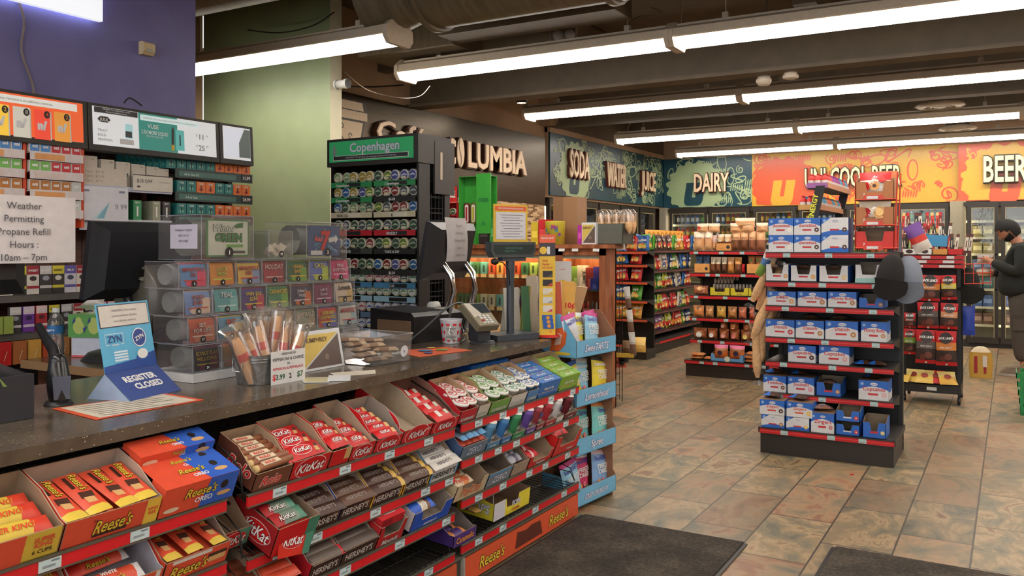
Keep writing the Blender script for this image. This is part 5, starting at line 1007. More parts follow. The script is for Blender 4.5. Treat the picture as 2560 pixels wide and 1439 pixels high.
for px0, px1, out, sd, lg, lab, pc_, txt in ((764, 843, HB, HB, 'hersheys', 'brown milk chocolate carton right of the torn mint duo carton', HB, 0), (845, 921, HB, (50, 96, 200), 'hersheys', 'brown and blue almond chocolate carton on the second tier', (90, 60, 44), 0),
        (923, 1001, HB, (220, 170, 50), 'hersheys', 'brown chocolate carton with yellow edges holding nugget bars', (72, 46, 38), 1), (1003, 1069, HB, (220, 170, 50), 'hersheys', 'smaller brown chocolate carton with yellow edges', (84, 56, 44), 1), (1071, 1138, (206, 206, 204), (80, 160, 220), 'hwhite', 'white and blue cookies and creme carton at the end of tier two', (206, 204, 200), 2)):
    fw = candy(1, 1, px0, px1, .11, .062, out, lg, lab, side=sd, lw=.85, lh=.4, inn=(160, 140, 122), panels=[(0, 0, .05, 1, sd), (.95, 0, 1, 1, sd)] if txt else [(.75, .45, .98, .9, (110, 70, 54))])
    P = bar_mb(fw[1] + .01, .045, .016, [(0, pc_)] if not txt else [(0, pc_), (.75, (206, 170, 80) if txt == 1 else pc_), (.85, pc_)]); P.text("HERSHEY'S", (fw[1] * .45, -.008, .0164), .015, (150, 140, 134) if txt < 2 else (50, 46, 50), (1, 0, 0), (0, 1, 0), bold=.02, maxw=fw[1] * .75)
    bars(fw, 'x', 6, P, '%s bar in the %s' % ('white' if txt == 2 else 'brown chocolate', ' '.join(lab.split()[:5])), .05, pitch=.038, y0=-.005, x0=-.006)
P = bar_mb(.16, .05, .012, [(0, (46, 30, 36)), (.9, (120, 110, 116))])
for k in range(7): put('candy_bar', P.mesh('candy_bar') if k == 0 else COL.objects[-1].data, 'dark plum chocolate bar on the pile behind the milk chocolate carton, %s from below' % ORD[k], 'candy bar', FT(1, 1, 745) @ Tr(.0 + .004 * k, .21 + .003 * k, .03 + .012 * k) @ Rz(3 * k - 8), 'pile of dark plum bars')
# tier three
for px0, px1, out, sd, lg, lab, pc_, n in ((571, 655, (140, 40, 34), (96, 40, 30), 'reeses', 'dark red carton on the third tier under the duo wafer carton', (120, 60, 40), 4), (657, 735, RO, RO, 'reeses', 'plain orange carton on the third tier beside the duo flap', RO, 4),
        (768, 847, HB, (190, 36, 50), 'hersheys', 'brown and red chocolate carton on the third tier', (96, 84, 76), 6), (849, 934, HB, (90, 96, 92), 'hersheys', 'brown chocolate carton with grey sides on the third tier', (84, 72, 66), 5)):
    fw = candy(1, 2, px0, px1, .1, .06, out, lg, lab, side=sd, lw=.8, lh=.4, inn=(150, 136, 120)); bars(fw, 'x', n, bar_mb(fw[1] + .005, .042, .014, [(0, pc_), (.92, sd)]), 'flat bar in the ' + ' '.join(lab.split()[:6]), .045, pitch=.036, y0=0)
F, W, D = fw = candy(1, 2, 937, 1004, .13, .085, (186, 40, 44), ('Mounds', (220, 220, 220), (110, 20, 30)), 'red coconut bar carton with cut corner on the third tier', D=.24, inn=(150, 136, 120), lw=.85, lh=.25, lz=.06, notch=.12)
for k in range(4):
    m = box_mb(W * .9, .05, .035, (190, 34, 44), panels=[([(.1, .2), (.5, .2), (.5, .8), (.1, .8)], (150, 24, 34))]); m.text('Mounds', (W * .45, .02, .035), .014, (226, 220, 216), (1, 0, 0), (0, 1, 0), bold=.03, maxw=W * .7)
    put('candy_box', m, 'small red box in the coconut bar carton, %s from front' % ORD[k], 'candy box', F @ Tr(W * .05, .015 + .055 * k, .07 + .003 * k), 'red coconut boxes')
F, W, D = fw = candy(1, 2, 1022, 1120, .13, .08, (40, 84, 190), None, 'blue notched almond bar carton at the right of the third tier', side=(206, 206, 210), inn=(150, 136, 124), notch=.2, texts=[('ALMOND JOY', .5, .1, .01, WHITE, .03, .6)])
bars(fw, 'x', 5, bar_mb(.15, .05, .022, [(0, (40, 90, 196)), (.4, (206, 190, 170)), (.6, (110, 70, 48)), (.75, (40, 90, 196))], 'Joy', WHITE), 'blue almond bar in the notched blue carton', .055, pitch=.05)
# --- section three, tier one: round mint tubs
def tub(side_k, ring):
    m = MB(); m.lathe([(.001, 0), (.03, 0), (.033, .035), (.036, .036), (.036, .045), (.03, .047), (.001, .047)], None, 18, kf=lambda i: [side_k, side_k, WHITE, WHITE, WHITE, ring][i])
    m.disc((0, 0, .0474), .024, (222, 222, 218), 16); m.disc((0, 0, .0478), .016, ring, 14, sy=.7); m.text('ICE', (0, -.004, .048), .008, WHITE, (1, 0, 0), (0, 1, 0), bold=.03); return m
for i, (px0, px1, out, rg, lab, n) in enumerate(((1143, 1186, (186, 34, 46), (196, 50, 60), 'red', 3), (1188, 1218, (206, 200, 186), (206, 60, 60), 'white and pink', 3), (1220, 1268, (110, 160, 70), (90, 160, 60), 'green', 4), (1270, 1310, (206, 204, 198), (40, 130, 100), 'white and teal', 4), (1312, 1340, (70, 130, 190), (60, 110, 170), 'blue', 3))):
    F, W, D = fw = candy(2, 0, px0, px1, .1, .058, out, ('ICE BREAKERS', (232, 232, 226), (60, 90, 90)), '%s carton of round mint tubs on the top tier' % lab, inn=(170, 140, 108), lh=.25, lz=.15, D=.2)
    tm = tub(out, rg).mesh('mint_tub')
    for k in range(min(n, 3)):
        for j in range(2 if W > .1 else 1):
            put('mint_tub', tm, 'round white lidded tub in the %s mint carton, %s row%s' % (lab, ORD[k], '' if W <= .1 else (' left', ' right')[j]), 'mint tub', F @ Tr(W * (.5 if W <= .1 else .27 + .46 * j), .034 + .06 * k, .034 + .008 * (k % 2)) @ Rx(-6), 'round mint tubs')
MI, MG = (44, 110, 190), (130, 176, 60)
for px0, px1, c, lab, n in ((1342, 1393, MI, 'blue', 4), (1395, 1442, MG, 'green', 4)):
    F, W, D = fw = candy(2, 0, px0, px1, .12, .02, c, None, '%s chewy candy carton at the right end of the top tier' % lab, inn=(160, 134, 106), D=.21, cut=.8)
    m = box_mb(W * .97, .045, .075, c, ttexts=()); m.text('Mike and Ike', (W * .48, 0, .03), .014, WHITE, bold=.03, maxw=W * .85, off=.0014); m.text('Mike and Ike', (W * .48, .012, .075), .012, WHITE, (1, 0, 0), (0, 1, 0), bold=.03, maxw=W * .85)
    for q in range(7): m.disc((W * (.1 + .12 * q), .036, .0756), .005, [(220, 60, 50), (230, 200, 60), (90, 190, 80), (230, 130, 50)][q % 4], 8); m.disc((W * (.1 + .12 * q), -.0008, .012 + .006 * (q % 2)), .005, [(220, 60, 50), (230, 200, 60), (90, 190, 80), (230, 130, 50)][q % 4], 8, (1, 0, 0), (0, 0, 1))
    me = m.mesh('candy_box')
    for k in range(n): put('candy_box', me, '%s chewy candy box at the end of the top tier, %s from front' % (lab, ORD[k]), 'candy box', F @ Tr(W * .015, .004 + .048 * k, .004), 'chewy candy boxes')
m = MB().box((0, 0, 0), (.3, .1, .1), MI, left=(40, 96, 180)); T2(m, 'Mike and Ike', (.17, 0, .03), .035, WHITE, (30, 60, 130), (1, 0, 0), (0, 0, 1), maxw=.22)
for q in range(14): m.disc((.03 + .019 * q, -.0012, .015 + .07 * ((q * 7) % 3) / 2), .006, [(220, 60, 50), (230, 200, 60), (90, 190, 80), (230, 130, 50)][q % 4], 8, (1, 0, 0), (0, 0, 1))
put('candy_box', m, 'large blue chewy candy case lying at the back of the top tier', 'candy box', Tr(-2.16, 3.28, .772) @ Rz(86) @ Rx(18))
# tier two
SV = (110, 126, 146)
fw = candy(2, 1, 1147, 1211, .11, .06, SV, ('ZERO', (206, 214, 226), (50, 70, 120)), 'silver blue wafer carton with loose packs on tier two', side=(70, 90, 130), inn=(120, 140, 160)); bars(fw, 'y', 4, bar_mb(.16, .04, .02, [(0, (90, 150, 200)), (.1, SV), (.9, (90, 150, 200))], 'ZERO', (30, 50, 90)), 'silver and blue bar in the loose pack carton', .06, L=.2)
P = MB(); P = bottle_mb(.03, .1, (150, 154, 160), (110, 70, 60), (90, 150, 200))
def cube_pack(c, t_): 
    m = MB(); m.grid(lambda u, v: (.033 * math.cos(2 * PI * u) * (1 + .15 * math.cos(8 * PI * u)) * (1 - .25 * abs(v - .4)), .026 * math.sin(2 * PI * u) * (1 - .2 * abs(v - .4)), .1 * v), 16, 5, None, True, True, kf=lambda u, v: c if v < .78 else tuple(min(255, x + 30) for x in c))
    m.disc((0, 0, .1), .028, WHITE, 12, sy=.8); m.text('ICE', (0, -.03, .03), .012, WHITE, bold=.03); m.disc((0, -.031, .065), .014, t_, 10, (1, 0, 0), (0, 0, 1)); return m
for px0, px1, c, t_, lab in ((1213, 1248, (90, 140, 180), (50, 70, 80), 'steel blue'), (1250, 1276, (60, 120, 180), (30, 60, 110), 'deep blue'), (1278, 1310, (60, 140, 90), (40, 60, 40), 'green'), (1312, 1336, (104, 76, 160), (50, 40, 90), 'purple'), (1338, 1358, (150, 60, 70), (40, 90, 170), 'red and blue'), (1360, 1386, (176, 50, 60), (100, 30, 40), 'red'), (1388, 1406, (206, 206, 206), (60, 80, 110), 'white'), (1408, 1440, (104, 34, 44), (50, 20, 30), 'dark red')):
    F, W, D = fw = candy(2, 1, px0, px1, .1, .03, c, None, '%s gum cube carton on the second tier' % lab, inn=(150, 140, 130), D=.24, texts=[('ICE CUBES', .5, .2, .008, WHITE, .03, .9)])
    me = cube_pack(c, t_).mesh('gum_pack')
    for k in range(3): put('gum_pack', me, '%s bumpy gum bottle in its carton, %s from front' % (lab, ORD[k]), 'gum bottle', F @ Tr(W / 2, .045 + .07 * k, .006), 'gum bottles')
# tier three
fw = candy(2, 2, 1131, 1210, .12, .075, (206, 186, 150), ('PayDay', (206, 90, 40), (240, 220, 180)), 'cream peanut bar carton at the left of section three, tier three', notch=.15, side=(196, 176, 140)); bars(fw, 'x', 4, bar_mb(.15, .045, .02, [(0, (206, 190, 160)), (.5, (196, 120, 60)), (.7, (206, 190, 160))], 'PayDay', (196, 60, 40)), 'cream peanut bar in the notched carton', .04, pitch=.055)
fw = candy(2, 2, 1212, 1272, .12, .065, (130, 140, 150), ('ZERO', (226, 230, 236), (50, 70, 120)), 'grey carton with bright blue rim on the third tier', side=(80, 160, 214), inn=(110, 96, 84), panels=[(0, .85, 1, 1, (80, 160, 214))])
fw = candy(2, 2, 1274, 1315, .11, .06, (170, 150, 130), None, 'tan carton of silver foil bars on the third tier', inn=(140, 124, 110)); bars(fw, 'x', 5, bar_mb(.1, .045, .02, [(0, (150, 154, 166)), (.4, (90, 80, 100)), (.6, (150, 154, 166))]), 'silver foil bar in the tan carton', .045, pitch=.045)
fw = candy(2, 2, 1317, 1376, .1, .06, (200, 30, 34), ('Twizzlers', (232, 226, 226), (120, 16, 20)), 'open red licorice carton on the third tier', notch=.12, lz=.1, lh=.3); bars(fw, 'x', 4, bar_mb(.13, .05, .02, [(0, (196, 34, 44)), (.45, (110, 20, 30)), (.55, (226, 200, 200)), (.6, (196, 34, 44))]), 'red licorice pack in the open carton', .02, pitch=.05, y0=.03)
fw = candy(2, 2, 1379, 1440, .16, .11, (206, 34, 30), ('Twizzlers', (232, 226, 226), (120, 16, 20)), 'taller red licorice carton at the right end of the third tier', notch=.15, lz=.12, lh=.13, lx=.65, lw=.5); bars(fw, 'x', 3, bar_mb(.13, .05, .02, [(0, (176, 34, 44)), (.45, (96, 20, 30)), (.6, (190, 34, 44))]), 'dark red licorice pack in the taller carton', .09, pitch=.06, y0=.03)
# tier four
PUR = (78, 50, 120)
fw = candy(2, 3, 1133, 1190, .1, .05, PUR, ('Caramello', (226, 150, 60), (50, 30, 80)), 'purple caramel bar carton on the bottom tier', side=(70, 44, 110), inn=(140, 130, 126)); bars(fw, 'x', 5, bar_mb(.12, .045, .018, [(0, (196, 120, 60)), (.3, PUR), (.8, (196, 120, 60))]), 'purple and amber bar in the bottom tier carton', .02, pitch=.05)
for k, (x, y, a) in enumerate(((.2, .1, 40), (.24, .2, 60), (.1, .3, 10), (.02, .32, -10), (.26, .05, 80))): put('candy_bar', MB.mesh(bar_mb(.1, .04, .018, [(0, (206, 160, 90)), (.5, PUR if k > 1 else (206, 150, 90))]), 'candy_bar'), 'loose tan caramel bar beside the purple carton, %s of the pile' % ORD[k], 'candy bar', FT(2, 3, 1133) @ Tr(x, y, .012 * (k + 1)) @ Rz(a), 'loose caramel bars')
F, W, D = fw = candy(2, 3, 1247, 1337, .13, .08, (220, 206, 60), ('POPS', (232, 232, 226), (60, 90, 170)), 'yellow lollipop carton with notched front on the bottom tier', side=(214, 200, 54), slogo=('POPS', (232, 232, 226), (60, 90, 170)), notch=.32, inn=(150, 120, 96), lx=.6, lz=.4, lh=.3, lw=.4, D=.2, panels=[(0, 0, .3, 1, (206, 206, 214))], texts=[('CARAMEL', .6, .12, .012, (190, 50, 40), .03, .5)], dy=.03)
put('lollipop', MB().tube([(0, 0, 0), (0, 0, .08)], .0022, WHITE, 6).lathe([(.001, .075), (.011, .08), (.014, .088), (.011, .097), (.001, .1)], (196, 50, 44), 10), 'single lollipop standing in the yellow carton', 'lollipop', F @ Tr(.08, .05, .03) @ Ry(-12))
# pegs above section joints
for i, y in enumerate((1.75, 2.905)):
    t = thing('shelf_bracket', ('left', 'right')[i] + ' black bracket post between two candy shelf sections', 'bracket', Tr(-2.36, y, 0)); ob('post', MB().box((0, -.015, .13), (.03, .015, .83), BLACK).box((0, -.02, .8), (.06, .02, .86), DK), t); ob('arm', MB().tube([(.03, 0, .81), (.1, 0, .8), (.38, 0, .66)], .005, BLACK), t)

# ------------------------------------------------------------------ freeze dried candy tower at the counter end
TWB = (110, 176, 214)
FS = Tr(-1.985, 4.075, 0) @ Rz(84); TW = .42
t = thing('candy_tower', 'light blue four tier cardboard candy tower standing at the counter end', 'display stand', FS)
m = MB(); m.box((-.0, .22, .0), (TW, .225, 1.0), (150, 104, 76)).box((0, .02, 0), (.006, .225, .06), TWB).box((TW - .006, .02, 0), (TW, .225, .95), (150, 104, 76), right=(206, 206, 206)); ob('tower_back', m, t)
tw = [(0.03, 'CRISP CRUNCHY'), (.30, 'Spree'), (.56, 'Lemonhead'), (.82, 'SweeTARTS')]
for i, (z, s_) in enumerate(tw):
    m = MB(); m.box((0, .0, z), (TW, .22, z + .004), TWB).box((0, 0, z), (TW, .004, z + .09), (150, 104, 76), front=TWB)
    pr = [(0, 0, z), (0, .22, z), (0, .22, z + (.23 if i == 3 else .16)), (0, .1, z + (.23 if i == 3 else .15)), (0, .02, z + .12), (0, 0, z + .09)]
    m.prism([(x + .004, y, zz) for x, y, zz in pr], (-.004, 0, 0), (150, 104, 76), TWB); m.prism([(TW - .004, y, zz) for x, y, zz in pr][::-1], (.004, 0, 0), (150, 104, 76), TWB)
    T2(m, s_, (TW * .5, 0, z + .025), .04 if i else .028, (226, 230, 240), (60, 60, 140), (1, 0, 0), (0, 0, 1), maxw=TW * .62)
    if i == 3:
        m.flat([(.03, .0), (.09, .0), (.13, .04), (.14, .1), (.11, .13), (.07, .12), (.04, .07)], (216, 100, 50), (-.001, .2, z + .03), (0, -1, 0), UZ); m.flat([(.06, .03), (.1, .04), (.11, .09), (.08, .1)], (226, 190, 170), (-.0018, .2, z + .03), (0, -1, 0), UZ); m.rib([(0, .2), (.03, .15), (.02, .12), (.07, .11)], .005, (40, 50, 110), (-.0015, .2, z), (0, -1, 0), UZ, 0); m.rib([(.02, .01), (.08, .02), (.16, .02)], .02, (226, 190, 60), (-.0015, .2, z), (0, -1, 0), UZ, 0)
    ob('tray', m, t)
FZ = [[((206, 214, 226), (200, 60, 140), 'white and pink'), ((226, 214, 70), (230, 240, 240), 'yellow'), ((150, 200, 226), (200, 60, 140), 'pale blue'), ((206, 214, 226), (200, 60, 140), 'second white')],
      [((222, 204, 50), (50, 90, 170), 'large yellow'), ((140, 200, 230), (230, 230, 230), 'small blue'), ((226, 206, 60), (60, 60, 60), 'slim yellow')],
      [((90, 180, 186), (210, 226, 90), 'teal'), ((110, 190, 190), (230, 130, 80), 'second teal'), ((120, 200, 196), (230, 150, 90), 'loose aqua')], [((150, 200, 226), (200, 50, 130), 'blue and pink'), ((206, 60, 110), (240, 240, 240), 'pink'), ((130, 170, 214), (230, 200, 210), 'steel blue')]]
for i, (z, s_) in enumerate(tw[::-1]):
    for k, (a, b, cn) in enumerate(FZ[i]):
        n = len(FZ[i]); w = .17 if i != 0 else .14
        put('candy_pouch', pouch_mb(w, .22, .05, [(0, a), (.06, b), (.12, a), (.92, b)], [(('SweeTARTS', 'Lemonhead', 'Spree', 'SweeTARTS')[i], .76, .022, (60, 70, 160) if i != 1 else WHITE, .03, .8, 4), ('FREEZE', .56, .024, WHITE, .02, .75, 6), ('DRIED', .43, .024, WHITE, .02, .7, 6)], [(.25, .2, .1, (230, 150, 80)), (.6, .16, .09, (120, 190, 90)), (.45, .26, .08, (226, 120, 130))], seed=k + i * 5),
            '%s freeze dried candy pouch in the %s tier of the blue tower' % (cn, ('top', 'second', 'third', 'lowest')[i]), 'candy pouch', FS @ Tr(.08 + (TW - .16) * k / (n - 1), .06 + .04 * (k % 2), z + .01) @ Ry((-8, 6, 10, -4)[k]) @ Rx(-8), 'freeze dried pouches')
# mats
def mat_(name, x0, y0, x1, y1, lab):
    put(name, MB().box((x0, y0, .0), (x1, y1, .012), 'mat_carpet').box((x0 - .02, y0, 0), (x0, y1, .006), (30, 28, 26)).box((x1, y0, 0), (x1 + .02, y1, .006), (30, 28, 26)).box((x0, y1, 0), (x1, y1 + .02, .006), (30, 28, 26)), lab, 'floor mat', Tr(0, 0, .001))
mat_('floor_mat', -1.93, 2.1, -1.1, 4.06, 'dark brown entrance mat in front of the candy shelf'); mat_('floor_mat', -.71, 2.0, 1.2, 4.22, 'dark grey entrance mat at the bottom right')
# ------------------------------------------------------------------ things on the counter
CT = .931
PB = (28, 28, 30, .4)
def sheet(name, pts, k, label, cat='paper sheet', z=CT, lines=0, border=None, text=None):
    m = MB(); P = [Vector((x, y, z)) for x, y in pts]; m.prism(P, (0, 0, .0012), border or k, border or k); c = sum(P, Vector()) / len(P)
    Q = [c + (p - c) * .9 + Vector((0, 0, .0016)) for p in P]; m.poly(Q, k)
    a, b, d = Q[0], Q[1], Q[-1]; u = (d - a); v = (b - a); R = random.Random(len(label))
    for i in range(lines):
        s = (i + 1) / (lines + 1); e = R.uniform(.6, .92); o = a + v * s
        m.poly([o + u * .08 + v * .012 + Vector((0, 0, .0005)), o + u * .08 - v * .012 + Vector((0, 0, .0005)), o + u * e - v * .012 + Vector((0, 0, .0005)), o + u * e + v * .012 + Vector((0, 0, .0005))], (110, 104, 96))
    if text: m.text(text[0], c + Vector((0, 0, .002)), text[1], text[2], u, u.cross(Vector((0, 0, 1))) * -1, bold=.02)
    return put(name, m, label, cat, Matrix())
sheet('counter_notice', [(-2.477, 1.515), (-2.212, 1.48), (-2.203, 1.843), (-2.403, 1.86)], (206, 198, 180), 'red bordered notice sheet lying flat before the register closed sign', lines=7, border=(214, 84, 50))
sheet('counter_notice', [(-2.458, 3.13), (-2.235, 3.02), (-2.165, 3.341), (-2.347, 3.38)], (216, 92, 50), 'orange printed mat with colour blobs in front of the tip bucket', lines=0, border=(222, 100, 54))
m = MB(); bm_ = COL.objects[-1]
for x, y, r, k in ((-2.33, 3.2, .035, (60, 120, 170)), (-2.28, 3.26, .03, (120, 160, 60)), (-2.27, 3.14, .022, (40, 90, 160)), (-2.37, 3.3, .02, (226, 190, 80))): m.disc((x, y, CT + .0045), r, k, 14)
o_ = ob('printed_blobs', m, bm_)
sheet('counter_notice', [(-2.57, 2.98), (-2.46, 2.94), (-2.34, 3.12), (-2.43, 3.18)], (196, 196, 190), 'pale sheet half under the orange mat beside the clear bin', lines=3)
sheet('leaflet', [(-2.262, 2.326), (-2.17, 2.25), (-2.1, 2.3), (-2.17, 2.4)], (206, 200, 160), 'small stack of pale yellow leaflets in front of the popcorn card', lines=4, border=(196, 206, 214))
put('leaflet_stack', MB().box((-.04, -.05, 0), (.04, .05, .008), (206, 208, 210)), 'thin white pad beneath the pale yellow leaflets', 'paper pad', Tr(-2.18, 2.33, CT - .008 + .0) @ Rz(40)); COL.objects[-1].matrix_basis = Tr(-2.12, 2.38, CT) @ Rz(40)
sheet('leaflet', [(-2.25, 2.47), (-2.16, 2.42), (-2.09, 2.55), (-2.15, 2.62)], (216, 208, 190), 'white card with blue stripe on the counter edge before the clear bin', lines=2, border=(220, 214, 200))
# register closed tent sign
t = thing('closed_sign', 'blue standing register closed sign on the red bordered notice', 'sign', Tr(-2.371, 1.705, CT) @ Rz(103)); W = .235
m = MB(); SB, SD, SL = (30, 62, 136), (24, 70, 150), (84, 172, 214)
lo_a, lo_b, up = Vector((0, 0, 0)), Vector((0, .1, .083)), Vector((0, .14, .3))
d1 = (lo_b - lo_a).normalized(); d2 = (up - lo_b).normalized()
m.prism([lo_a, lo_a + Vector((W, 0, 0)), lo_b + Vector((W, 0, 0)), lo_b], Vector((0, .8, -1)).normalized() * .002, (58, 78, 140))
m.prism([lo_b, lo_b + Vector((W, 0, 0)), up + Vector((W, 0, 0)), up], (0, .002, 0), SL)
m.flat([(0, 0), (W, 0), (W, .05), (W * .6, .03), (0, .02)], SD, lo_b, (1, 0, 0), d2)
m.flat([(.006, .142), (W - .006, .142), (W - .006, .216), (.006, .216)], (40, 44, 60), lo_b, (1, 0, 0), d2); m.flat([(.009, .145), (W - .009, .145), (W - .009, .213), (.009, .213)], (206, 202, 196), lo_b, (1, 0, 0), d2, .0016)
for i, s in enumerate(('WARNING: This product', 'contains nicotine. Nicotine', 'is an addictive chemical.')): m.text(s, lo_b + Vector((W / 2, 0, 0)) + d2 * (.192 - .017 * i), .0075, (90, 88, 90), (1, 0, 0), d2, maxw=W * .6, off=.003)
for a, b in (((.02, .12), (.1, .122)), ((.02, .085), (.022, .122)), ((.098, .085), (.1, .122)), ((.02, .085), (.035, .087)), ((.085, .085), (.1, .087))): m.flat([(a[0], a[1]), (b[0], a[1]), (b[0], b[1]), (a[0], b[1])], (214, 226, 236), lo_b, (1, 0, 0), d2)
m.text('ZYN', lo_b + Vector((.06, 0, 0)) + d2 * .094, .022, (24, 58, 130), (1, 0, 0), d2, bold=.02, off=.002); m.text('rewards', lo_b + Vector((.06, 0, 0)) + d2 * .083, .007, WHITE, (1, 0, 0), d2, bold=.02, off=.002)
c = lo_b + Vector((.17, -.0016, 0)) + d2 * .1; m.disc(c, .032, (220, 226, 232), 20, (1, 0, 0), d2); m.disc(c + Vector((0, -.0004, 0)), .028, (28, 60, 140), 20, (1, 0, 0), d2); m.text('ZYN', c + Vector((0, -.001, 0)) - d2 * .006, .014, WHITE, (.94, 0, .34), (-.3, .1, .94), bold=.03)
m.disc(lo_b + Vector((.175, -.0018, 0)) + d2 * .035, .03, (40, 80, 160), 16, (1, 0, 0), d2, .4); m.disc(lo_b + Vector((.175, -.0022, 0)) + d2 * .045, .024, (226, 226, 226), 16, (1, 0, 0), d2, .7)
for i in range(4): m.flat([(.05, .058 - .009 * i), (.11, .058 - .009 * i), (.11, .064 - .009 * i), (.05, .064 - .009 * i)], (206, 226, 240), lo_b, (1, 0, 0), d2)
nn = Vector((1, 0, 0)).cross(d1)
m.text('REGISTER', Vector((W * .5, 0, 0)) + d1 * .078, .024, (226, 226, 226), (1, 0, 0), d1, bold=.04, maxw=W * .74); m.text('CLOSED', Vector((W * .55, 0, 0)) + d1 * .043, .024, (226, 226, 226), (1, 0, 0), d1, bold=.04, maxw=W * .6)
ob('sign_panel', m, t)
ob('side_wing', MB().prism([(0, 0, 0), (0, .1, .083), (0, .17, 0)], (.0015, 0, 0), (150, 170, 200)), t)
# lottery ticket dispenser
FL_ = Tr(-2.51, 2.05, CT) @ Rz(90); LW = .925
t = thing('ticket_dispenser', 'clear plastic wall of lottery ticket bins on the counter', 'ticket dispenser', FL_)
ob('base', MB().box((-.005, -.012, 0), (LW + .005, .24, .03), (206, 206, 208)), t)
TK = [(('MONOPOLY', '5X'), (90, 150, 206), (226, 60, 110), (206, 40, 44)), (('LUCK', 'IRISH'), (226, 150, 50), (222, 140, 40), (206, 220, 80)), (('MONOPOLY', '10X'), (222, 186, 84), (140, 160, 200), (206, 40, 44)), (('HOLIDAY',), (170, 44, 60), (150, 40, 54), (226, 190, 190)), (('GREEN', 'BAR'), (40, 100, 60), (120, 170, 60), (226, 190, 60)), (('CASH',), (90, 116, 190), (180, 200, 80), (226, 220, 90)), (('PINK', 'DIAMOND'), (196, 44, 110), (206, 70, 130), (240, 200, 220)),
      (('OHIO', '$100'), (120, 150, 206), (222, 200, 180), (214, 100, 60)), (('TEAL',), (90, 170, 176), (130, 196, 196), (226, 240, 240)), (('WIN $50', '$250'), (70, 50, 130), (190, 60, 90), (230, 200, 70)), (('CASHWORD',), (60, 140, 100), (120, 176, 80), (230, 210, 70)), (("Joker's", 'Wild'), (54, 52, 84), (206, 110, 60), (230, 220, 230)), (('Let it', 'Snow'), (122, 36, 82), (140, 50, 100), (226, 200, 220)), (('Loteria',), (214, 200, 186), (206, 180, 120), (60, 50, 50)),
      (('SET', 'FOR LIFE'), (190, 84, 50), (206, 130, 100), (240, 220, 210)), (('BIG',), (96, 150, 180), (206, 180, 90), (220, 80, 50)), (('CASH',), (120, 110, 90), (150, 130, 110), (230, 220, 200)), (('GOLD',), (160, 130, 80), (180, 160, 110), (240, 220, 160)), (('EMERALD',), (120, 136, 116), (160, 150, 130), (220, 210, 190)), (('$500,000', 'CASHWORD'), (196, 70, 60), (110, 110, 190), (236, 214, 80)), (('MONOPOLY',), (206, 206, 196), (160, 190, 200), (206, 50, 80)),
      (('BONUS PLAY', 'MILLIONS'), (60, 44, 46), (120, 40, 70), (222, 186, 70)), (('$50', 'CASH'), (160, 116, 66), (190, 90, 60), (220, 60, 40)), (('GOLD',), (150, 120, 70), (120, 90, 50), (230, 210, 150)), (('BLUE',), (70, 90, 150), (110, 130, 180), (230, 230, 240)), (('RED',), (160, 50, 50), (190, 90, 70), (240, 220, 200)), (('LIME',), (120, 150, 70), (150, 180, 90), (60, 80, 40)), (('TEN',), (140, 140, 150), (170, 170, 180), (40, 40, 60))]
def binbox(F, w, h, d, tk, num, label, flat=False, big=False):
    b = thing('ticket_bin', label, 'ticket bin', F, 'lottery ticket bins'); m = MB(); t_ = .002
    CL = 'clear_plastic'; m.poly([(0, 0, h), (w, 0, h), (w, d, h), (0, d, h)], CL).poly([(0, d, 0), (0, 0, 0), (0, 0, h), (0, d, h)], CL).poly([(w, 0, 0), (w, d, 0), (w, d, h), (w, 0, h)], CL).poly([(0, 0, 0), (w, 0, 0), (w, 0, h), (0, 0, h)], CL)
    for a_, b_ in (((0, 0, 0), (0, 0, h)), ((w, 0, 0), (w, 0, h)), ((0, 0, h), (w, 0, h)), ((0, 0, h), (0, d, h)), ((0, 0, 0), (0, d, 0)), ((0, 0, 0), (w, 0, 0))): m.tube([a_, b_], .0009, (150, 152, 162, .2), 4)
    ob('bin', m, b)
    if tk:
        (words, c1, c2, c3) = tk; tw = w * .86; m = MB(); x0 = w * .1
        def cv(u, v):   # ticket strip curving back over the top of the bin
            a = v * 2.1; return (x0 + u * tw, .006 + .012 * (1 - math.cos(min(a, 1.2) * 1.1)) + (max(0, v - .62) ** 1.5) * d * 1.6, h * (.06 + .88 * math.sin(min(v * 1.25, 1) * PI / 2) ** 1.0))
        m.grid(lambda u, v: cv(u, v), 3, 8, None, True, kf=lambda u, v: c1 if (v < .62 and (u < .66 or v > .4)) else (c2 if v < .75 else (206, 206, 200)))
        m.grid(lambda u, v: (x0 + u * tw, d * .5 + h * .42 * math.cos(v * 2 * PI), h * .5 + h * .4 * math.sin(v * 2 * PI)), 2, 14, (226, 224, 220), True)
        m.disc((w * .5, .0045, h * .18), tw * .3, c2, 12, (1, 0, 0), (0, 0, 1), .35)
        for i, s in enumerate(words): T2(m, s, (w * .52, .0046, h * (.62 - .2 * i)), h * (.15 if len(words) > 1 else .2), c3, tuple(int(x * .5) for x in c1), (1, 0, 0), (0, 0, 1), maxw=tw * .9, shear=0, off=.001)
        m.poly([(x0 + tw * .1, .0035, h * .26), (x0 + tw * .9, .0035, h * .26), (x0 + tw * .9, .0035, h * .31), (x0 + tw * .1, .0035, h * .31)], c3)
        ob('ticket_roll', m, b)
    m = MB(); m.disc((w * .52, -.0006, h * .16), h * .12, BLACK, 16, (1, 0, 0), (0, 0, 1)); m.text(str(num), (w * .52, -.0006, h * .115), h * .09, (230, 230, 230), bold=.03, off=.001); ob('number_dot', m, b)
    return b
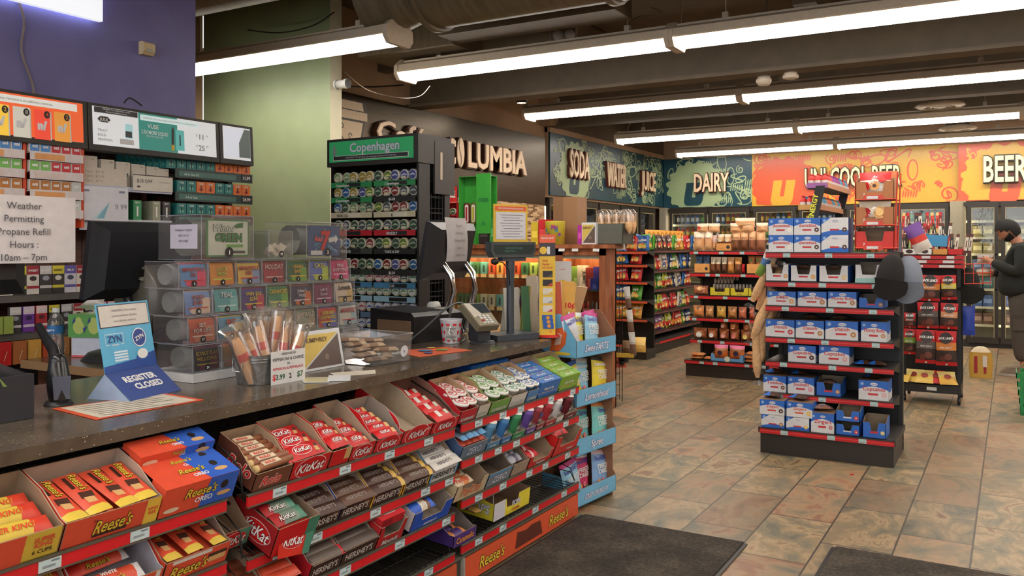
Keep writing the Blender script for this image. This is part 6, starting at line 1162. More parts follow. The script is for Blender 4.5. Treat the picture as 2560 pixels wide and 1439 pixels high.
cn_ = ['pink and blue', 'orange lucky', 'yellow and white', 'crimson', 'dark green', 'blue and lime', 'magenta diamond', 'baseball blue', 'pale teal', 'violet and gold', 'green crossword', 'navy joker', 'plum snow', 'white lottery card', 'rust orange', 'blue and gold', 'bronze', 'old gold', 'sage', 'red and blue crossword', 'white monopoly coloured', 'black and gold millions', 'tan and red', 'dark gold', 'indigo', 'deep red', 'lime', 'silver']
cn_[20] = 'white and pink'
bw_ = LW / 7
for r_ in range(4):
    for c_ in range(7):
        i = r_ * 7 + c_; binbox(FL_ @ Tr(c_ * bw_, .024 * (3 - r_), .032 + .1 * (3 - r_)), bw_ - .003, .097, .19, TK[i], 3 + i, 'clear ticket bin marked %d holding %s tickets' % (3 + i, cn_[i]))
b = binbox(FL_ @ Tr(.08, .05, .435), .25, .165, .24, None, 1, 'large clear bin on top of the dispenser with green and white ticket')
m = MB(); m.box((.03, .006, .01), (.23, .009, .15), (60, 130, 70)).box((.036, .0045, .016), (.224, .0065, .144), (206, 212, 200)); T2(m, 'Winter', (.11, .004, .105), .026, (206, 216, 206), (40, 70, 50), (1, 0, 0), (0, 0, 1), off=.001); T2(m, 'GREEN', (.13, .004, .068), .03, (60, 150, 70), (20, 60, 34), (1, 0, 0), (0, 0, 1), shear=0, thick=.06, maxw=.15, off=.001); m.box((.12, .0035, .045), (.2, .0045, .056), (110, 170, 80)).box((.15, .0035, .022), (.21, .0045, .032), (60, 70, 60)); m.text('1', (.13, .0015, .02), .012, WHITE, bold=.03)
m.poly([(.14, .0035, .115), (.2, .0035, .12), (.2, .0035, .14), (.17, .0035, .135)], (50, 110, 60)); m.grid(lambda u, v: (.02 + u * .2, .12 + .07 * math.cos(v * 6.28), .082 + .07 * math.sin(v * 6.28)), 1, 14, (176, 178, 170)); ob('ticket', m, b)
ob('taped_note', MB().box((-.0015, .02, .04), (0, .17, .13), (176, 172, 186)).text('WINNING TICKETS', (-.0016, .095, .105), .008, (90, 86, 100), (0, -1, 0), (0, 0, 1), off=.001).text('PAID UP TO', (-.0016, .095, .085), .008, (90, 86, 100), (0, -1, 0), (0, 0, 1), off=.001).text('$599 HERE', (-.0016, .095, .065), .008, (90, 86, 100), (0, -1, 0), (0, 0, 1), off=.001), b)
b = binbox(FL_ @ Tr(.41, .05, .435), .13, .11, .24, None, 19, 'small clear bin with loose slips between the two large top bins'); m = MB()
R = random.Random(2)
for k in range(7): x, z = R.uniform(.04, .09), R.uniform(.02, .045); a = R.uniform(0, 3); m.poly([(x + .03 * math.cos(a + q * PI / 2), .02 + .008 * k, z + .03 * math.sin(a + q * PI / 2) * .7) for q in range(4)], (206, 200, 186))
ob('slips', m, b)
b = binbox(FL_ @ Tr(.62, .05, .435), .25, .15, .24, None, 2, 'large clear bin on the right of the dispenser top with blue and red seven ticket')
m = MB(); m.box((.02, .005, .008), (.21, .009, .138), (34, 78, 130)); R = random.Random(4)
for k in range(26):
    a = R.uniform(0, 6.28); r0, r1 = .02, R.uniform(.05, .1); cx, cz = .115, .07
    P = [(cx + r0 * math.cos(a), cz + r0 * math.sin(a)), (cx + r1 * math.cos(a - .05), cz + r1 * math.sin(a - .05)), (cx + r1 * math.cos(a + .05), cz + r1 * math.sin(a + .05))]
    if all(.022 < x < .208 and .01 < z < .136 for x, z in P): m.poly([(x, .0046, z) for x, z in P], ((120, 180, 206), (20, 50, 100), (60, 130, 180))[k % 3])
T2(m, '7', (.12, .0035, .035), .08, (200, 30, 34), (140, 16, 20), (1, 0, 0), (0, 0, 1), shear=.1, off=.001); T2(m, 'Red', (.075, .002, .07), .022, (222, 90, 90), (140, 30, 40), (1, 0, 0), (0, 0, 1), off=.001); m.poly([(.14, .003, .065), (.18, .003, .07), (.18, .003, .06), (.2, .003, .08), (.18, .003, .098), (.18, .003, .09), (.14, .003, .085)], (206, 206, 206)); m.box((.03, .003, .012), (.1, .0045, .03), (206, 206, 210)); m.text('2', (.13, .0015, .018), .012, WHITE, bold=.03)
m.grid(lambda u, v: (.02 + u * .2, .12 + .065 * math.cos(v * 6.28), .075 + .065 * math.sin(v * 6.28)), 1, 14, (176, 178, 170)); ob('ticket', m, b)
# bucket of bagged sticks
t = thing('metal_bucket', 'galvanised rectangular bucket with price card holding bagged cheese sticks', 'bucket', Tr(-2.245, 2.1, CT) @ Rz(88)); G_ = 'galvanised'
m = MB(); bw2, bd, bh = .21, .15, .105
m.grid(lambda u, v: ((lambda a, s: (bw2 / 2 + s * bw2 / 2 * max(-1, min(1, 1.25 * math.cos(a))), bd / 2 + s * bd / 2 * max(-1, min(1, 1.25 * math.sin(a))), v * bh))(u * 2 * PI, .84 + .16 * v)), 24, 3, G_, True, True); m.box((.03, .03, 0), (bw2 - .03, bd - .03, .004), G_)
for z in (.08, .09): m.tube([(bw2 / 2 + bw2 * .49 * max(-1, min(1, 1.25 * math.cos(a))), bd / 2 + bd * .49 * max(-1, min(1, 1.25 * math.sin(a))), z) for a in [2 * PI * q / 24 for q in range(25)]], .0025, G_, 5)
ob('body', m, t); ob('handle', MB().tube([(.0, .04, .09), (-.02, .045, .09), (-.022, .05, .05), (-.018, .1, .05), (-.02, .1, .09), (0, .1, .09)], .0025, 'chrome', 6), t)
m = MB(); m.box((.055, -.012, -.002), (.215, -.01, .115), (206, 206, 206)); m.text('GREEN RIDGE', (.135, -.012, .1), .008, (80, 80, 84), bold=.02); m.text('PEPPERONI & CHEESE', (.135, -.012, .08), .011, (70, 70, 74), bold=.02, maxw=.145); m.text('OR', (.135, -.012, .064), .008, (70, 70, 74), bold=.02); m.text('PEPPERONI & PEPPERJACK', (.135, -.012, .048), .009, (190, 50, 60), bold=.02, maxw=.145)
m.text('$', (.068, -.012, .015), .02, (210, 40, 50), bold=.03); m.text('3.99', (.097, -.012, .015), .018, (50, 90, 70), bold=.03); m.text('2', (.143, -.012, .015), .018, (40, 40, 44), bold=.03); m.text('$7', (.19, -.012, .015), .02, (50, 90, 70), bold=.03); ob('price_card', m, t)
st = MB(); st.grid(lambda u, v: (.014 * math.cos(2 * PI * u) * (1 - .4 * v ** 6), .012 * math.sin(2 * PI * u) * (1 - .4 * v ** 6), .17 * v), 8, 6, None, True, True, kf=lambda u, v: (206, 60, 54) if (.45 < v < .75 and u > .45) else (228, 178, 130))
st.grid(lambda u, v: (.024 * math.cos(2 * PI * u) * (1 - .25 * v), .02 * math.sin(2 * PI * u) * (1 - .25 * v), .19 * v), 8, 5, 'film', True, True); st.grid(lambda u, v: ((u - .5) * (.036 + .03 * v), .005 * math.sin(9 * u), .19 + .035 * v), 6, 2, 'film'); sm_ = st.mesh('cheese_stick')
for i, (x, y, a, b_, h) in enumerate(((.03, .05, -24, -4, .0), (.06, .1, -12, 8, .0), (.09, .05, -6, -10, .02), (.12, .1, 4, 4, .03), (.15, .05, 12, -6, .01), (.17, .1, 20, 6, .02), (.06, .05, -16, -8, -.01), (.19, .06, 26, 0, -.01), (.1, .12, 0, 14, .04), (.14, .08, 8, 2, .05))): put('cheese_stick', sm_, 'clear bagged pepperoni and cheese stick standing in the metal bucket, %s from its near end' % ORD[i], 'snack stick', Tr(-2.245, 2.1, CT + .012 + max(h, 0)) @ Rz(88) @ Tr(x, y, 0) @ Ry(a) @ Rx(b_) @ Matrix.Diagonal((1.6, 1.6, 1.0, 1)), 'bagged cheese sticks')
def popcorn(F, w, h, lab):
    m = MB(); m.prism([(0, 0, 0), (w, 0, 0), (w, 0, h), (0, 0, h)], (0, .05, 0), (206, 210, 214)); m.poly([(w * .04, -.001, h * .08), (w * .94, -.001, h * .9), (w * .04, -.001, h * .9)], (206, 180, 90)); m.poly([(w * .07, -.001, h * .06), (w * .94, -.001, h * .06), (w * .94, -.001, h * .86)], (96, 80, 74))
    m.text('HUMPHREY', (w * .38, -.001, h * .7), h * .12, (90, 66, 50), bold=.01, maxw=w * .66, off=.002); m.disc((w * .6, -.0016, h * .3), h * .08, (130, 110, 100), 10, (1, 0, 0), (0, 0, 1)); return put('popcorn_bag', m, lab, 'snack bag', F)
popcorn(Tr(-2.345, 2.43, CT) @ Rz(90) @ Rx(-12), .235, .155, 'white framed popcorn bag leaning behind the metal bucket on the counter')
# clear bin
t = thing('clear_bin', 'clear plastic bin of wrapped brown treats beside the popcorn bag', 'bin', Tr(-2.21, 2.68, CT) @ Rz(88)); m = MB(); w, d, h = .25, .24, .115
for a, b_ in (((.01, .01), (w - .01, .01)), ((w - .01, .01), (w - .01, d - .01)), ((w - .01, d - .01), (.01, d - .01)), ((.01, d - .01), (.01, .01))):
    c0 = Vector((w / 2, d / 2, 0)); A = Vector((*a, 0)); B = Vector((*b_, 0)); A2 = c0 + (A - c0) * 1.1 + Vector((0, 0, h)); B2 = c0 + (B - c0) * 1.1 + Vector((0, 0, h)); m.poly([A, B, B2, A2], 'clear_plastic'); m.tube([A2, B2], .003, 'clear_plastic', 5)
m.box((.01, .01, 0), (w - .01, d - .01, .002), 'clear_plastic'); ob('body', m, t)
ob('round_sticker', MB().disc((.19, -.004, .045), .024, (206, 206, 210), 18, (1, 0, 0), (0, -.09, 1)).text('R', (.19, -.006, .037), .014, (110, 120, 150)), t)
R = random.Random(9); tr_ = bar_mb(.11, .05, .022, [(0, (170, 140, 110)), (.3, (130, 96, 70)), (.6, (186, 160, 130))]).mesh('wrapped_treat')
for k in range(9): put('wrapped_treat', tr_, 'brown wrapped treat lying in the clear counter bin', 'wrapped treat', Tr(-2.21, 2.68, CT) @ Rz(88) @ Tr(.08 + .09 * (k % 2) + R.uniform(-.02, .02), .06 + .04 * (k // 2), .006 + .009 * k) @ Rz(R.uniform(-60, 60)) @ Tr(-.05, 0, 0), 'treats in the clear bin')
# left end: receipt printer, scanner, monitors
t = thing('receipt_printer', 'black box printer at the left end of the counter', 'printer', Tr(-2.78, 1.05, CT)); ob('body', MB().box((0, 0, 0), (.39, .36, .125), (44, 46, 52, .4)), t)
ob('lid', MB().grid(lambda u, v: (.02 + .36 * u, .02 + .33 * v, .125 + .045 * math.sin(PI * min(1, .25 + u * .6)) * (1 - (2 * v - 1) ** 4) ** .5 if 0 < u < 1 and 0 < v < 1 else .125), 10, 10, (30, 31, 34, .3)), t)
ob('paper_slip', MB().poly([(.3, .2, .13), (.39, .26, .13), (.4, .28, .1), (.31, .22, .1)], (140, 160, 90)), t)
t = thing('barcode_scanner', 'black hand scanner standing by the red bordered notice', 'scanner', Tr(-2.52, 1.565, CT) @ Rz(70)); m = MB()
m.grid(lambda u, v: (.034 * math.cos(2 * PI * u) * (.75 + .25 * math.sin(PI * v)), .03 * math.sin(2 * PI * u) * (.7 + .3 * math.sin(PI * v)) + .02 * v, .13 * v), 18, 10, (30, 31, 34, .25), True, True)
m.grid(lambda u, v: (.034 * .75 * math.cos(2 * PI * u) * math.cos(v * PI / 2), .02 + .021 * math.sin(2 * PI * u) * math.cos(v * PI / 2), .13 + .025 * math.sin(v * PI / 2)), 18, 5, (30, 31, 34, .25), True, True); ob('head', m, t)
ob('window', MB().poly([(-.022, -.032, .02), (.022, -.032, .02), (.026, -.03, .09), (-.026, -.03, .09)], (84, 92, 108, .15)).poly([(-.012, -.0325, .02), (.012, -.0325, .02), (0, -.0325, .05)], (20, 20, 22)), t)
ob('grip', MB().tube([(0, .03, .13), (0, .07, .16), (-.01, .13, .19), (-.02, .19, .23)], [.02, .018, .014, .012], (28, 29, 31, .3), 10), t); ob('base', MB().lathe([(.001, .012), (.035, .012), (.042, .0)], (28, 29, 31), 16, (0, .01, 0)), t)
def monitor(F, w, h, d, label, name='register_monitor', bevel=.05):
    t = thing(name, label, 'monitor', F); m = MB(); K = (34, 35, 39, .35)
    P0 = [(0, 0, 0), (w, 0, 0), (w, 0, h), (0, 0, h)]; P1 = [(bevel, -d, bevel), (w - bevel, -d, bevel), (w - bevel, -d, h - bevel * .6), (bevel, -d, h - bevel * .6)]
    m.add(P0 + P1, [(4, 5, 6, 7), (0, 1, 5, 4), (1, 2, 6, 5), (2, 3, 7, 6), (3, 0, 4, 7)], K); m.box((0, 0, 0), (w, .025, h), K); m.box((.01, .0255, .01), (w - .01, .026, h - .01), (14, 14, 16, .1)); ob('back_shell', m, t); return t
t = monitor(Tr(-3.1, 2.02, 1.205) @ Rz(92) @ Rx(10), .5, .31, .05, 'large black register screen seen from behind over the counter return')
ob('mount_plate', MB().box((.18, -.07, .1), (.32, -.045, .13), BLACK).box((.2, -.072, .085), (.3, -.05, .1), (150, 146, 130)), t)
t = thing('monitor_stand', 'thick curved black stand carrying the large register screen', 'stand', Tr(-3.22, 2.3, CT))
ob('arm_drum', MB().lathe([(.001, -.1), (.13, -.1), (.14, -.085), (.14, .22), (.001, .22)], (84, 80, 70, .3), 30, (.14, .03, .275), 'y'), t)
ob('neck', MB().grid(lambda u, v: (.03 + .1 * math.sin(v * PI) ** 1 + .09 * math.cos(2 * PI * u) * .35, (.10 if math.cos(2 * PI * u) < 2 else 0) * math.sin(2 * PI * u), .02 + .36 * v), 20, 12, (30, 31, 33, .25), True, True), t)
ob('foot', MB().grid(lambda u, v: (-.08 + .17 * (1 - v) * math.cos(2 * PI * u), .0 + .12 * (1 - v) * math.sin(2 * PI * u), .05 * math.sin(v * PI / 2) ** .4), 22, 5, (34, 35, 38, .4), True, True), t)
t = monitor(Tr(-2.8, 1.2, 1.26) @ Rz(90), .42, .29, .04, 'black register screen at the far left behind the taped paper notice')
m = MB(); m.tube([(.2, 0, .02), (.2, 0, -.12), (.2, .03, -.33)], .022, 'chrome', 10); ob('stand', m, t)
m = MB(); pw, ph = .37, .215; m.grid(lambda u, v: (u * pw, -.008 * math.sin(PI * u), v * ph), 6, 1, (202, 198, 200))
for i, s in enumerate(('Weather', 'Permitting', 'Propane Refill', 'Hours :', '10am – 7pm')): m.text(s, (pw * .52, -.0095, ph * (.8 - .19 * i)), .022, (70, 68, 74), maxw=pw * .9, off=.002)
put('propane_notice', m, 'white paper notice about propane refill hours taped on the far left screen', 'paper notice', Tr(-2.715, 1.372, 1.362) @ Rz(90))
t = monitor(Tr(-2.66, 3.6, 1.235) @ Rz(92) @ Rx(12), .44, .31, .05, 'black register screen on chrome legs with a hanging paper notice')
for y in (.14, .36): ob('chrome_leg', MB().tube([(y, -.03, .1), (y, -.1, .05), (y + .0, -.13, -.03), (y, -.11, -.28)], .018, 'chrome', 12), t)
m = MB(); m.grid(lambda u, v: (u * .21 + .08 * (1 - v), -.01 - .012 * math.sin(PI * v), v * .25), 2, 8, (196, 194, 198))
for i, s in enumerate(('Weather', 'Permitting', 'Propane Refill', 'Hours :', '10am – 7pm')): m.text(s, (.13 + .015 * i, -.025, .205 - .04 * i), .013, (120, 116, 116), maxw=.15, off=.001)
put('propane_notice', m, 'curling white paper notice hanging over the back of the chrome legged screen', 'paper notice', Tr(-2.605, 3.67, 1.32) @ Rz(92) @ Rx(10))
# cash drawer and receipt printer beside it
t = thing('cash_drawer', 'black boxy register printer left of the tip bucket', 'printer', Tr(-2.56, 3.42, CT) @ Rz(85)); ob('body', MB().box((0, 0, 0), (.27, .3, .13), (36, 35, 36, .3)).box((-.002, .02, .012), (0, .25, .11), (120, 96, 74)), t); ob('lid', MB().prism([(0, .3, .13), (0, .0, .13), (0, .02, .15), (0, .3, .165)], (.27, 0, 0), (30, 30, 32, .3)), t)
t = thing('receipt_printer', 'low black receipt printer behind the card reader', 'printer', Tr(-2.62, 3.72, CT) @ Rz(88)); ob('body', MB().box((0, 0, 0), (.22, .2, .12), (34, 34, 35, .3)).prism([(0, 0, .12), (.22, 0, .12), (.18, .06, .15), (.04, .06, .15)], (0, .12, 0), (30, 30, 31, .3)), t); ob('paper_roll', MB().lathe([(.001, 0), (.025, 0), (.025, .06), (.001, .06)], (206, 206, 200), 14, (.08, .12, .155), 'x'), t)
wire([(-2.5, 3.3, .96), (-2.46, 3.38, 1.02), (-2.44, 3.52, 1.1), (-2.48, 3.7, 1.12), (-2.45, 3.78, 1.09)], .005, (60, 66, 68), 'grey cord arching over the black register printer')
wire([(-2.42, 3.66, 1.1), (-2.4, 3.62, 1.02), (-2.36, 3.6, .98), (-2.38, 3.66, .95), (-2.3, 3.7, .937)], .003, BLACK, 'thin black cord curling beside the card reader')
# tip bucket
t = thing('tip_bucket', 'small white bucket with red hearts and handwritten note before the register', 'bucket', Tr(-2.42, 3.54, CT)); m = MB(); m.lathe([(.001, .002), (.042, .0), (.042, .004), (.056, .115), (.058, .12), (.055, .12), (.041, .006)], (206, 206, 214), 24)
for i in range(10):
    for j in range(3):
        a = 2 * PI * i / 10 + j * .3; z = .02 + .036 * j; r = .0435 + .115 * z + .0015; c = Vector((r * math.cos(a), r * math.sin(a), z)); uu = Vector((-math.sin(a), math.cos(a), 0)); m.flat([(0, -.012), (.01, 0), (.009, .008), (.004, .009), (0, .005), (-.004, .009), (-.009, .008), (-.01, 0)], (200, 26, 40), c, uu, (0, 0, 1), .0005)
ob('body', m, t); ob('handle', MB().tube([(.03 - .0, -.05, .09), (.03, -.064, .06), (.05, -.05, .02), (.06, 0, .008), (.05, .05, .02), (.03, .064, .06), (.03, .05, .09)], .0025, 'chrome', 6), t)
m = MB(); a0 = math.radians(-35)
m.T = Rz(34) @ Tr(0, -.047, 0) @ Rx(6.5); m.box((-.03, 0, .02), (.03, .002, .09), (176, 172, 170))
for i, s in enumerate(('SHOW', 'US', 'YOUR TIPS!')): m.text(s, (0, -.001, .07 - .02 * i), .011, (50, 50, 54), maxw=.05)
ob('note', m, t)
# card reader
t = thing('card_reader', 'beige and black card payment terminal on a stand', 'card terminal', Tr(-2.28, 3.61, CT) @ Rz(72)); ob('base', MB().lathe([(.001, .012), (.06, .012), (.066, .0)], (40, 42, 46), 22), t); ob('stand', MB().box((-.04, -.015, .012), (.04, .06, .1), (46, 50, 58)), t)
m = MB(); m.T = Tr(0, .01, .1) @ Rx(38); m.prism([(-.065, -.06, 0), (.065, -.06, 0), (.075, .11, 0), (-.075, .11, 0)], (0, 0, .035), (120, 112, 92)); m.prism([(-.06, -.055, .035), (.06, -.055, .035), (.07, .105, .035), (-.07, .105, .035)], (0, 0, .003), (150, 142, 120)); m.box((-.05, .03, .038), (.062, .1, .04), (54, 62, 66, .15)); m.poly([(-.068, .105, .0405), (-.062, -.0, .0405), (.0, .02, .0405), (-.03, .105, .0405)], (196, 190, 176))
for i in range(4):
    for j in range(3): m.box((-.03 + .024 * j, -.045 + .016 * i, .038), (-.014 + .024 * j, -.034 + .016 * i, .042), ((60, 60, 60), (180, 60, 50), (60, 60, 60), (60, 60, 60))[i] if i == 1 and j == 0 else (214, 214, 210))
ob('terminal', m, t)
# pole display with printed sign and microphone
cx, cy = -2.265, 3.86
t = thing('pole_display', 'dark grey customer pole display with fuel price sheet above it', 'customer display', Tr(cx, cy, CT) @ Rz(70)); PG = (62, 68, 76, .4)
ob('base', MB().prism([(-.15, -.08, 0), (.13, -.08, 0), (.15, .1, 0), (-.12, .1, 0)], (0, 0, .03), PG), t); ob('pole', MB().lathe([(.02, .03), (.02, .3), (.024, .38), (.024, .41)], PG, 16), t)
m = MB(); m.box((-.07, -.02, .405), (.09, .02, .425), PG); m.prism([(-.13, -.03, .425), (.13, -.03, .425), (.15, -.03, .455), (.15, -.03, .505), (-.15, -.03, .505), (-.15, -.03, .455)], (0, .05, 0), (70, 76, 78, .35)); m.poly([(-.12, -.031, .44), (.12, -.031, .44), (.135, -.031, .46), (.135, -.031, .49), (-.135, -.031, .49), (-.135, -.031, .46)], (44, 60, 62, .15)); m.text('WELCOME TO SHELL', (0, -.032, .468), .009, (80, 140, 130)); m.text('THANK YOU', (-.03, -.032, .453), .009, (80, 140, 130)); ob('display_head', m, t)
m = MB(); m.box((-.115, -.004, .505), (.115, .0, .7), (216, 180, 60)).box((-.105, -.0055, .668), (.105, -.004, .69), (222, 96, 56)).box((-.1, -.006, .518), (.1, -.004, .66), (206, 206, 214)); m.text('NEW REWARDS PROGRAM OFFER', (0, -.006, .675), .008, WHITE, bold=.02, maxw=.19)
for i in range(9): m.box((-.07 + .01 * (i % 3), -.0068, .643 - .014 * i), (.08 - .02 * (i % 2), -.006, .646 - .014 * i), (120, 120, 124))
ob('price_sheet', m, t); ob('microphone', MB().tube([(-.02, -.02, .28), (-.05, -.05, .36), (-.1, -.06, .4), (-.14, -.06, .405)], .003, BLACK, 6).lathe([(.001, -.022), (.014, -.016), (.018, 0), (.014, .014), (.001, .018)], BLACK, 12, (-.15, -.06, .405), 'x'), t)
tag(ob('side_cabinet', MB().box((-2.95, 3.94, 0), (-2.42, 4.55, .9), (40, 34, 30)).box((-2.95, 3.932, .9), (-2.22, 4.56, .93), 'counter_top')), 'dark cabinet closing the far end of the checkout counter', 'cabinet')
# card holder column and brochures
p = at(1365, 838, y=3.98); t = thing('gift_card_stand', 'tall yellow fuel card stand with sample cards at the counter end', 'card stand', Tr(p.x - .045, 3.99, CT + .0) @ Rz(34))
ob('base', MB().lathe([(.001, .012), (.056, .012), (.064, .0)], (200, 44, 40), 24, (.05, .03, 0)), t); m = MB(); SY = (222, 182, 52); m.box((0, 0, .012), (.085, .05, .43), SY, left=(206, 206, 206), right=(196, 190, 190)).box((0, -.002, .43), (.085, .01, .5), (60, 52, 60)).box((0, -.0025, .5), (.085, .01, .545), (226, 96, 56)); m.disc((.02, -.0035, .46), .02, (226, 186, 60), 12, (1, 0, 0), (0, 0, 1)); m.box((.04, -.0035, .44), (.056, -.002, .48), (214, 214, 214))
for i, s in enumerate(('Shell', 'Family', 'of Cards')): m.text(s, (.016, 0, .4 - .018 * i), .011, (200, 60, 40), al='l', bold=.03)
m.text('Need a card?', (.042, -.003, .522), .009, WHITE, bold=.03, maxw=.07)
for i, (k, k2) in enumerate((((40, 36, 34), (90, 84, 80)), ((40, 36, 34), (200, 60, 40)), ((214, 206, 190), (222, 182, 52)), ((206, 206, 206), (150, 150, 156)), ((214, 206, 200), (200, 40, 44)))): m.box((.018, -.003, .318 - .046 * i), (.07, 0, .352 - .046 * i), k); m.poly([(.04, -.0036, .32 - .046 * i), (.068, -.0036, .32 - .046 * i), (.068, -.0036, .335 - .046 * i)], k2)
for i in range(3): m.box((.014 + .003 * i, -.004 - .001 * i, .09 - .022 * i), (.07 + .003 * i, 0, .118 - .022 * i), (40, 90, 170)); m.disc((.045 + .003 * i, -.0062, .104 - .022 * i), .01, (226, 150, 50), 10, (1, 0, 0), (0, 0, 1))
m.disc((.06, -.001, .03), .006, (226, 120, 50), 8, (1, 0, 0), (0, 0, 1)); ob('column', m, t)
def leaflets(px, py0, py1, y, w, k, lab, n=4, k2=WHITE, txt=None, rz=40):
    a, b_ = at(px, py0, y=y), at(px, py1, y=y); h = a.z - CT; m = MB()
    for i in range(n): m.T = Tr(-.006 * i, .008 * i, 0) @ Ry(-3 + 2.5 * i); m.box((0, 0, 0), (w, .003, h), k if i % 2 == 0 else k2)
    m.T = Matrix()
    if txt: m.text(txt[0], (w * .5, -.002, h * txt[1]), txt[2], txt[3], bold=.03)
    return put('brochure_stack', m, lab, 'brochures', Tr(b_.x, y, CT + .001) @ Rz(rz))
leaflets(1263, 720, 830, 4.2, .09, (206, 204, 196), 'pale papers standing left of the green striped bundle', 5, (190, 184, 170)); leaflets(1308, 715, 826, 4.05, .045, (60, 110, 70), 'bundle of green and yellow striped papers at the counter end', 4, (206, 180, 70)); leaflets(1322, 690, 826, 4.2, .06, (186, 176, 160), 'tall grey brochures behind the green striped bundle', 5)
leaflets(1386, 705, 832, 4.1, .05, (190, 84, 60), 'rust red leaflet leaning right of the yellow card stand', 2); leaflets(1408, 705, 832, 4.2, .075, (222, 170, 80), 'orange leaflets with ten cent offer right of the card stand', 5, (214, 180, 110), ('10¢', .5, .03, (200, 40, 40)))
p = at(1392, 690, y=4.25); put('poster_sheet', MB().box((0, 0, 0), (.1, .002, .2), (206, 204, 206)).disc((.05, -.001, .06), .035, (226, 190, 70), 14, (1, 0, 0), (0, 0, 1)).text('IN RED', (.05, -.001, .15), .008, (206, 90, 60)), 'white offer sheet with yellow picture beside the yellow card stand', 'paper sheet', Tr(p.x - .02, 4.25, 1.13) @ Rz(30))
m = MB(); m.prism([(0, 0, 0), (.2, 0, 0), (.27, 0, .24), (.02, 0, .26)], (0, .09, 0), (196, 156, 108)); m.box((-.004, 0, 0), (0, .09, .2), (176, 150, 120)); put('paper_bag', m, 'folded kraft paper bag standing behind the candy tower', 'paper bag', Tr(-2.38, 4.42, CT) @ Rz(30))
# items on the counter return
t = thing('water_bottle', 'clear water bottle with blue label on the counter return', 'bottle', Tr(-3.6, 2.22, CT)); m = MB(); m.lathe([(.001, .002), (.026, .0), (.033, .01), (.031, .03), (.033, .04), (.031, .05), (.033, .065), (.031, .08), (.034, .1), (.034, .14), (.033, .155), (.015, .19), (.013, .2)], 'clear_plastic', 20); ob('body', m, t)
ob('water', MB().lathe([(.001, .005), (.029, .01), (.029, .15), (.001, .15)], 'clear_plastic', 14), t); m = MB(); m.lathe([(.0346, .105), (.0346, .14)], (50, 110, 170), 20); m.text('agara', (.02, -.036, .118), .011, WHITE, (.8, .6, 0), (0, 0, 1), bold=.02); ob('label', m, t); ob('cap', MB().lathe([(.015, .196), (.015, .214), (.001, .215)], (200, 204, 206), 16), t)
t = thing('tissue_box', 'green tissue box with pear pattern stacked on a white carton', 'tissue box', Tr(-3.56, 2.25, CT + .086) @ Rz(24)); m = MB(); TG = (86, 150, 70); m.box((0, 0, 0), (.24, .12, .1), TG, top=(150, 190, 110))
R = random.Random(3)
for k in range(3): m.disc((.05 + .07 * k, -.001, .045), .026, (176, 190, 100), 14, (1, 0, 0), (0, 0, 1), 1.2); m.disc((.05 + .07 * k, -.0014, .075), .014, (176, 190, 100), 12, (1, 0, 0), (0, 0, 1)); m.poly([(.03 + .07 * k, -.0016, .09), (.02 + .07 * k, -.0016, .06), (.035 + .07 * k, -.0016, .07)], (44, 54, 140)); m.poly([(.075 + .07 * k, -.0016, .02), (.09 + .07 * k, -.0016, .05), (.07 + .07 * k, -.0016, .04)], (44, 54, 140))
for k in range(2): m.disc((-.001, .035 + .055 * k, .045), .022, (176, 190, 100), 12, (0, -1, 0), (0, 0, 1), 1.3); m.poly([(-.0016, .06, .02 + .05 * k), (-.0016, .075, .035 + .05 * k), (-.0016, .06, .045 + .05 * k)], (44, 54, 140))
ob('carton', m, t); ob('tissue', MB().grid(lambda u, v: (.05 + .1 * u + .02 * math.sin(5 * v), .05 + .03 * math.sin(3 * u + 4 * v), .1 + .085 * v * (1 - abs(u - .75) * .9)), 8, 6, (214, 206, 200)), t)
put('white_carton', MB().box((0, 0, 0), (.22, .12, .085), (190, 194, 210), front=(190, 194, 210)).box((0, -.001, 0), (.22, 0, .008), (206, 90, 90)), 'low white carton with pink foot under the tissue box', 'box', Tr(-3.55, 2.26, CT) @ Rz(24))
# ------------------------------------------------------------------ purple wall things
m = MB().box((-4.075, .7, 2.57), (-4.045, 2.745, 3.35), 'sign_glow'); m.text('ut', (-4.045, 2.48, 2.7), .16, (20, 20, 26), UY, UZ, bold=.03, shear=.3)
tag(ob('lit_sign', m), 'lit white halo sign box high on the purple wall', 'sign'); ob('halo_strip', MB().box((-4.095, .72, 2.59), (-4.076, 2.725, 3.33), 'halo_glow'), COL.objects[-1])
t = thing('motion_sensor', 'small cream motion sensor on the purple wall', 'motion sensor', Tr(-4.1, 2.995, 2.455)); ob('body', MB().prism([(0, 0, 0), (.03, 0, .0), (.045, 0, .02), (.045, 0, .06), (.03, 0, .07), (0, 0, .07)], (0, .07, 0), (206, 184, 140)), t); ob('window', MB().box((.045, .015, .012), (.047, .055, .035), (176, 168, 150)), t)
wire([(-4.09, 2.33, 3.3), (-4.09, 2.32, 2.7), (-4.085, 2.36, 2.5), (-4.09, 2.35, 2.35), (-4.085, 2.4, 2.2), (-4.09, 2.41, 2.12)], .006, (120, 106, 100), 'pale cord hanging down the purple wall to the screens')
wire([(-3.78, 2.68, 2.12), (-3.79, 2.72, 2.15), (-3.78, 2.78, 2.12)], .004, BLACK, 'short black cable loop above the second screen')
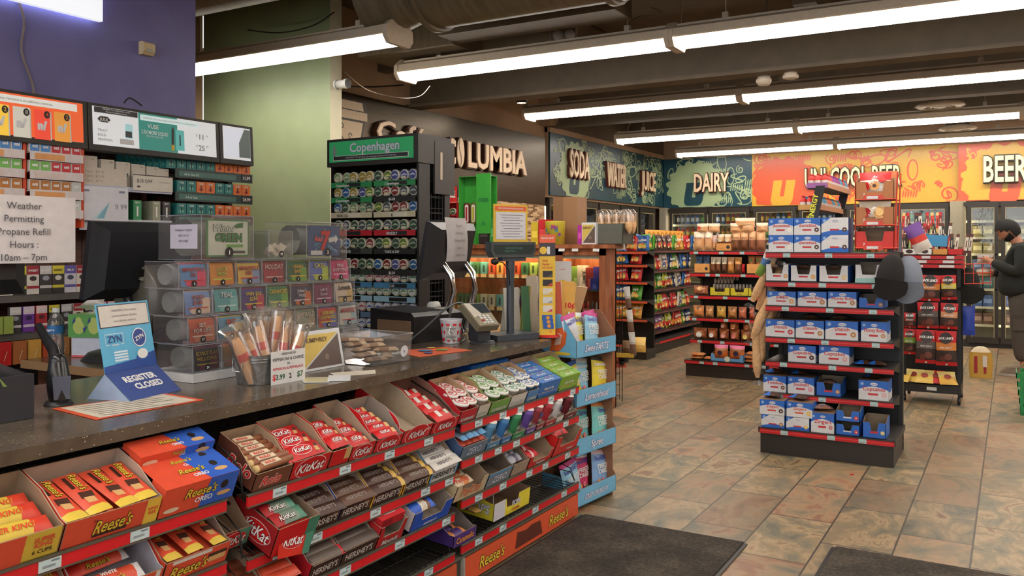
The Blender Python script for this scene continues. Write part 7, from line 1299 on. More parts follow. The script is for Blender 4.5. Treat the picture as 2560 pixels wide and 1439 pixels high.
# ------------------------------------------------------------------ tobacco wall
BX = -3.75
t = thing('tobacco_fixture', 'black uprights and red brown slotted panel behind the tobacco shelves', 'store shelf', Tr(0, 0, 0))
m = MB(); m.box((-3.99, .8, .9), (-3.97, 3.5, 1.95), (84, 44, 32))
for i in range(26): m.box((-3.972, .8, .92 + .04 * i), (-3.968, 3.5, .923 + .04 * i), (40, 22, 18))
for i in range(34): m.box((-3.972, .82 + .08 * i, .9), (-3.967, .823 + .08 * i, 1.95), (44, 26, 20))
ob('slotted_panel', m, t)
for y in (1.3, 2.0, 2.65, 2.95, 3.46): ob('upright', MB().box((-3.966, y, 0), (-3.93, y + .03, 2.1), BLACK), t)
ob('cabinet_base', MB().box((-4.05, .8, 0), (-3.72, 3.5, .88), (34, 30, 28)), t)
def lcd(y0, y1, label, paint):
    s = thing('menu_screen', label, 'screen', Tr(-3.7, y0, 1.885) @ Rz(90) @ Rx(-3), 'screens above the tobacco'); w = y1 - y0; K = (40, 36, 30, .5)
    ob('bezel', MB().box((0, 0, -.02), (w, .07, .2), K), s); m = MB(); m.box((.022, -.002, .006), (w - .022, 0, .186), screen((196, 198, 200))); paint(m, w); ob('display', m, s)
def fbox(m, a, b_, k, d=.003): m.box((a[0], -d, a[1]), (b_[0], -d + .0008, b_[1]), k)
def p1(m, w):
    fbox(m, (.022, .006), (w - .022, .186), screen((222, 92, 44), 0.29)); fbox(m, (.05, .145), (w - .05, .178), screen((206, 206, 200), 0.29), .004)
    m.text('WARNING: This product contains nicotine. Nicotine is an addictive chemical.', (w / 2, -.0045, .156), .011, (120, 120, 116), maxw=w * .8)
    for i, (k, n) in enumerate((((120, 110, 90), '6'), ((90, 150, 80), '4'), ((212, 172, 56), '2'), ((176, 172, 160), '8'), ((206, 64, 44), '4'), ((196, 130, 50), '2'))):
        x = w - .62 + .092 * i - .0; kk = screen(k, .4); fbox(m, (x, .0), (x + .075, .132), kk, .0045); fbox(m, (x + .072, .0), (x + .078, .125), (214, 214, 206), .005); m.text('n/', (x + .036, -.0052, .045), .036, (220, 220, 224), bold=.08); m.disc((x + .058, -.0056, .112), .014, BLACK, 12, (1, 0, 0), (0, 0, 1), 1.2); m.text(n, (x + .058, -.0062, .104), .018, k, bold=.03)
def p2(m, w):
    fbox(m, (.03, .158), (.26, .184), (50, 50, 56), .004); m.text('WARNING: This product contains nicotine.', (.145, -.0045, .174), .006, WHITE, bold=.02, maxw=.2); m.text('Nicotine is an addictive chemical.', (.145, -.0045, .163), .006, WHITE, bold=.02, maxw=.17)
    m.poly([(.045, -.004, .128), (.06, -.004, .142), (.098, -.004, .142), (.113, -.004, .128), (.098, -.004, .114), (.06, -.004, .114)], (56, 54, 56)); m.text('JUUL', (.079, -.0045, .12), .015, (214, 214, 206), bold=.03)
    for i, s in enumerate(('TRULY', 'BOLD', 'MENTHOL')): m.text(s, (.045, -.004, .07 - .022 * i), .012, (120, 124, 128), al='l')
    fbox(m, (.19, .05), (.23, .12), screen((150, 196, 200), 0.26), .004); fbox(m, (.19, .055), (.225, .085), (60, 60, 64), .0048); fbox(m, (.16, .02), (.235, .045), (206, 206, 206), .0044)
    fbox(m, (.265, .006), (.49, .186), screen((46, 128, 118), 0.27), .0036); fbox(m, (.275, .15), (.62, .178), screen((190, 206, 206), 0.33), .0042); m.text('WARNING: This product contains nicotine. Nicotine is an addictive chemical.', (.45, -.0048, .16), .008, (130, 140, 140), maxw=.32)
    m.text('VUSE', (.345, -.0045, .115), .02, (214, 230, 226), bold=.04); m.text('2.5X MORE LIQUID', (.355, -.0045, .085), .018, (226, 236, 236), bold=.03, maxw=.155); m.text('PER POD THAN JUUL', (.355, -.0045, .07), .009, (206, 220, 220), bold=.02, maxw=.1)
    m.prism([(.452, -.005, .03), (.466, -.005, .03), (.47, -.005, .12), (.462, -.005, .14), (.455, -.005, .12)], (0, .001, 0), (40, 36, 34)); fbox(m, (.45, .015), (.468, .045), (206, 170, 50), .006); fbox(m, (.478, .02), (.53, .125), screen((84, 164, 160), 0.27), .005); fbox(m, (.5, .045), (.507, .1), (30, 40, 44), .006)
    m.text('$', (.61, -.004, .105), .012, (90, 90, 94)); m.text('11', (.64, -.004, .09), .03, (60, 60, 66)); m.text('99', (.675, -.004, .105), .012, (150, 150, 154)); m.text('$', (.61, -.004, .05), .012, (90, 90, 94)); m.text('25', (.64, -.004, .032), .03, (60, 60, 66)); m.text('99', (.675, -.004, .05), .012, (120, 120, 124))
def p3(m, w):
    m.poly([(.03, -.003, .02), (.13, -.003, .02), (.13, -.003, .1), (.17, -.003, .178), (.03, -.003, .178)], screen((190, 194, 204), 0.39)); m.poly([(.131, -.003, .02), (w - .024, -.003, .02), (w - .024, -.003, .178), (.171, -.003, .178), (.131, -.003, .1)], screen((90, 100, 96), 0.20))
lcd(1.62, 2.435, 'leftmost orange menu screen with coloured pouch cans above the tobacco', p1); lcd(2.44, 3.2, 'wide teal and white menu screen in the middle above the tobacco', p2); lcd(3.205, 3.44, 'small square screen at the right end above the tobacco', p3)
def tin_mb(k, word, s=.046):
    m = MB(); m.box((0, 0, 0), (s, .02, s), (214, 210, 206)); m.box((.003, -.0015, .003), (s - .003, 0, s - .003), k); m.text(word, (s / 2, -.0018, s * .42), s * .3, (226, 226, 226), bold=.05, maxw=s * .8); return m
FT_ = Tr(-3.72, 0, 0) @ Rz(90)
TC = {'blue': (70, 130, 196), 'red': (186, 34, 46), 'green': (110, 176, 80), 'amber': (176, 110, 44), 'silver': (186, 190, 188)}
tm_ = {k: tin_mb(v, 'oni').mesh('nicotine_tin') for k, v in TC.items()}
t = thing('pouch_rack', 'bright orange rack of small square nicotine tins', 'display rack', FT_); OO = (216, 74, 34)
m = MB(); 
for y in (1.6, 2.145, 2.415): m.box((y, -.0, 1.5), (y + .015, .14, 1.9), OO)
m.box((1.6, 0, 1.885), (2.43, .14, 1.905), OO).box((1.6, .13, 1.5), (2.43, .14, 1.9), (200, 70, 36)); ob('frame', m, t)
RW = [(1.828, ['blue', 'blue', 'red', 'red', 'red']), (1.745, ['green', 'green', 'red', 'red', 'red']), (1.66, ['amber', 'amber', 'amber', 'amber', 'silver']), (1.575, ['silver', 'silver', 'silver', 'silver', 'silver'])]
for ri, (z, cs) in enumerate(RW):
    for (a, b_) in ((1.62, 2.14), (2.165, 2.412)):
        m = MB(); m.box((a, -.022, z - .034), (b_, -.018, z + .004), (206, 196, 196)).box((a, -.02, z - .004), (b_, .12, z), (206, 200, 196)).box((a + .02, -.0235, z - .03), (b_ - .09, -.022, z - .004), (214, 150, 90) if ri % 2 == 0 else (206, 190, 184)); ob('shelf_strip', m, t)
    for k, c in enumerate(cs): put('nicotine_tin', tm_[c], '%s square tin, %s in the %s row of the orange rack' % (c, ORD[k], ORD[ri]), 'tin', FT_ @ Tr(2.168 + .0485 * k, -.01, z + .002), 'square nicotine tins')
    for k in range(4): put('nicotine_tin', tm_[cs[0]], '%s square tin in the left bay of the orange rack, %s row' % (cs[0], ORD[ri]), 'tin', FT_ @ Tr(1.94 + .0495 * k, -.01, z + .002), 'square nicotine tins')
# white vapour boxes
def shelf_(y0, y1, z, d, k, label, strip=None, zt=.03, x=BX):
    s = thing('wall_shelf', label, 'shelf', Tr(x, y0, z) @ Rz(90)); ob('board', MB().box((0, 0, -.012), (y1 - y0, d, 0), k), s)
    if strip: ob('label_strip', MB().box((0, -.006, -zt), (y1 - y0, 0, .004), strip), s)
    return s
shelf_(2.425, 2.93, 1.7, .18, (60, 62, 70), 'upper grey shelf of white vapour boxes', (176, 180, 200), .02); shelf_(2.425, 2.93, 1.54, .18, (190, 190, 196), 'lower white shelf with green and grey vapour boxes', (196, 198, 206), .05)
for i, (y, w, h, c2) in enumerate(((2.43, .1, .14, (50, 110, 110)), (2.55, .07, .13, None), (2.63, .075, .125, (90, 160, 160)), (2.715, .075, .12, (90, 160, 160)), (2.8, .07, .115, (60, 60, 62)), (2.87, .06, .11, (60, 60, 62)))):
    m = MB(); m.box((0, 0, 0), (w, .06, h), (196, 188, 176)); 
    if c2: m.box((w * .15, -.001, h * .5), (w * .85, 0, h * .56), (40, 40, 40)).box((w * .15, -.001, h * .42), (w * .85, 0, h * .49), c2)
    m.text('JUUL', (w * .75, 0, h * .88), .006, (70, 66, 60), maxw=w * .4); put('vapour_box', m, 'white vapour box on the upper grey shelf, %s from its left' % ORD[i], 'box', Tr(BX - .02, y, 1.702) @ Rz(90), 'white vapour boxes')
m = MB(); m.box((0, 0, 0), (.24, .003, .085), (196, 186, 172))
for i, s in enumerate(('4-pack  $21.49', '2-pack  $13.09', 'Classic  $9.99')): m.text(s, (.02, 0, .06 - .022 * i), .012, (140, 132, 122), al='l')
put('price_card', m, 'beige price card with three prices before the white vapour boxes', 'price card', Tr(BX + .004, 2.43, 1.702) @ Rz(90))
m = MB(); m.box((0, 0, 0), (.23, .003, .08), (206, 200, 188)).box((0, -.0005, .075), (.23, 0, .08), (70, 64, 58)); m.text('$10 OFF', (.02, 0, .04), .018, (60, 58, 56), al='l', bold=.01); m.disc((.03, -.001, .02), .01, (60, 58, 56), 12, (1, 0, 0), (0, 0, 1), .5); m.text('with any starter kit', (.215, 0, .045), .006, (120, 116, 110), al='r'); put('price_card', m, 'beige ten dollar off card at the right of the white boxes', 'price card', Tr(BX + .012, 2.7, 1.69) @ Rz(90))
m = MB(); m.box((0, 0, 0), (.25, .01, .16), (206, 206, 214)); m.poly([(.08, -.001, .01), (.12, -.001, .01), (.15, -.001, .09)], (120, 170, 190)).poly([(.06, -.0008, .01), (.1, -.0008, .01), (.14, -.0008, .08)], (186, 206, 214)); m.text('9 99', (.21, 0, .055), .026, (110, 110, 116)); m.box((.02, -.001, .135), (.045, 0, .145), (120, 124, 150)).box((.2, -.001, .135), (.23, 0, .145), (120, 124, 150)); put('price_card', m, 'large pale card with blue wedge under the beige price card', 'price card', Tr(BX + .03, 2.41, 1.535) @ Rz(90))
for i, (y, c) in enumerate(((2.71, (50, 140, 90)), (2.82, (150, 150, 130)), (2.88, (60, 58, 56)))): m = box_mb(.045, .12, .1, c, panels=[([(.4, .2), (.6, .2), (.6, .7), (.4, .7)], WHITE)]); m.text('NJOY', (.022, 0, .085), .008, WHITE, bold=.02); put('vapour_box', m, ('green', 'olive grey', 'dark')[i] + ' narrow vapour box on the lower white shelf', 'box', Tr(BX, y, 1.542) @ Rz(90), 'narrow vapour boxes')
# teal and orange boxes
VT, VO = (36, 118, 116), (222, 116, 50)
def vbox(c):
    m = box_mb(.058, .05, .062, c); m.text('VUSE', (.029, 0, .046), .009, (206, 226, 216), bold=.03, maxw=.04); m.box((.026, -.001, .012), (.032, 0, .04), (40, 30, 34)); m.disc((.029, -.0006, .02), .014, (110, 190, 170) if c == VT else (190, 50, 40), 10, (1, 0, 0), (0, 0, 1), .6); return m.mesh('pod_box')
vb = [vbox(VT), vbox(VO)]
for ri, (z, pat, x1) in enumerate(((1.815, [0, 0, 0, 0, 1, 1, 1, 1], 3.45), (1.695, [0, 0, 1, 1, 0, 0, 1, 1], 3.45), (1.575, [0, 0, 0, 0, 1, 1, 1, 1], 3.44))):
    s = shelf_(2.95, 3.47, z, .16, BLACK, '%s black shelf of teal and orange pod boxes' % ('upper', 'middle', 'lower')[ri]); m = MB(); m.box((0, -.008, -.045), (.52, -.002, .004), (40, 60, 58)).box((.02, -.0095, -.036), (.4, -.008, -.008), (70, 110, 104)).box((.44, -.01, -.038), (.51, -.008, .0), (36, 32, 32)); m.text(('All In One Kit', '2-Pod Pack', '4-Pod Pack')[ri], (.1, -.0095, -.03), .012, (196, 216, 210), bold=.02); m.text(('11.99', '24.99', '24.99')[ri], (.475, -.01, -.028), .018, WHITE, bold=.03); ob('label_strip', m, s)
    for k, c in enumerate(pat): put('pod_box', vb[c], '%s pod box, %s on the %s pod shelf' % (('teal', 'orange')[c], ORD[k], ('upper', 'middle', 'lower')[ri]), 'box', Tr(BX, 2.965 + .0625 * k, z + .001) @ Rz(90), 'teal and orange pod boxes')
for k in range(8): put('pod_box', vb[0], 'teal pod box in the receding file behind the upper pod shelf corner, %s back' % ORD[k], 'box', Tr(BX - .02 * k, 2.9 - .022 * k, 1.816) @ Rz(90), 'teal box file')
# lower shelves: cigar pouches, lighters and small cartons
for zi, (z, lab) in enumerate(((1.2, 'upper'), (1.035, 'middle'), (.9, 'lowest'))):
    shelf_(1.5, 2.9, z, .2, (50, 48, 46), '%s dark shelf of cigar packs behind the water bottle' % lab, (90, 86, 82) if zi < 2 else BLACK)
cig = [((206, 200, 190), (150, 30, 44), (60, 44, 44), 'SWEET'), ((56, 48, 46), (206, 190, 60), (206, 200, 190), 'SWEET'), ((200, 196, 206), (90, 80, 150), (60, 60, 80), 'MILD'), ((110, 60, 150), (206, 190, 206), (60, 40, 80), 'GRAPE'), ((60, 56, 56), (196, 190, 190), (150, 150, 160), 'BLACK'), ((176, 50, 60), (226, 200, 200), (90, 30, 40), 'BERRY')]
cnm = ['white and maroon', 'black and yellow', 'white and violet', 'purple', 'black and silver', 'berry red']; cgm = []
for a, b_, c, w in cig:
    m = box_mb(.055, .02, .125, a, panels=[([(0, .7), (1, .7), (1, 1), (0, 1)], b_), ([(0, .2), (1, .2), (1, .3), (0, .3)], b_)]); m.disc((.0275, -.001, .07), .016, c, 10, (1, 0, 0), (0, 0, 1), .7); m.text(w, (.0275, 0, .1), .01, WHITE if b_ != (206, 190, 60) else BLACK, bold=.02, maxw=.045, off=.0018); cgm.append(m.mesh('cigar_pack'))
for k in range(14):
    c = [2, 0, 1, 0, 4, 1, 2, 0][k % 8]; put('cigar_pack', cgm[c], '%s cigar pack on the upper dark shelf, %s along' % (cnm[c], ORD[k]), 'cigar pack', Tr(BX + .01, 2.0 + .058 * k, 1.202) @ Rz(90), 'cigar packs')
    c = [4, 3, 5, 1, 4, 0][k % 6]; put('cigar_pack', cgm[c], '%s cigar pack on the middle dark shelf, %s along' % (cnm[c], ORD[k]), 'cigar pack', Tr(BX + .01, 2.1 + .058 * k, 1.037) @ Rz(90) @ Matrix.Scale(.9, 4), 'cigar packs')
for k in range(3): put('small_carton', box_mb(.04, .03, .075, (150, 166, 80)), 'lime green small carton on the middle dark shelf, %s from the left' % ORD[k], 'box', Tr(BX + .02, 1.98 + .045 * k, 1.037) @ Rz(90), 'small green cartons')
for k in range(8):
    c = [(60, 50, 46), (196, 40, 40), (170, 100, 54), (200, 150, 70), (190, 80, 44), (176, 120, 70), (186, 140, 80), (150, 90, 60)][k]; m = box_mb(.055, .03, .1, c, panels=[([(.4, .2), (.45, .2), (.7, .6), (.65, .6)], (226, 206, 170))]); put('small_carton', m, ('brown', 'red', 'rust', 'golden', 'orange', 'tan', 'sand', 'umber')[k] + ' upright carton on the lowest dark shelf', 'box', Tr(BX + .02, 1.98 + .066 * k, .902) @ Rz(90), 'small upright cartons')

# ------------------------------------------------------------------ snuff tin rack with green header
FK = Tr(0, 0, CAMH) @ Matrix.Scale(1.12, 4) @ Tr(-3.35, 3.69, -CAMH); KW = .62
t = thing('tin_rack', 'tall black rack of round tobacco tins under a green header', 'display rack', FK); GN = (44, 132, 76)
ob('cabinet', MB().box((0, .24, .153), (KW, .29, 1.86), (28, 26, 24)).box((KW - .015, .0, .153), (KW, .1, 1.86), (30, 28, 26)).box((0, .0, .153), (.012, .29, 1.86), (30, 28, 26)).box((0, .0, .153), (KW, .29, .9), (30, 28, 26)), t)
m = MB(); m.box((-.01, -.02, 1.86), (KW + .01, .29, 2.015), (46, 42, 36)).box((KW - .0, .13, 1.7), (KW + .012, .32, 1.99), (50, 46, 40)).box((KW + .012, .18, 1.78), (KW + .0135, .2, 1.93), (206, 190, 170)); ob('header_box', m, t)
m = MB(); m.box((.01, -.024, 1.885), (KW - .02, -.02, 2.0), screen((46, 150, 90), 0.13)); T2(m, 'Copenhagen', (KW * .54, -.024, 1.937), .05, (206, 214, 220), (110, 130, 130), (1, 0, 0), (0, 0, 1), shear=0, thick=.03, maxw=KW * .72); m.box((.04, -.0255, 1.893), (KW - .05, -.024, 1.92), (206, 210, 200)).box((.044, -.0262, 1.896), (KW - .054, -.0252, 1.917), (44, 46, 44)); m.text('WARNING: This product can cause gum disease and tooth loss.', (KW * .5, -.0265, 1.902), .01, (196, 196, 190), maxw=KW * .66)  # glow put into the green header print's material to brighten it
m.poly([(.03, -.0255, 1.945), (.05, -.0255, 1.985), (.07, -.0255, 1.945), (.05, -.0255, 1.91)], (120, 150, 130)); ob('header_sign', m, t)
m = MB()
for i in range(5): m.tube([(KW - .005, .12 + .035 * i, .95), (KW - .005, .12 + .035 * i, 1.7)], .002, BLACK, 4)
for i in range(12): m.tube([(KW - .005, .1, .97 + .065 * i), (KW - .005, .28, .97 + .065 * i)], .002, BLACK, 4)
ob('side_grid', m, t)
def can_mb(face, ring, rim=(196, 190, 170)):
    m = MB(); m.lathe([(.001, 0), (.024, 0), (.027, .001), (.03, .003), (.03, .026), (.001, .026)], None, 16, (0, 0, .03), 'y', kf=lambda i: [face, ring, rim, rim, rim][i]); m.rib([(-.018, -.004), (0, .004), (.018, -.002)], .009, ring, (0, 0, .03), (1, 0, 0), (0, 0, 1), .0006); return m.mesh('tobacco_tin')
CK = [((120, 150, 110), (206, 200, 170), 'pale green'), ((150, 130, 60), (206, 190, 140), 'gold'), ((70, 76, 130), (190, 190, 206), 'indigo'), ((56, 74, 60), (150, 170, 140), 'dark green'), ((120, 40, 36), (206, 190, 180), 'dark red'), ((76, 80, 80), (180, 184, 180), 'grey'), ((40, 90, 140), (190, 200, 206), 'blue'), ((214, 210, 206), (60, 140, 90), 'white and green'), ((214, 210, 206), (176, 40, 50), 'white and red'), ((206, 206, 210), (50, 90, 170), 'white and blue'), ((90, 120, 60), (206, 200, 120), 'olive')]
cans = [can_mb(a, b_) for a, b_, _ in CK]
rows_ = [(1.775, [0, 0, 1, 1, 1, 3, 10, 2, 2, 2], GN), (1.69, [1, 6, 1, 2, 10, 3, 4, 4, 5, 5], GN), (1.605, [6, 3, 0, 0, 3, 10, 5, 4, 4, 6], (190, 180, 150)), (1.505, [3, 5, 3, 5, 3, 3, 5, 3, 3, 3], (176, 34, 44)), (1.405, [6, 6, 3, 3, 4, 3, 10, 3, 10, 3], (60, 64, 60)), (1.29, [4, 3, 4, 3, 3, 6, 4, 2, 4, 6], (50, 60, 50)), (1.22, [7, 7, 7, 7, 8, 8, 8, 8, 5, 7], (70, 130, 170)), (1.145, [7, 7, 5, 7, 7, 7, 7, 7, 7, 7], (150, 190, 210)), (1.055, [9, 8, 9, 8, 9, 9, 9, 9, 9, 9], (96, 120, 150)), (.965, [9, 9, 6, 9, 9, 9, 9, 9, 9, 9], (120, 150, 180))]
R = random.Random(8)
for ri, (z, cs, sk) in enumerate(rows_):
    m = MB(); m.box((.012, -.01, z - .012), (KW - .015, .24, z - .006), DK).box((.012, -.014, z - .034), (KW * .5, -.01, z - .004), sk).box((KW * .52, -.014, z - .034), (KW - .015, -.01, z - .004), (36, 38, 36) if ri in (1, 4, 5) else sk)
    for (xx, ww) in ((.13, .1), (.43, .12)): m.box((xx, -.0152, z - .03), (xx + ww, -.014, z - .009), (34, 36, 34) if ri not in (2,) else (206, 200, 180))
    wds = {0: ('Copenhagen', 'Copenhagen'), 1: ('Copenhagen', '$4.58'), 2: ('SAVE 1.25', '$1'), 3: ('', 'GRIZZLY'), 4: ('JUST THE JOB', 'TAKE A DIP'), 5: ('$3.09', '$2.59'), 6: ('ZYN', '3 59')}.get(ri, ('', ''))
    for q, wd_ in enumerate(wds):
        if wd_: m.text(wd_, (.1 + .3 * q + (.05 if q else 0), -.0155, z - .028), .014, WHITE if ri != 2 else (50, 50, 50), bold=.02, maxw=.13)
    for k in range(5): m.box((.04 + .118 * k, -.0125, z + .002), (.07 + .118 * k, -.011, z + .016), (196, 190, 160))
    ob('tin_shelf', m, t)
    for k, c in enumerate(cs): put('tobacco_tin', cans[c], '%s round tin, %s in the %s row of the green headed rack' % (CK[c][2], ORD[k], ORD[ri]), 'tin', FK @ Tr(.045 + .0585 * k, R.uniform(0, .015), z - .005), 'round tobacco tins')

# ------------------------------------------------------------------ wooden display case
cy = 6.7; CW = 1.9; FW = Tr(-4.9, cy, 0); CWd = 'cherry_wood'
t = thing('display_case', 'cherry wood glass fronted display case under the coffee wall', 'display case', FW)
ob('case_frame', MB().box((0, 0, 0), (.04, .25, 1.4), CWd).box((CW - .05, 0, 0), (CW, .25, 1.4), CWd).box((-.02, -.02, 1.39), (CW + .06, .27, 1.425), CWd).box((0, 0, 1.33), (CW, .03, 1.39), CWd).box((1.42, 0, 0), (1.5, .25, 1.39), CWd).box((0, .23, 0), (CW, .25, 1.39), CWd).box((0, 0, 0), (CW, .02, .3), CWd), t)
for x0, x1, zs in ((.04, 1.42, (1.12, .82, .52)), (1.5, CW - .04, (1.03, .84, .62, .4))):
    for z in zs: ob('glass_shelf', MB().box((x0, .03, z - .008), (x1, .22, z), 'glass').box((x0, .028, z - .01), (x1, .03, z), (60, 80, 70)), t)
    ob('lamp_bar', MB().box((x0 + .02, .05, 1.3), (x1 - .02, .08, 1.315), 'case_lamp'), t)
    ob('top_channel', MB().box((x0, .012, 1.3), (x1, .028, 1.33), (150, 146, 126)), t)
    w_ = (x1 - x0) / 2
    for q in (0, 1): ob('glass_door', MB().box((x0 + w_ * q, .014 + .006 * q, .3), (x0 + w_ * (q + 1), .018 + .006 * q, 1.3), 'glass'), t)
vc = [((150, 190, 110), 'green'), ((206, 110, 120), 'pink'), ((214, 160, 80), 'amber'), ((60, 120, 90), 'dark green'), ((60, 56, 60), 'black'), ((110, 90, 160), 'violet'), ((206, 206, 190), 'white'), ((90, 170, 180), 'aqua'), ((206, 90, 60), 'orange red')]
vm = [box_mb(.07, .04, .11, a, panels=[([(.35, .15), (.65, .15), (.65, .75), (.35, .75)], tuple(int(x * .45) for x in a))]).box((.005, -.004, -.03), (.065, -.002, .0), (206, 190, 150)).mesh('vape_box') for a, _ in vc]
R = random.Random(21)
for zi, z in enumerate((1.12, .82)):
    for k in range(15):
        c = R.randrange(9); put('vape_box', vm[c], '%s vape box, %s along the %s case shelf' % (vc[c][1], ORD[k], ('upper', 'lower')[zi]), 'box', FW @ Tr(.07 + .088 * k, .08, z + .03), 'vape boxes in the case')
for i, (x, w, h, c, tx) in enumerate(((1.52, .11, .2, (110, 160, 80), None), (1.59, .1, .21, (170, 172, 170), 'JUMO'), (1.68, .09, .19, (120, 40, 44), None), (1.76, .08, .2, (56, 52, 150), None), (1.74, .08, .1, (40, 60, 150), None))):
    m = box_mb(w, .04, h, c, panels=[([(.2, .1), (.8, .1), (.6, .5), (.3, .5)], tuple(min(255, x + 50) for x in c))])
    if tx: m.text(tx, (w * .55, 0, h * .5), .03, (50, 50, 54), (0, 0, -1), (1, 0, 0), bold=.03)
    put('pipe_box', m, ('green', 'silver grey', 'dark red', 'tall violet', 'short blue')[i] + ' boxed pipe on the right upper case shelf', 'box', FW @ Tr(x, .12 - .015 * i, 1.031), 'pipe boxes')
lm_ = [MB().lathe([(.001, 0), (.011, 0), (.011, .06), (.007, .065), (.007, .08), (.001, .08)], a, 8).mesh('lighter') for a in ((200, 60, 70), (190, 190, 190), (206, 110, 150), (90, 80, 90), (206, 200, 90))]
for zi, z in enumerate((.84, .62)):
    for k in range(16): c = R.randrange(5); put('lighter', lm_[c], '%s small lighter or vial, %s row on the %s glass shelf of the right bay' % (('red', 'silver', 'pink', 'smoky', 'yellow')[c], ('front', 'back')[k // 8], ('middle', 'lower')[zi]), 'lighter', FW @ Tr(1.53 + .042 * (k % 8), .1 + .1 * (k // 8), z + .001), 'lighters in the case')
for i in range(3): put('paper_tag', MB().box((0, 0, 0), (.06, .0015, .05), (206, 206, 206)), 'white paper tag hanging from the case top, %s of three' % ORD[i], 'tag', Tr((-3.43, -3.3, -3.1)[i], cy - .024, 1.365) @ Rx(-15))
# on the case
def casebox(px0, px1, py0, k, label, cat='box', y=6.78, d=.16, z=1.426, **kw):
    a, b_ = at(px0, 612, y=y).x, at(px1, 612, y=y).x; h = at((px0 + px1) / 2, py0, y=y).z - z; return a, b_ - a, h
a, w, h = casebox(1068, 1143, 468, 0, ''); t = thing('tin_display', 'red two tier counter display of round nicotine tins on the wood case', 'display rack', Tr(a, 6.78, 1.426)); RDk = (196, 28, 36)
m = MB(); m.box((0, .15, 0), (w, .155, h - .15), RDk).box((0, 0, 0), (.006, .155, h - .15), RDk).box((w - .006, 0, 0), (w, .155, h - .15), RDk)
for z in (.0, .14, .27, h - .155): m.box((0, 0, z), (w, .155, z + .006), RDk)
ob('tray', m, t); m = MB(); m.box((0, .0, h - .145), (w, .01, h), (40, 40, 46)).box((w * .52, -.002, h - .145), (w, 0, h), (206, 44, 48)); m.text('FRE', (w * .76, -.003, h - .1), .06, WHITE, bold=.05, maxw=w * .4); m.box((w * .2, -.001, h - .09), (w * .38, 0, h - .06), (190, 190, 180)); ob('header', m, t)
for zi, z in enumerate((.146, .276)):
    for k in range(4): put('tobacco_tin', cans[8 if k % 2 == 0 else 3], '%s tin, %s in the %s tray of the red display' % (('white and red', 'dark green')[k % 2], ORD[k], ('lower', 'upper')[zi]), 'tin', Tr(a + .05 + .078 * k, 6.8, 1.427 + z) @ Matrix.Scale(1.2, 4), 'tins in the red display')
a, w, h = casebox(1147, 1228, 440, 0, ''); t = thing('vape_display', 'bright green plastic display case with hanging pens on the wood case', 'display case', Tr(a, 6.78, 1.426)); GA = (60, 160, 62, .25)
ob('shell', MB().box((0, .1, 0), (w, .105, h), GA).box((0, 0, 0), (.005, .1, h), GA).box((w * .56, -.01, .1), (w, .0, h + .02), GA).box((0, 0, 0), (w, .1, .005), GA).box((0, 0, h - .005), (w, .1, h), GA).text('ooze', (w * .78, -.01, h * .62), .05, (30, 120, 60), bold=.05, maxw=w * .32).disc((w * .78, -.012, h * .3), .025, (40, 140, 60), 8, (1, 0, 0), (0, 0, 1)), t)
for k in range(3):
    q = MB(); c = [(170, 30, 50), (200, 190, 40), (60, 140, 110)][k]
    q.grid(lambda u, v: (.032 * math.cos(2 * PI * u) * (1 if v < .5 else 1), 0 if v < .5 else .012, .1 + (.075 if math.sin(2 * PI * u) > 0 else -.075) + .032 * math.sin(2 * PI * u)), 20, 1, (120, 30, 50) if k == 0 else c, False, True)
    q.prism([(.03 * math.cos(2 * PI * j / 20), 0, .1 + (.07 if math.sin(2 * PI * j / 20) > 0 else -.07) + .03 * math.sin(2 * PI * j / 20)) for j in range(20)], (0, .01, 0), (126, 40, 50) if k == 0 else (110, 96, 50)); q.prism([(.02 * math.cos(2 * PI * j / 20), -.001, .1 + (.065 if math.sin(2 * PI * j / 20) > 0 else -.065) + .02 * math.sin(2 * PI * j / 20)) for j in range(20)], (0, .001, 0), WHITE).box((-.008, -.008, .03), (.008, -.002, .16), c)
    put('vape_pen_pack', q, ('red', 'yellow', 'green')[k] + ' oval packed pen hanging in the green display', 'vape pen', Tr(a + .05 + .075 * k, 6.84, 1.62))
for px0, px1, py0, k, lab in ((1197, 1222, 545, (40, 36, 38), 'black boxed item on the wood case beside the green display'), (1224, 1246, 545, (60, 140, 70), 'green box with lime picture left of the yellow framed sheet'), (1328, 1345, 555, (206, 180, 50), 'yellow box right of the yellow framed sheet'), (1346, 1366, 548, (200, 40, 50), 'red and white box next to the yellow bucket'), (1383, 1443, 490, (150, 112, 78), 'tall plain brown cardboard box on the wood case'), (1444, 1455, 562, (170, 50, 150), 'slim pink and purple box on the wood case')):
    a, w, h = casebox(px0, px1, py0, 0, ''); yy = 6.9 if px0 == 1383 else 6.78
    if px0 == 1383: a = at(px0, 612, y=yy).x; w = at(px1, 612, y=yy).x - a
    m = box_mb(w, .14 if px0 != 1383 else .2, h, k, panels=[([(.15, .3), (.85, .3), (.85, .6), (.15, .6)], tuple(min(255, x + 40) for x in k))] if px0 != 1383 else [([(.0, 0), (.42, 0), (.42, 1), (0, 1)], (130, 96, 66))]); put('case_box', m, lab, 'box', Tr(a, yy, 1.426))
p = at(1388, 600, y=6.75); t = thing('candy_bucket', 'round yellow printed bucket on the wood case', 'bucket', Tr(p.x, 6.75, 1.426)); m = MB(); m.lathe([(.001, 0), (.083, 0), (.09, .2), (.092, .205), (.088, .205)], (214, 200, 70), 26)
for j in range(8): a_ = -PI / 2 + (j - 4) * .3; m.disc((.0885 * math.cos(a_), .0885 * math.sin(a_), .05 + .11 * ((j * 3) % 4) / 3), .016, [(90, 150, 60), (206, 90, 50), (60, 130, 150), (130, 70, 150)][j % 4], 10, (-math.sin(a_), math.cos(a_), 0), (0, 0, 1))
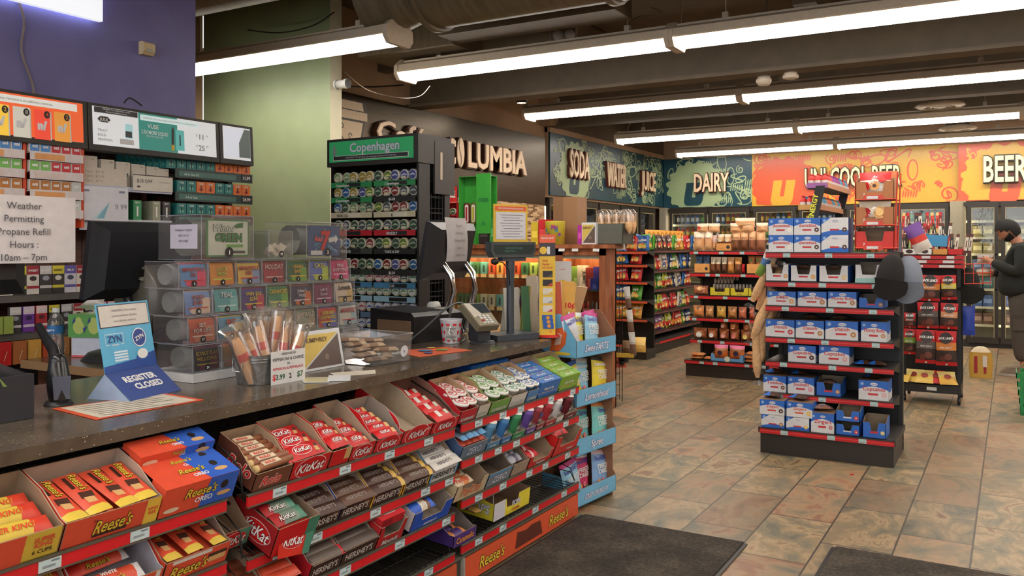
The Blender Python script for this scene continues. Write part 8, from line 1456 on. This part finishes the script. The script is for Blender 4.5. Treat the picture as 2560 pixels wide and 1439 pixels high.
m.text('Juju', (.035, -.088, .14), .03, (130, 50, 130), (.9, .38, 0), (0, 0, 1), bold=.05); ob('body', m, t)
a, w, h = casebox(1457, 1484, 556, 0, ''); popcorn(Tr(a, 6.76, 1.426), w + .03, h, 'second white framed popcorn pack leaning on the grey metal bin')
a, w, h = casebox(1484, 1556, 558, 0, ''); t = thing('metal_bin', 'grey metal bin of bagged buns at the case corner', 'bin', Tr(a, 6.8, 1.426)); ob('body', MB().prism([(0.01, 0, 0), (w - .01, 0, 0), (w, 0, h), (0, 0, h)], (0, .004, 0), (120, 122, 112, .4, .6)).prism([(w - .01, 0, 0), (w - .01, .22, 0), (w, .22, h), (w, 0, h)], (-.004, 0, 0), (100, 104, 100, .4, .6)).box((0, .22, 0), (w, .224, h), (110, 112, 104)).box((.01, 0, 0), (w - .01, .22, .005), (110, 112, 104)).box((.0, 0, 0), (.006, .22, h), (110, 112, 104)), t)
ob('handle', MB().tube([(w + .002, .05, h * .85), (w + .02, .05, h * .8), (w + .02, .05, h * .5), (w + .02, .15, h * .5), (w + .02, .15, h * .8), (w + .002, .15, h * .85)], .003, 'chrome', 6), t)
bun = MB(); bun.grid(lambda u, v: (.035 * math.cos(2 * PI * u) * math.sin(PI * max(.02, min(.98, v))) ** .5, .03 * math.sin(2 * PI * u) * math.sin(PI * max(.02, min(.98, v))) ** .5, .17 * v), 10, 8, 'bread', wrap=True).grid(lambda u, v: (.04 * math.cos(2 * PI * u), .034 * math.sin(2 * PI * u), .1 + .08 * v), 8, 2, 'film', wrap=True).grid(lambda u, v: (.04 * math.cos(2 * PI * u) * (1 - v * .7), .03 * math.sin(2 * PI * u) * (1 - v * .8), .18 + .03 * v), 10, 2, 'film', wrap=True); bm2 = bun.mesh('bagged_bun')
for k in range(10): put('bagged_bun', bm2, 'bagged bun standing in the grey metal bin, %s row, %s' % (('front', 'rear')[k // 5], ORD[k % 5]), 'bun', Tr(a + .045 + .064 * (k % 5), 6.86 + .08 * (k // 5), 1.52) @ Ry(-6 + 4 * (k % 4)), 'bagged buns')
for k in range(4): p = at(1562 + 5 * k, 600, y=7.1); put('candy_stick', MB().box((-.01, -.004, 0), (.01, .004, .2), (196, 34, 44)).box((-.01, -.005, .08), (.01, -.004, .14), (230, 200, 200)), 'red candy stick pack beyond the metal bin, %s' % ORD[k], 'candy pack', Tr(p.x - .12, 7.1, 1.426) @ Ry(6 * k), 'red candy sticks')
# ------------------------------------------------------------------ man at the beer cooler, facing local +y, origin between the feet
def skin(name, chain, links, k, parent, lv=2, root=0):
    me = bpy.data.meshes.new(name); import bmesh
    bm = bmesh.new(); L = bm.verts.layers.skin.verify()
    vs = []
    for i, (p, r) in enumerate(chain):
        v = bm.verts.new(p); v[L].radius = r if isinstance(r, tuple) else (r, r); v[L].use_root = (i == root); vs.append(v)
    for a, b in links: bm.edges.new((vs[a], vs[b]))
    bm.to_mesh(me); bm.free(); me.materials.append(mat(k)); o = bpy.data.objects.new(name, me); COL.objects.link(o); o.parent = parent
    s = o.modifiers.new('skin', 'SKIN'); s.use_smooth_shade = True; o.modifiers.new('sub', 'SUBSURF').levels = lv; o.modifiers['sub'].render_levels = lv; return o
FP = Tr(.1, 10.9, 0) @ Rz(90)
P_ = thing('person', 'bearded person in black hoodie and grey brown cargo pants looking down at a pack', 'person', FP)
SK = (176, 120, 92, .55)
# one continuous body: pelvis, torso, neck, head stub, legs, arms, hands with fingers
ch = [((0, 0, .9), .1), ((0, .02, 1.08), .1), ((0, .0, 1.28), .11), ((0, .03, 1.42), .075), ((0, .08, 1.5), .055), ((0, .13, 1.58), .07),
      ((-.1, 0, .84), .085), ((-.11, .02, .48), .06), ((-.11, -.02, .1), .045), ((-.11, .06, .05), .04), ((-.11, .17, .035), .03),
      ((.1, 0, .84), .085), ((.12, -.12, .48), .06), ((.12, -.2, .1), .045), ((.12, -.12, .05), .04), ((.12, -.01, .035), .03),
      ((-.17, .02, 1.36), .06), ((-.24, .03, 1.12), .05), ((-.16, .24, 1.2), .038), ((-.1, .31, 1.245), .03), ((-.08, .35, 1.27), (.036, .02)),
      ((.17, .02, 1.36), .06), ((.25, .03, 1.1), .05), ((.18, .24, 1.1), .038), ((.12, .32, 1.12), .03), ((.1, .36, 1.12), (.036, .02))]
lk = [(0, 1), (1, 2), (2, 3), (3, 4), (4, 5), (0, 6), (6, 7), (7, 8), (8, 9), (9, 10), (0, 11), (11, 12), (12, 13), (13, 14), (14, 15), (2, 16), (16, 17), (17, 18), (18, 19), (19, 20), (2, 21), (21, 22), (22, 23), (23, 24), (24, 25)]
def fingers(hi, px, pz, sg):
    hx, hy, hz = ch[hi][0]
    for f in range(4):
        z = (1.5 - f) * .018; l = (.9, 1, .95, .75)[f]; a = len(ch)
        ch.append(((hx + .004 * sg, hy + .03, hz + z), .0095)); ch.append(((hx + .012 * sg, hy + .03 + .03 * l, hz + z), .009)); ch.append(((hx + .03 * sg, hy + .03 + .045 * l, hz + z - .004), .008)); lk.extend([(hi, a), (a, a + 1), (a + 1, a + 2)])
    a = len(ch); ch.append(((hx + .02 * sg, hy - .005, hz + .03), .011)); ch.append(((hx + .04 * sg, hy + .02, hz + .04), .009)); lk.extend([(hi, a), (a, a + 1)])
fingers(20, 0, 0, 1); fingers(25, 0, 0, -1)
skin('body', ch, lk, SK, P_, 1)
HD = Tr(0, .14, 1.575) @ Rx(-42) @ Matrix.Scale(1.06, 4)
m = MB(); m.T = HD
def face(u, v):
    a = 2 * PI * u; s = math.sin(PI * min(.995, max(.005, v))) ** .62; x = .078 * math.cos(a) * s; y = .098 * math.sin(a) * s; z = -.115 + .235 * v
    if y > 0:
        y *= 1 - .12 * (v < .2)
        d = abs(x)
        if d < .02: y += .022 * math.exp(-((v - .47) / .07) ** 2) + .006 * math.exp(-((v - .3) / .04) ** 2)
        if .02 < d < .05: y -= .01 * math.exp(-((v - .55) / .05) ** 2)
    return (x, y, z)
m.grid(face, 28, 22, SK, True, True); ob('head', m, P_)
m = MB(); m.T = HD
for sg in (-1, 1):
    m.lathe([(.001, .0), (.014, .002), (.02, .006), (.016, .012), (.001, .012)], SK, 12, (sg * .076, -.005, -.0), 'x'); m.disc((sg * .032, .088, .012), .011, (226, 220, 214), 10, (1, 0, 0), (0, .1, 1), .5); m.disc((sg * .032, .0892, .012), .005, (40, 26, 20), 8, (1, 0, 0), (0, .1, 1)); m.box((sg * .032 - .016, .088, .03), (sg * .032 + .016, .096, .036), (26, 20, 18))
m.box((-.022, .094, -.052), (.022, .1, -.046), (130, 70, 64)); ob('face_features', m, P_)
HR = (22, 19, 18, .8)
def shell(name, k, off, keep):
    """faces of the head surface pushed outward where keep(u, v) holds"""
    m = MB(); m.T = HD; nu, nv = 48, 34
    def pt(i, j):
        p = Vector(face(i / nu, j / nv)); c = Vector((0, 0, 0)); d = (p - c).normalized(); w = off * (1 + .18 * math.sin(i * 2.7) * math.sin(j * 1.9)); return p + d * w
    P = [pt(i, j) for j in range(nv + 1) for i in range(nu + 1)]; fs = [(j * (nu + 1) + i, j * (nu + 1) + i + 1, (j + 1) * (nu + 1) + i + 1, (j + 1) * (nu + 1) + i) for j in range(nv) for i in range(nu) if keep((i + .5) / nu, (j + .5) / nv)]
    m.add(P, fs, k, True); return ob(name, m, P_)
def front(u): return math.sin(2 * PI * u)
shell('hair', HR, .02, lambda u, v: v > (.74 if front(u) > .55 else .6 if front(u) > .15 else .46 if front(u) > -.15 else .16))
shell('beard', HR, .014, lambda u, v: front(u) > -.05 and v < (.3 + .12 * (1 - front(u))) and not (front(u) > .93 and .25 < v < .33))
HO = (32, 34, 31, .9)
skin('hoodie', [((0, .03, .84), (.225, .21)), ((0, .05, 1.0), (.235, .22)), ((0, .04, 1.16), (.215, .19)), ((0, -.01, 1.34), (.19, .14)), ((0, .02, 1.45), (.1, .08)), ((-.2, .0, 1.36), .085), ((-.27, .03, 1.12), .078), ((-.17, .23, 1.2), .056), ((-.12, .29, 1.235), .046), ((.2, .0, 1.36), .085), ((.28, .03, 1.1), .078), ((.19, .23, 1.1), .056), ((.13, .3, 1.12), .046)],
     [(0, 1), (1, 2), (2, 3), (3, 4), (3, 5), (5, 6), (6, 7), (7, 8), (3, 9), (9, 10), (10, 11), (11, 12)], HO, P_)
m = MB(); m.grid(lambda u, v: ((.1 + .02 * math.sin(PI * v)) * math.cos(PI + PI * u), -.02 + (.09 + .03 * v) * math.sin(PI + PI * u) * .9, 1.4 + .09 * v + .02 * math.sin(PI * u)), 14, 6, HO); ob('hood', m, P_)
PN = (74, 66, 58, .9)
skin('cargo_pants', [((0, .02, .95), (.19, .17)), ((0, 0, .84), (.18, .16)), ((-.1, .01, .78), .12), ((-.11, .03, .48), .1), ((-.11, -.01, .14), .088), ((.1, -.02, .78), .12), ((.12, -.1, .48), .1), ((.12, -.18, .14), .088)], [(0, 1), (1, 2), (2, 3), (3, 4), (1, 5), (5, 6), (6, 7)], PN, P_)
for sg, y in ((-1, .02), (1, -.09)): ob('cargo_pocket', MB().box((sg * .2 - .02, y - .07, .5), (sg * .2 + .02, y + .07, .66), PN).box((sg * .2 - .024, y - .075, .63), (sg * .2 + .024, y + .075, .67), (66, 58, 50, .9)), P_)
SHK = (120, 106, 90, .8)
for x, y in ((-.11, .06), (.12, -.12)):
    m = MB(); m.grid(lambda u, v: (x + .05 * math.cos(2 * PI * u) * (1 - .15 * v), y + .02 + .145 * math.sin(2 * PI * u) * (1 - .25 * v) - .03 * v, .02 + (.07 + .03 * (math.sin(2 * PI * u) < 0)) * v ** .7), 22, 5, SHK, True, True).grid(lambda u, v: (x + .05 * math.cos(2 * PI * u) * (1 - v), y - .01 + .11 * math.sin(2 * PI * u) * (1 - v), .09 + .02 * v), 22, 2, SHK, True, True)
    so = ob('shoe', m, P_); ob('sole', MB().prism([(x + .053 * math.cos(2 * PI * j / 22), y + .02 + .15 * math.sin(2 * PI * j / 22), .0) for j in range(22)][::-1], (0, 0, .022), (176, 170, 158)), so)
put('held_pack', pouch_mb(.16, .1, .04, [(0, (206, 196, 190)), (.55, (196, 50, 50)), (.7, (206, 200, 196))]), 'white and red pack held in the raised hand of the standing person', 'pack', FP @ Tr(-.045, .36, 1.22) @ Rz(95) @ Rx(-20))
put('held_pack', pouch_mb(.13, .08, .04, [(0, (190, 170, 130)), (.5, (150, 120, 60)), (.7, (206, 200, 186))]), 'clear and gold pack in the lower hand of the standing person', 'pack', FP @ Tr(.07, .38, 1.07) @ Rz(95) @ Rx(-20))
# on the floor
t = thing('bottle_pack', 'yellow and clear wrapped bag with red labels standing on the floor by the cooler', 'pack', Tr(-.29, 10.5, 0)); m = MB(); m.grid(lambda u, v: (.105 * max(-1, min(1, 1.25 * math.cos(2 * PI * u))) * (1 + .06 * math.sin(PI * v)), .08 * max(-1, min(1, 1.25 * math.sin(2 * PI * u))), .27 * v), 24, 7, None, True, True, kf=lambda u, v: (186, 146, 60)); m.grid(lambda u, v: (.1 * (1 - v) * math.cos(2 * PI * u), .07 * (1 - v) * math.sin(2 * PI * u), .27 + .06 * math.sin(v * 2)), 20, 4, (196, 180, 150), True, True); ob('body', m, t)
ob('label', MB().box((-.06, -.087, .05), (-.03, -.083, .23), (150, 30, 36)).box((.02, -.087, .12), (.06, -.083, .24), (206, 196, 190)).box((.03, -.0875, .05), (.055, -.083, .12), (150, 30, 36)), t)
t = thing('green_basket', 'bright green shopping basket at the right edge on the floor', 'basket', Tr(.06, 8.3, 0)); GB_ = (24, 130, 66)
m = MB()
for z in (.03, .1, .17, .24, .31): m.box((-.03 * z / .3, -.02, z), (.42, -.015, z + .045), GB_).box((-.03 * z / .3, -.02, z), (-.03 * z / .3 + .006, .28, z + .045), GB_)
m.box((0, 0, 0), (.42, .28, .03), GB_).box((.414, 0, .0), (.42, .28, .36), GB_).box((0, .274, 0), (.42, .28, .36), GB_)
for x in (0, .1, .2, .3, .4): m.box((x, -.022, .03), (x + .02, -.012, .36), GB_)
ob('body', m, t); ob('handle', MB().tube([(.02, 0, .34), (.02, .02, .42), (.4, .02, .42), (.4, 0, .34)], .006, GB_), t)
put('candy_wrapper', MB().box((0, 0, 0), (.02, .012, .004), (206, 30, 40)), 'tiny red wrapper scrap on the floor before the pastry rack', 'wrapper', Tr(*at(2125, 1186, z=.002)))
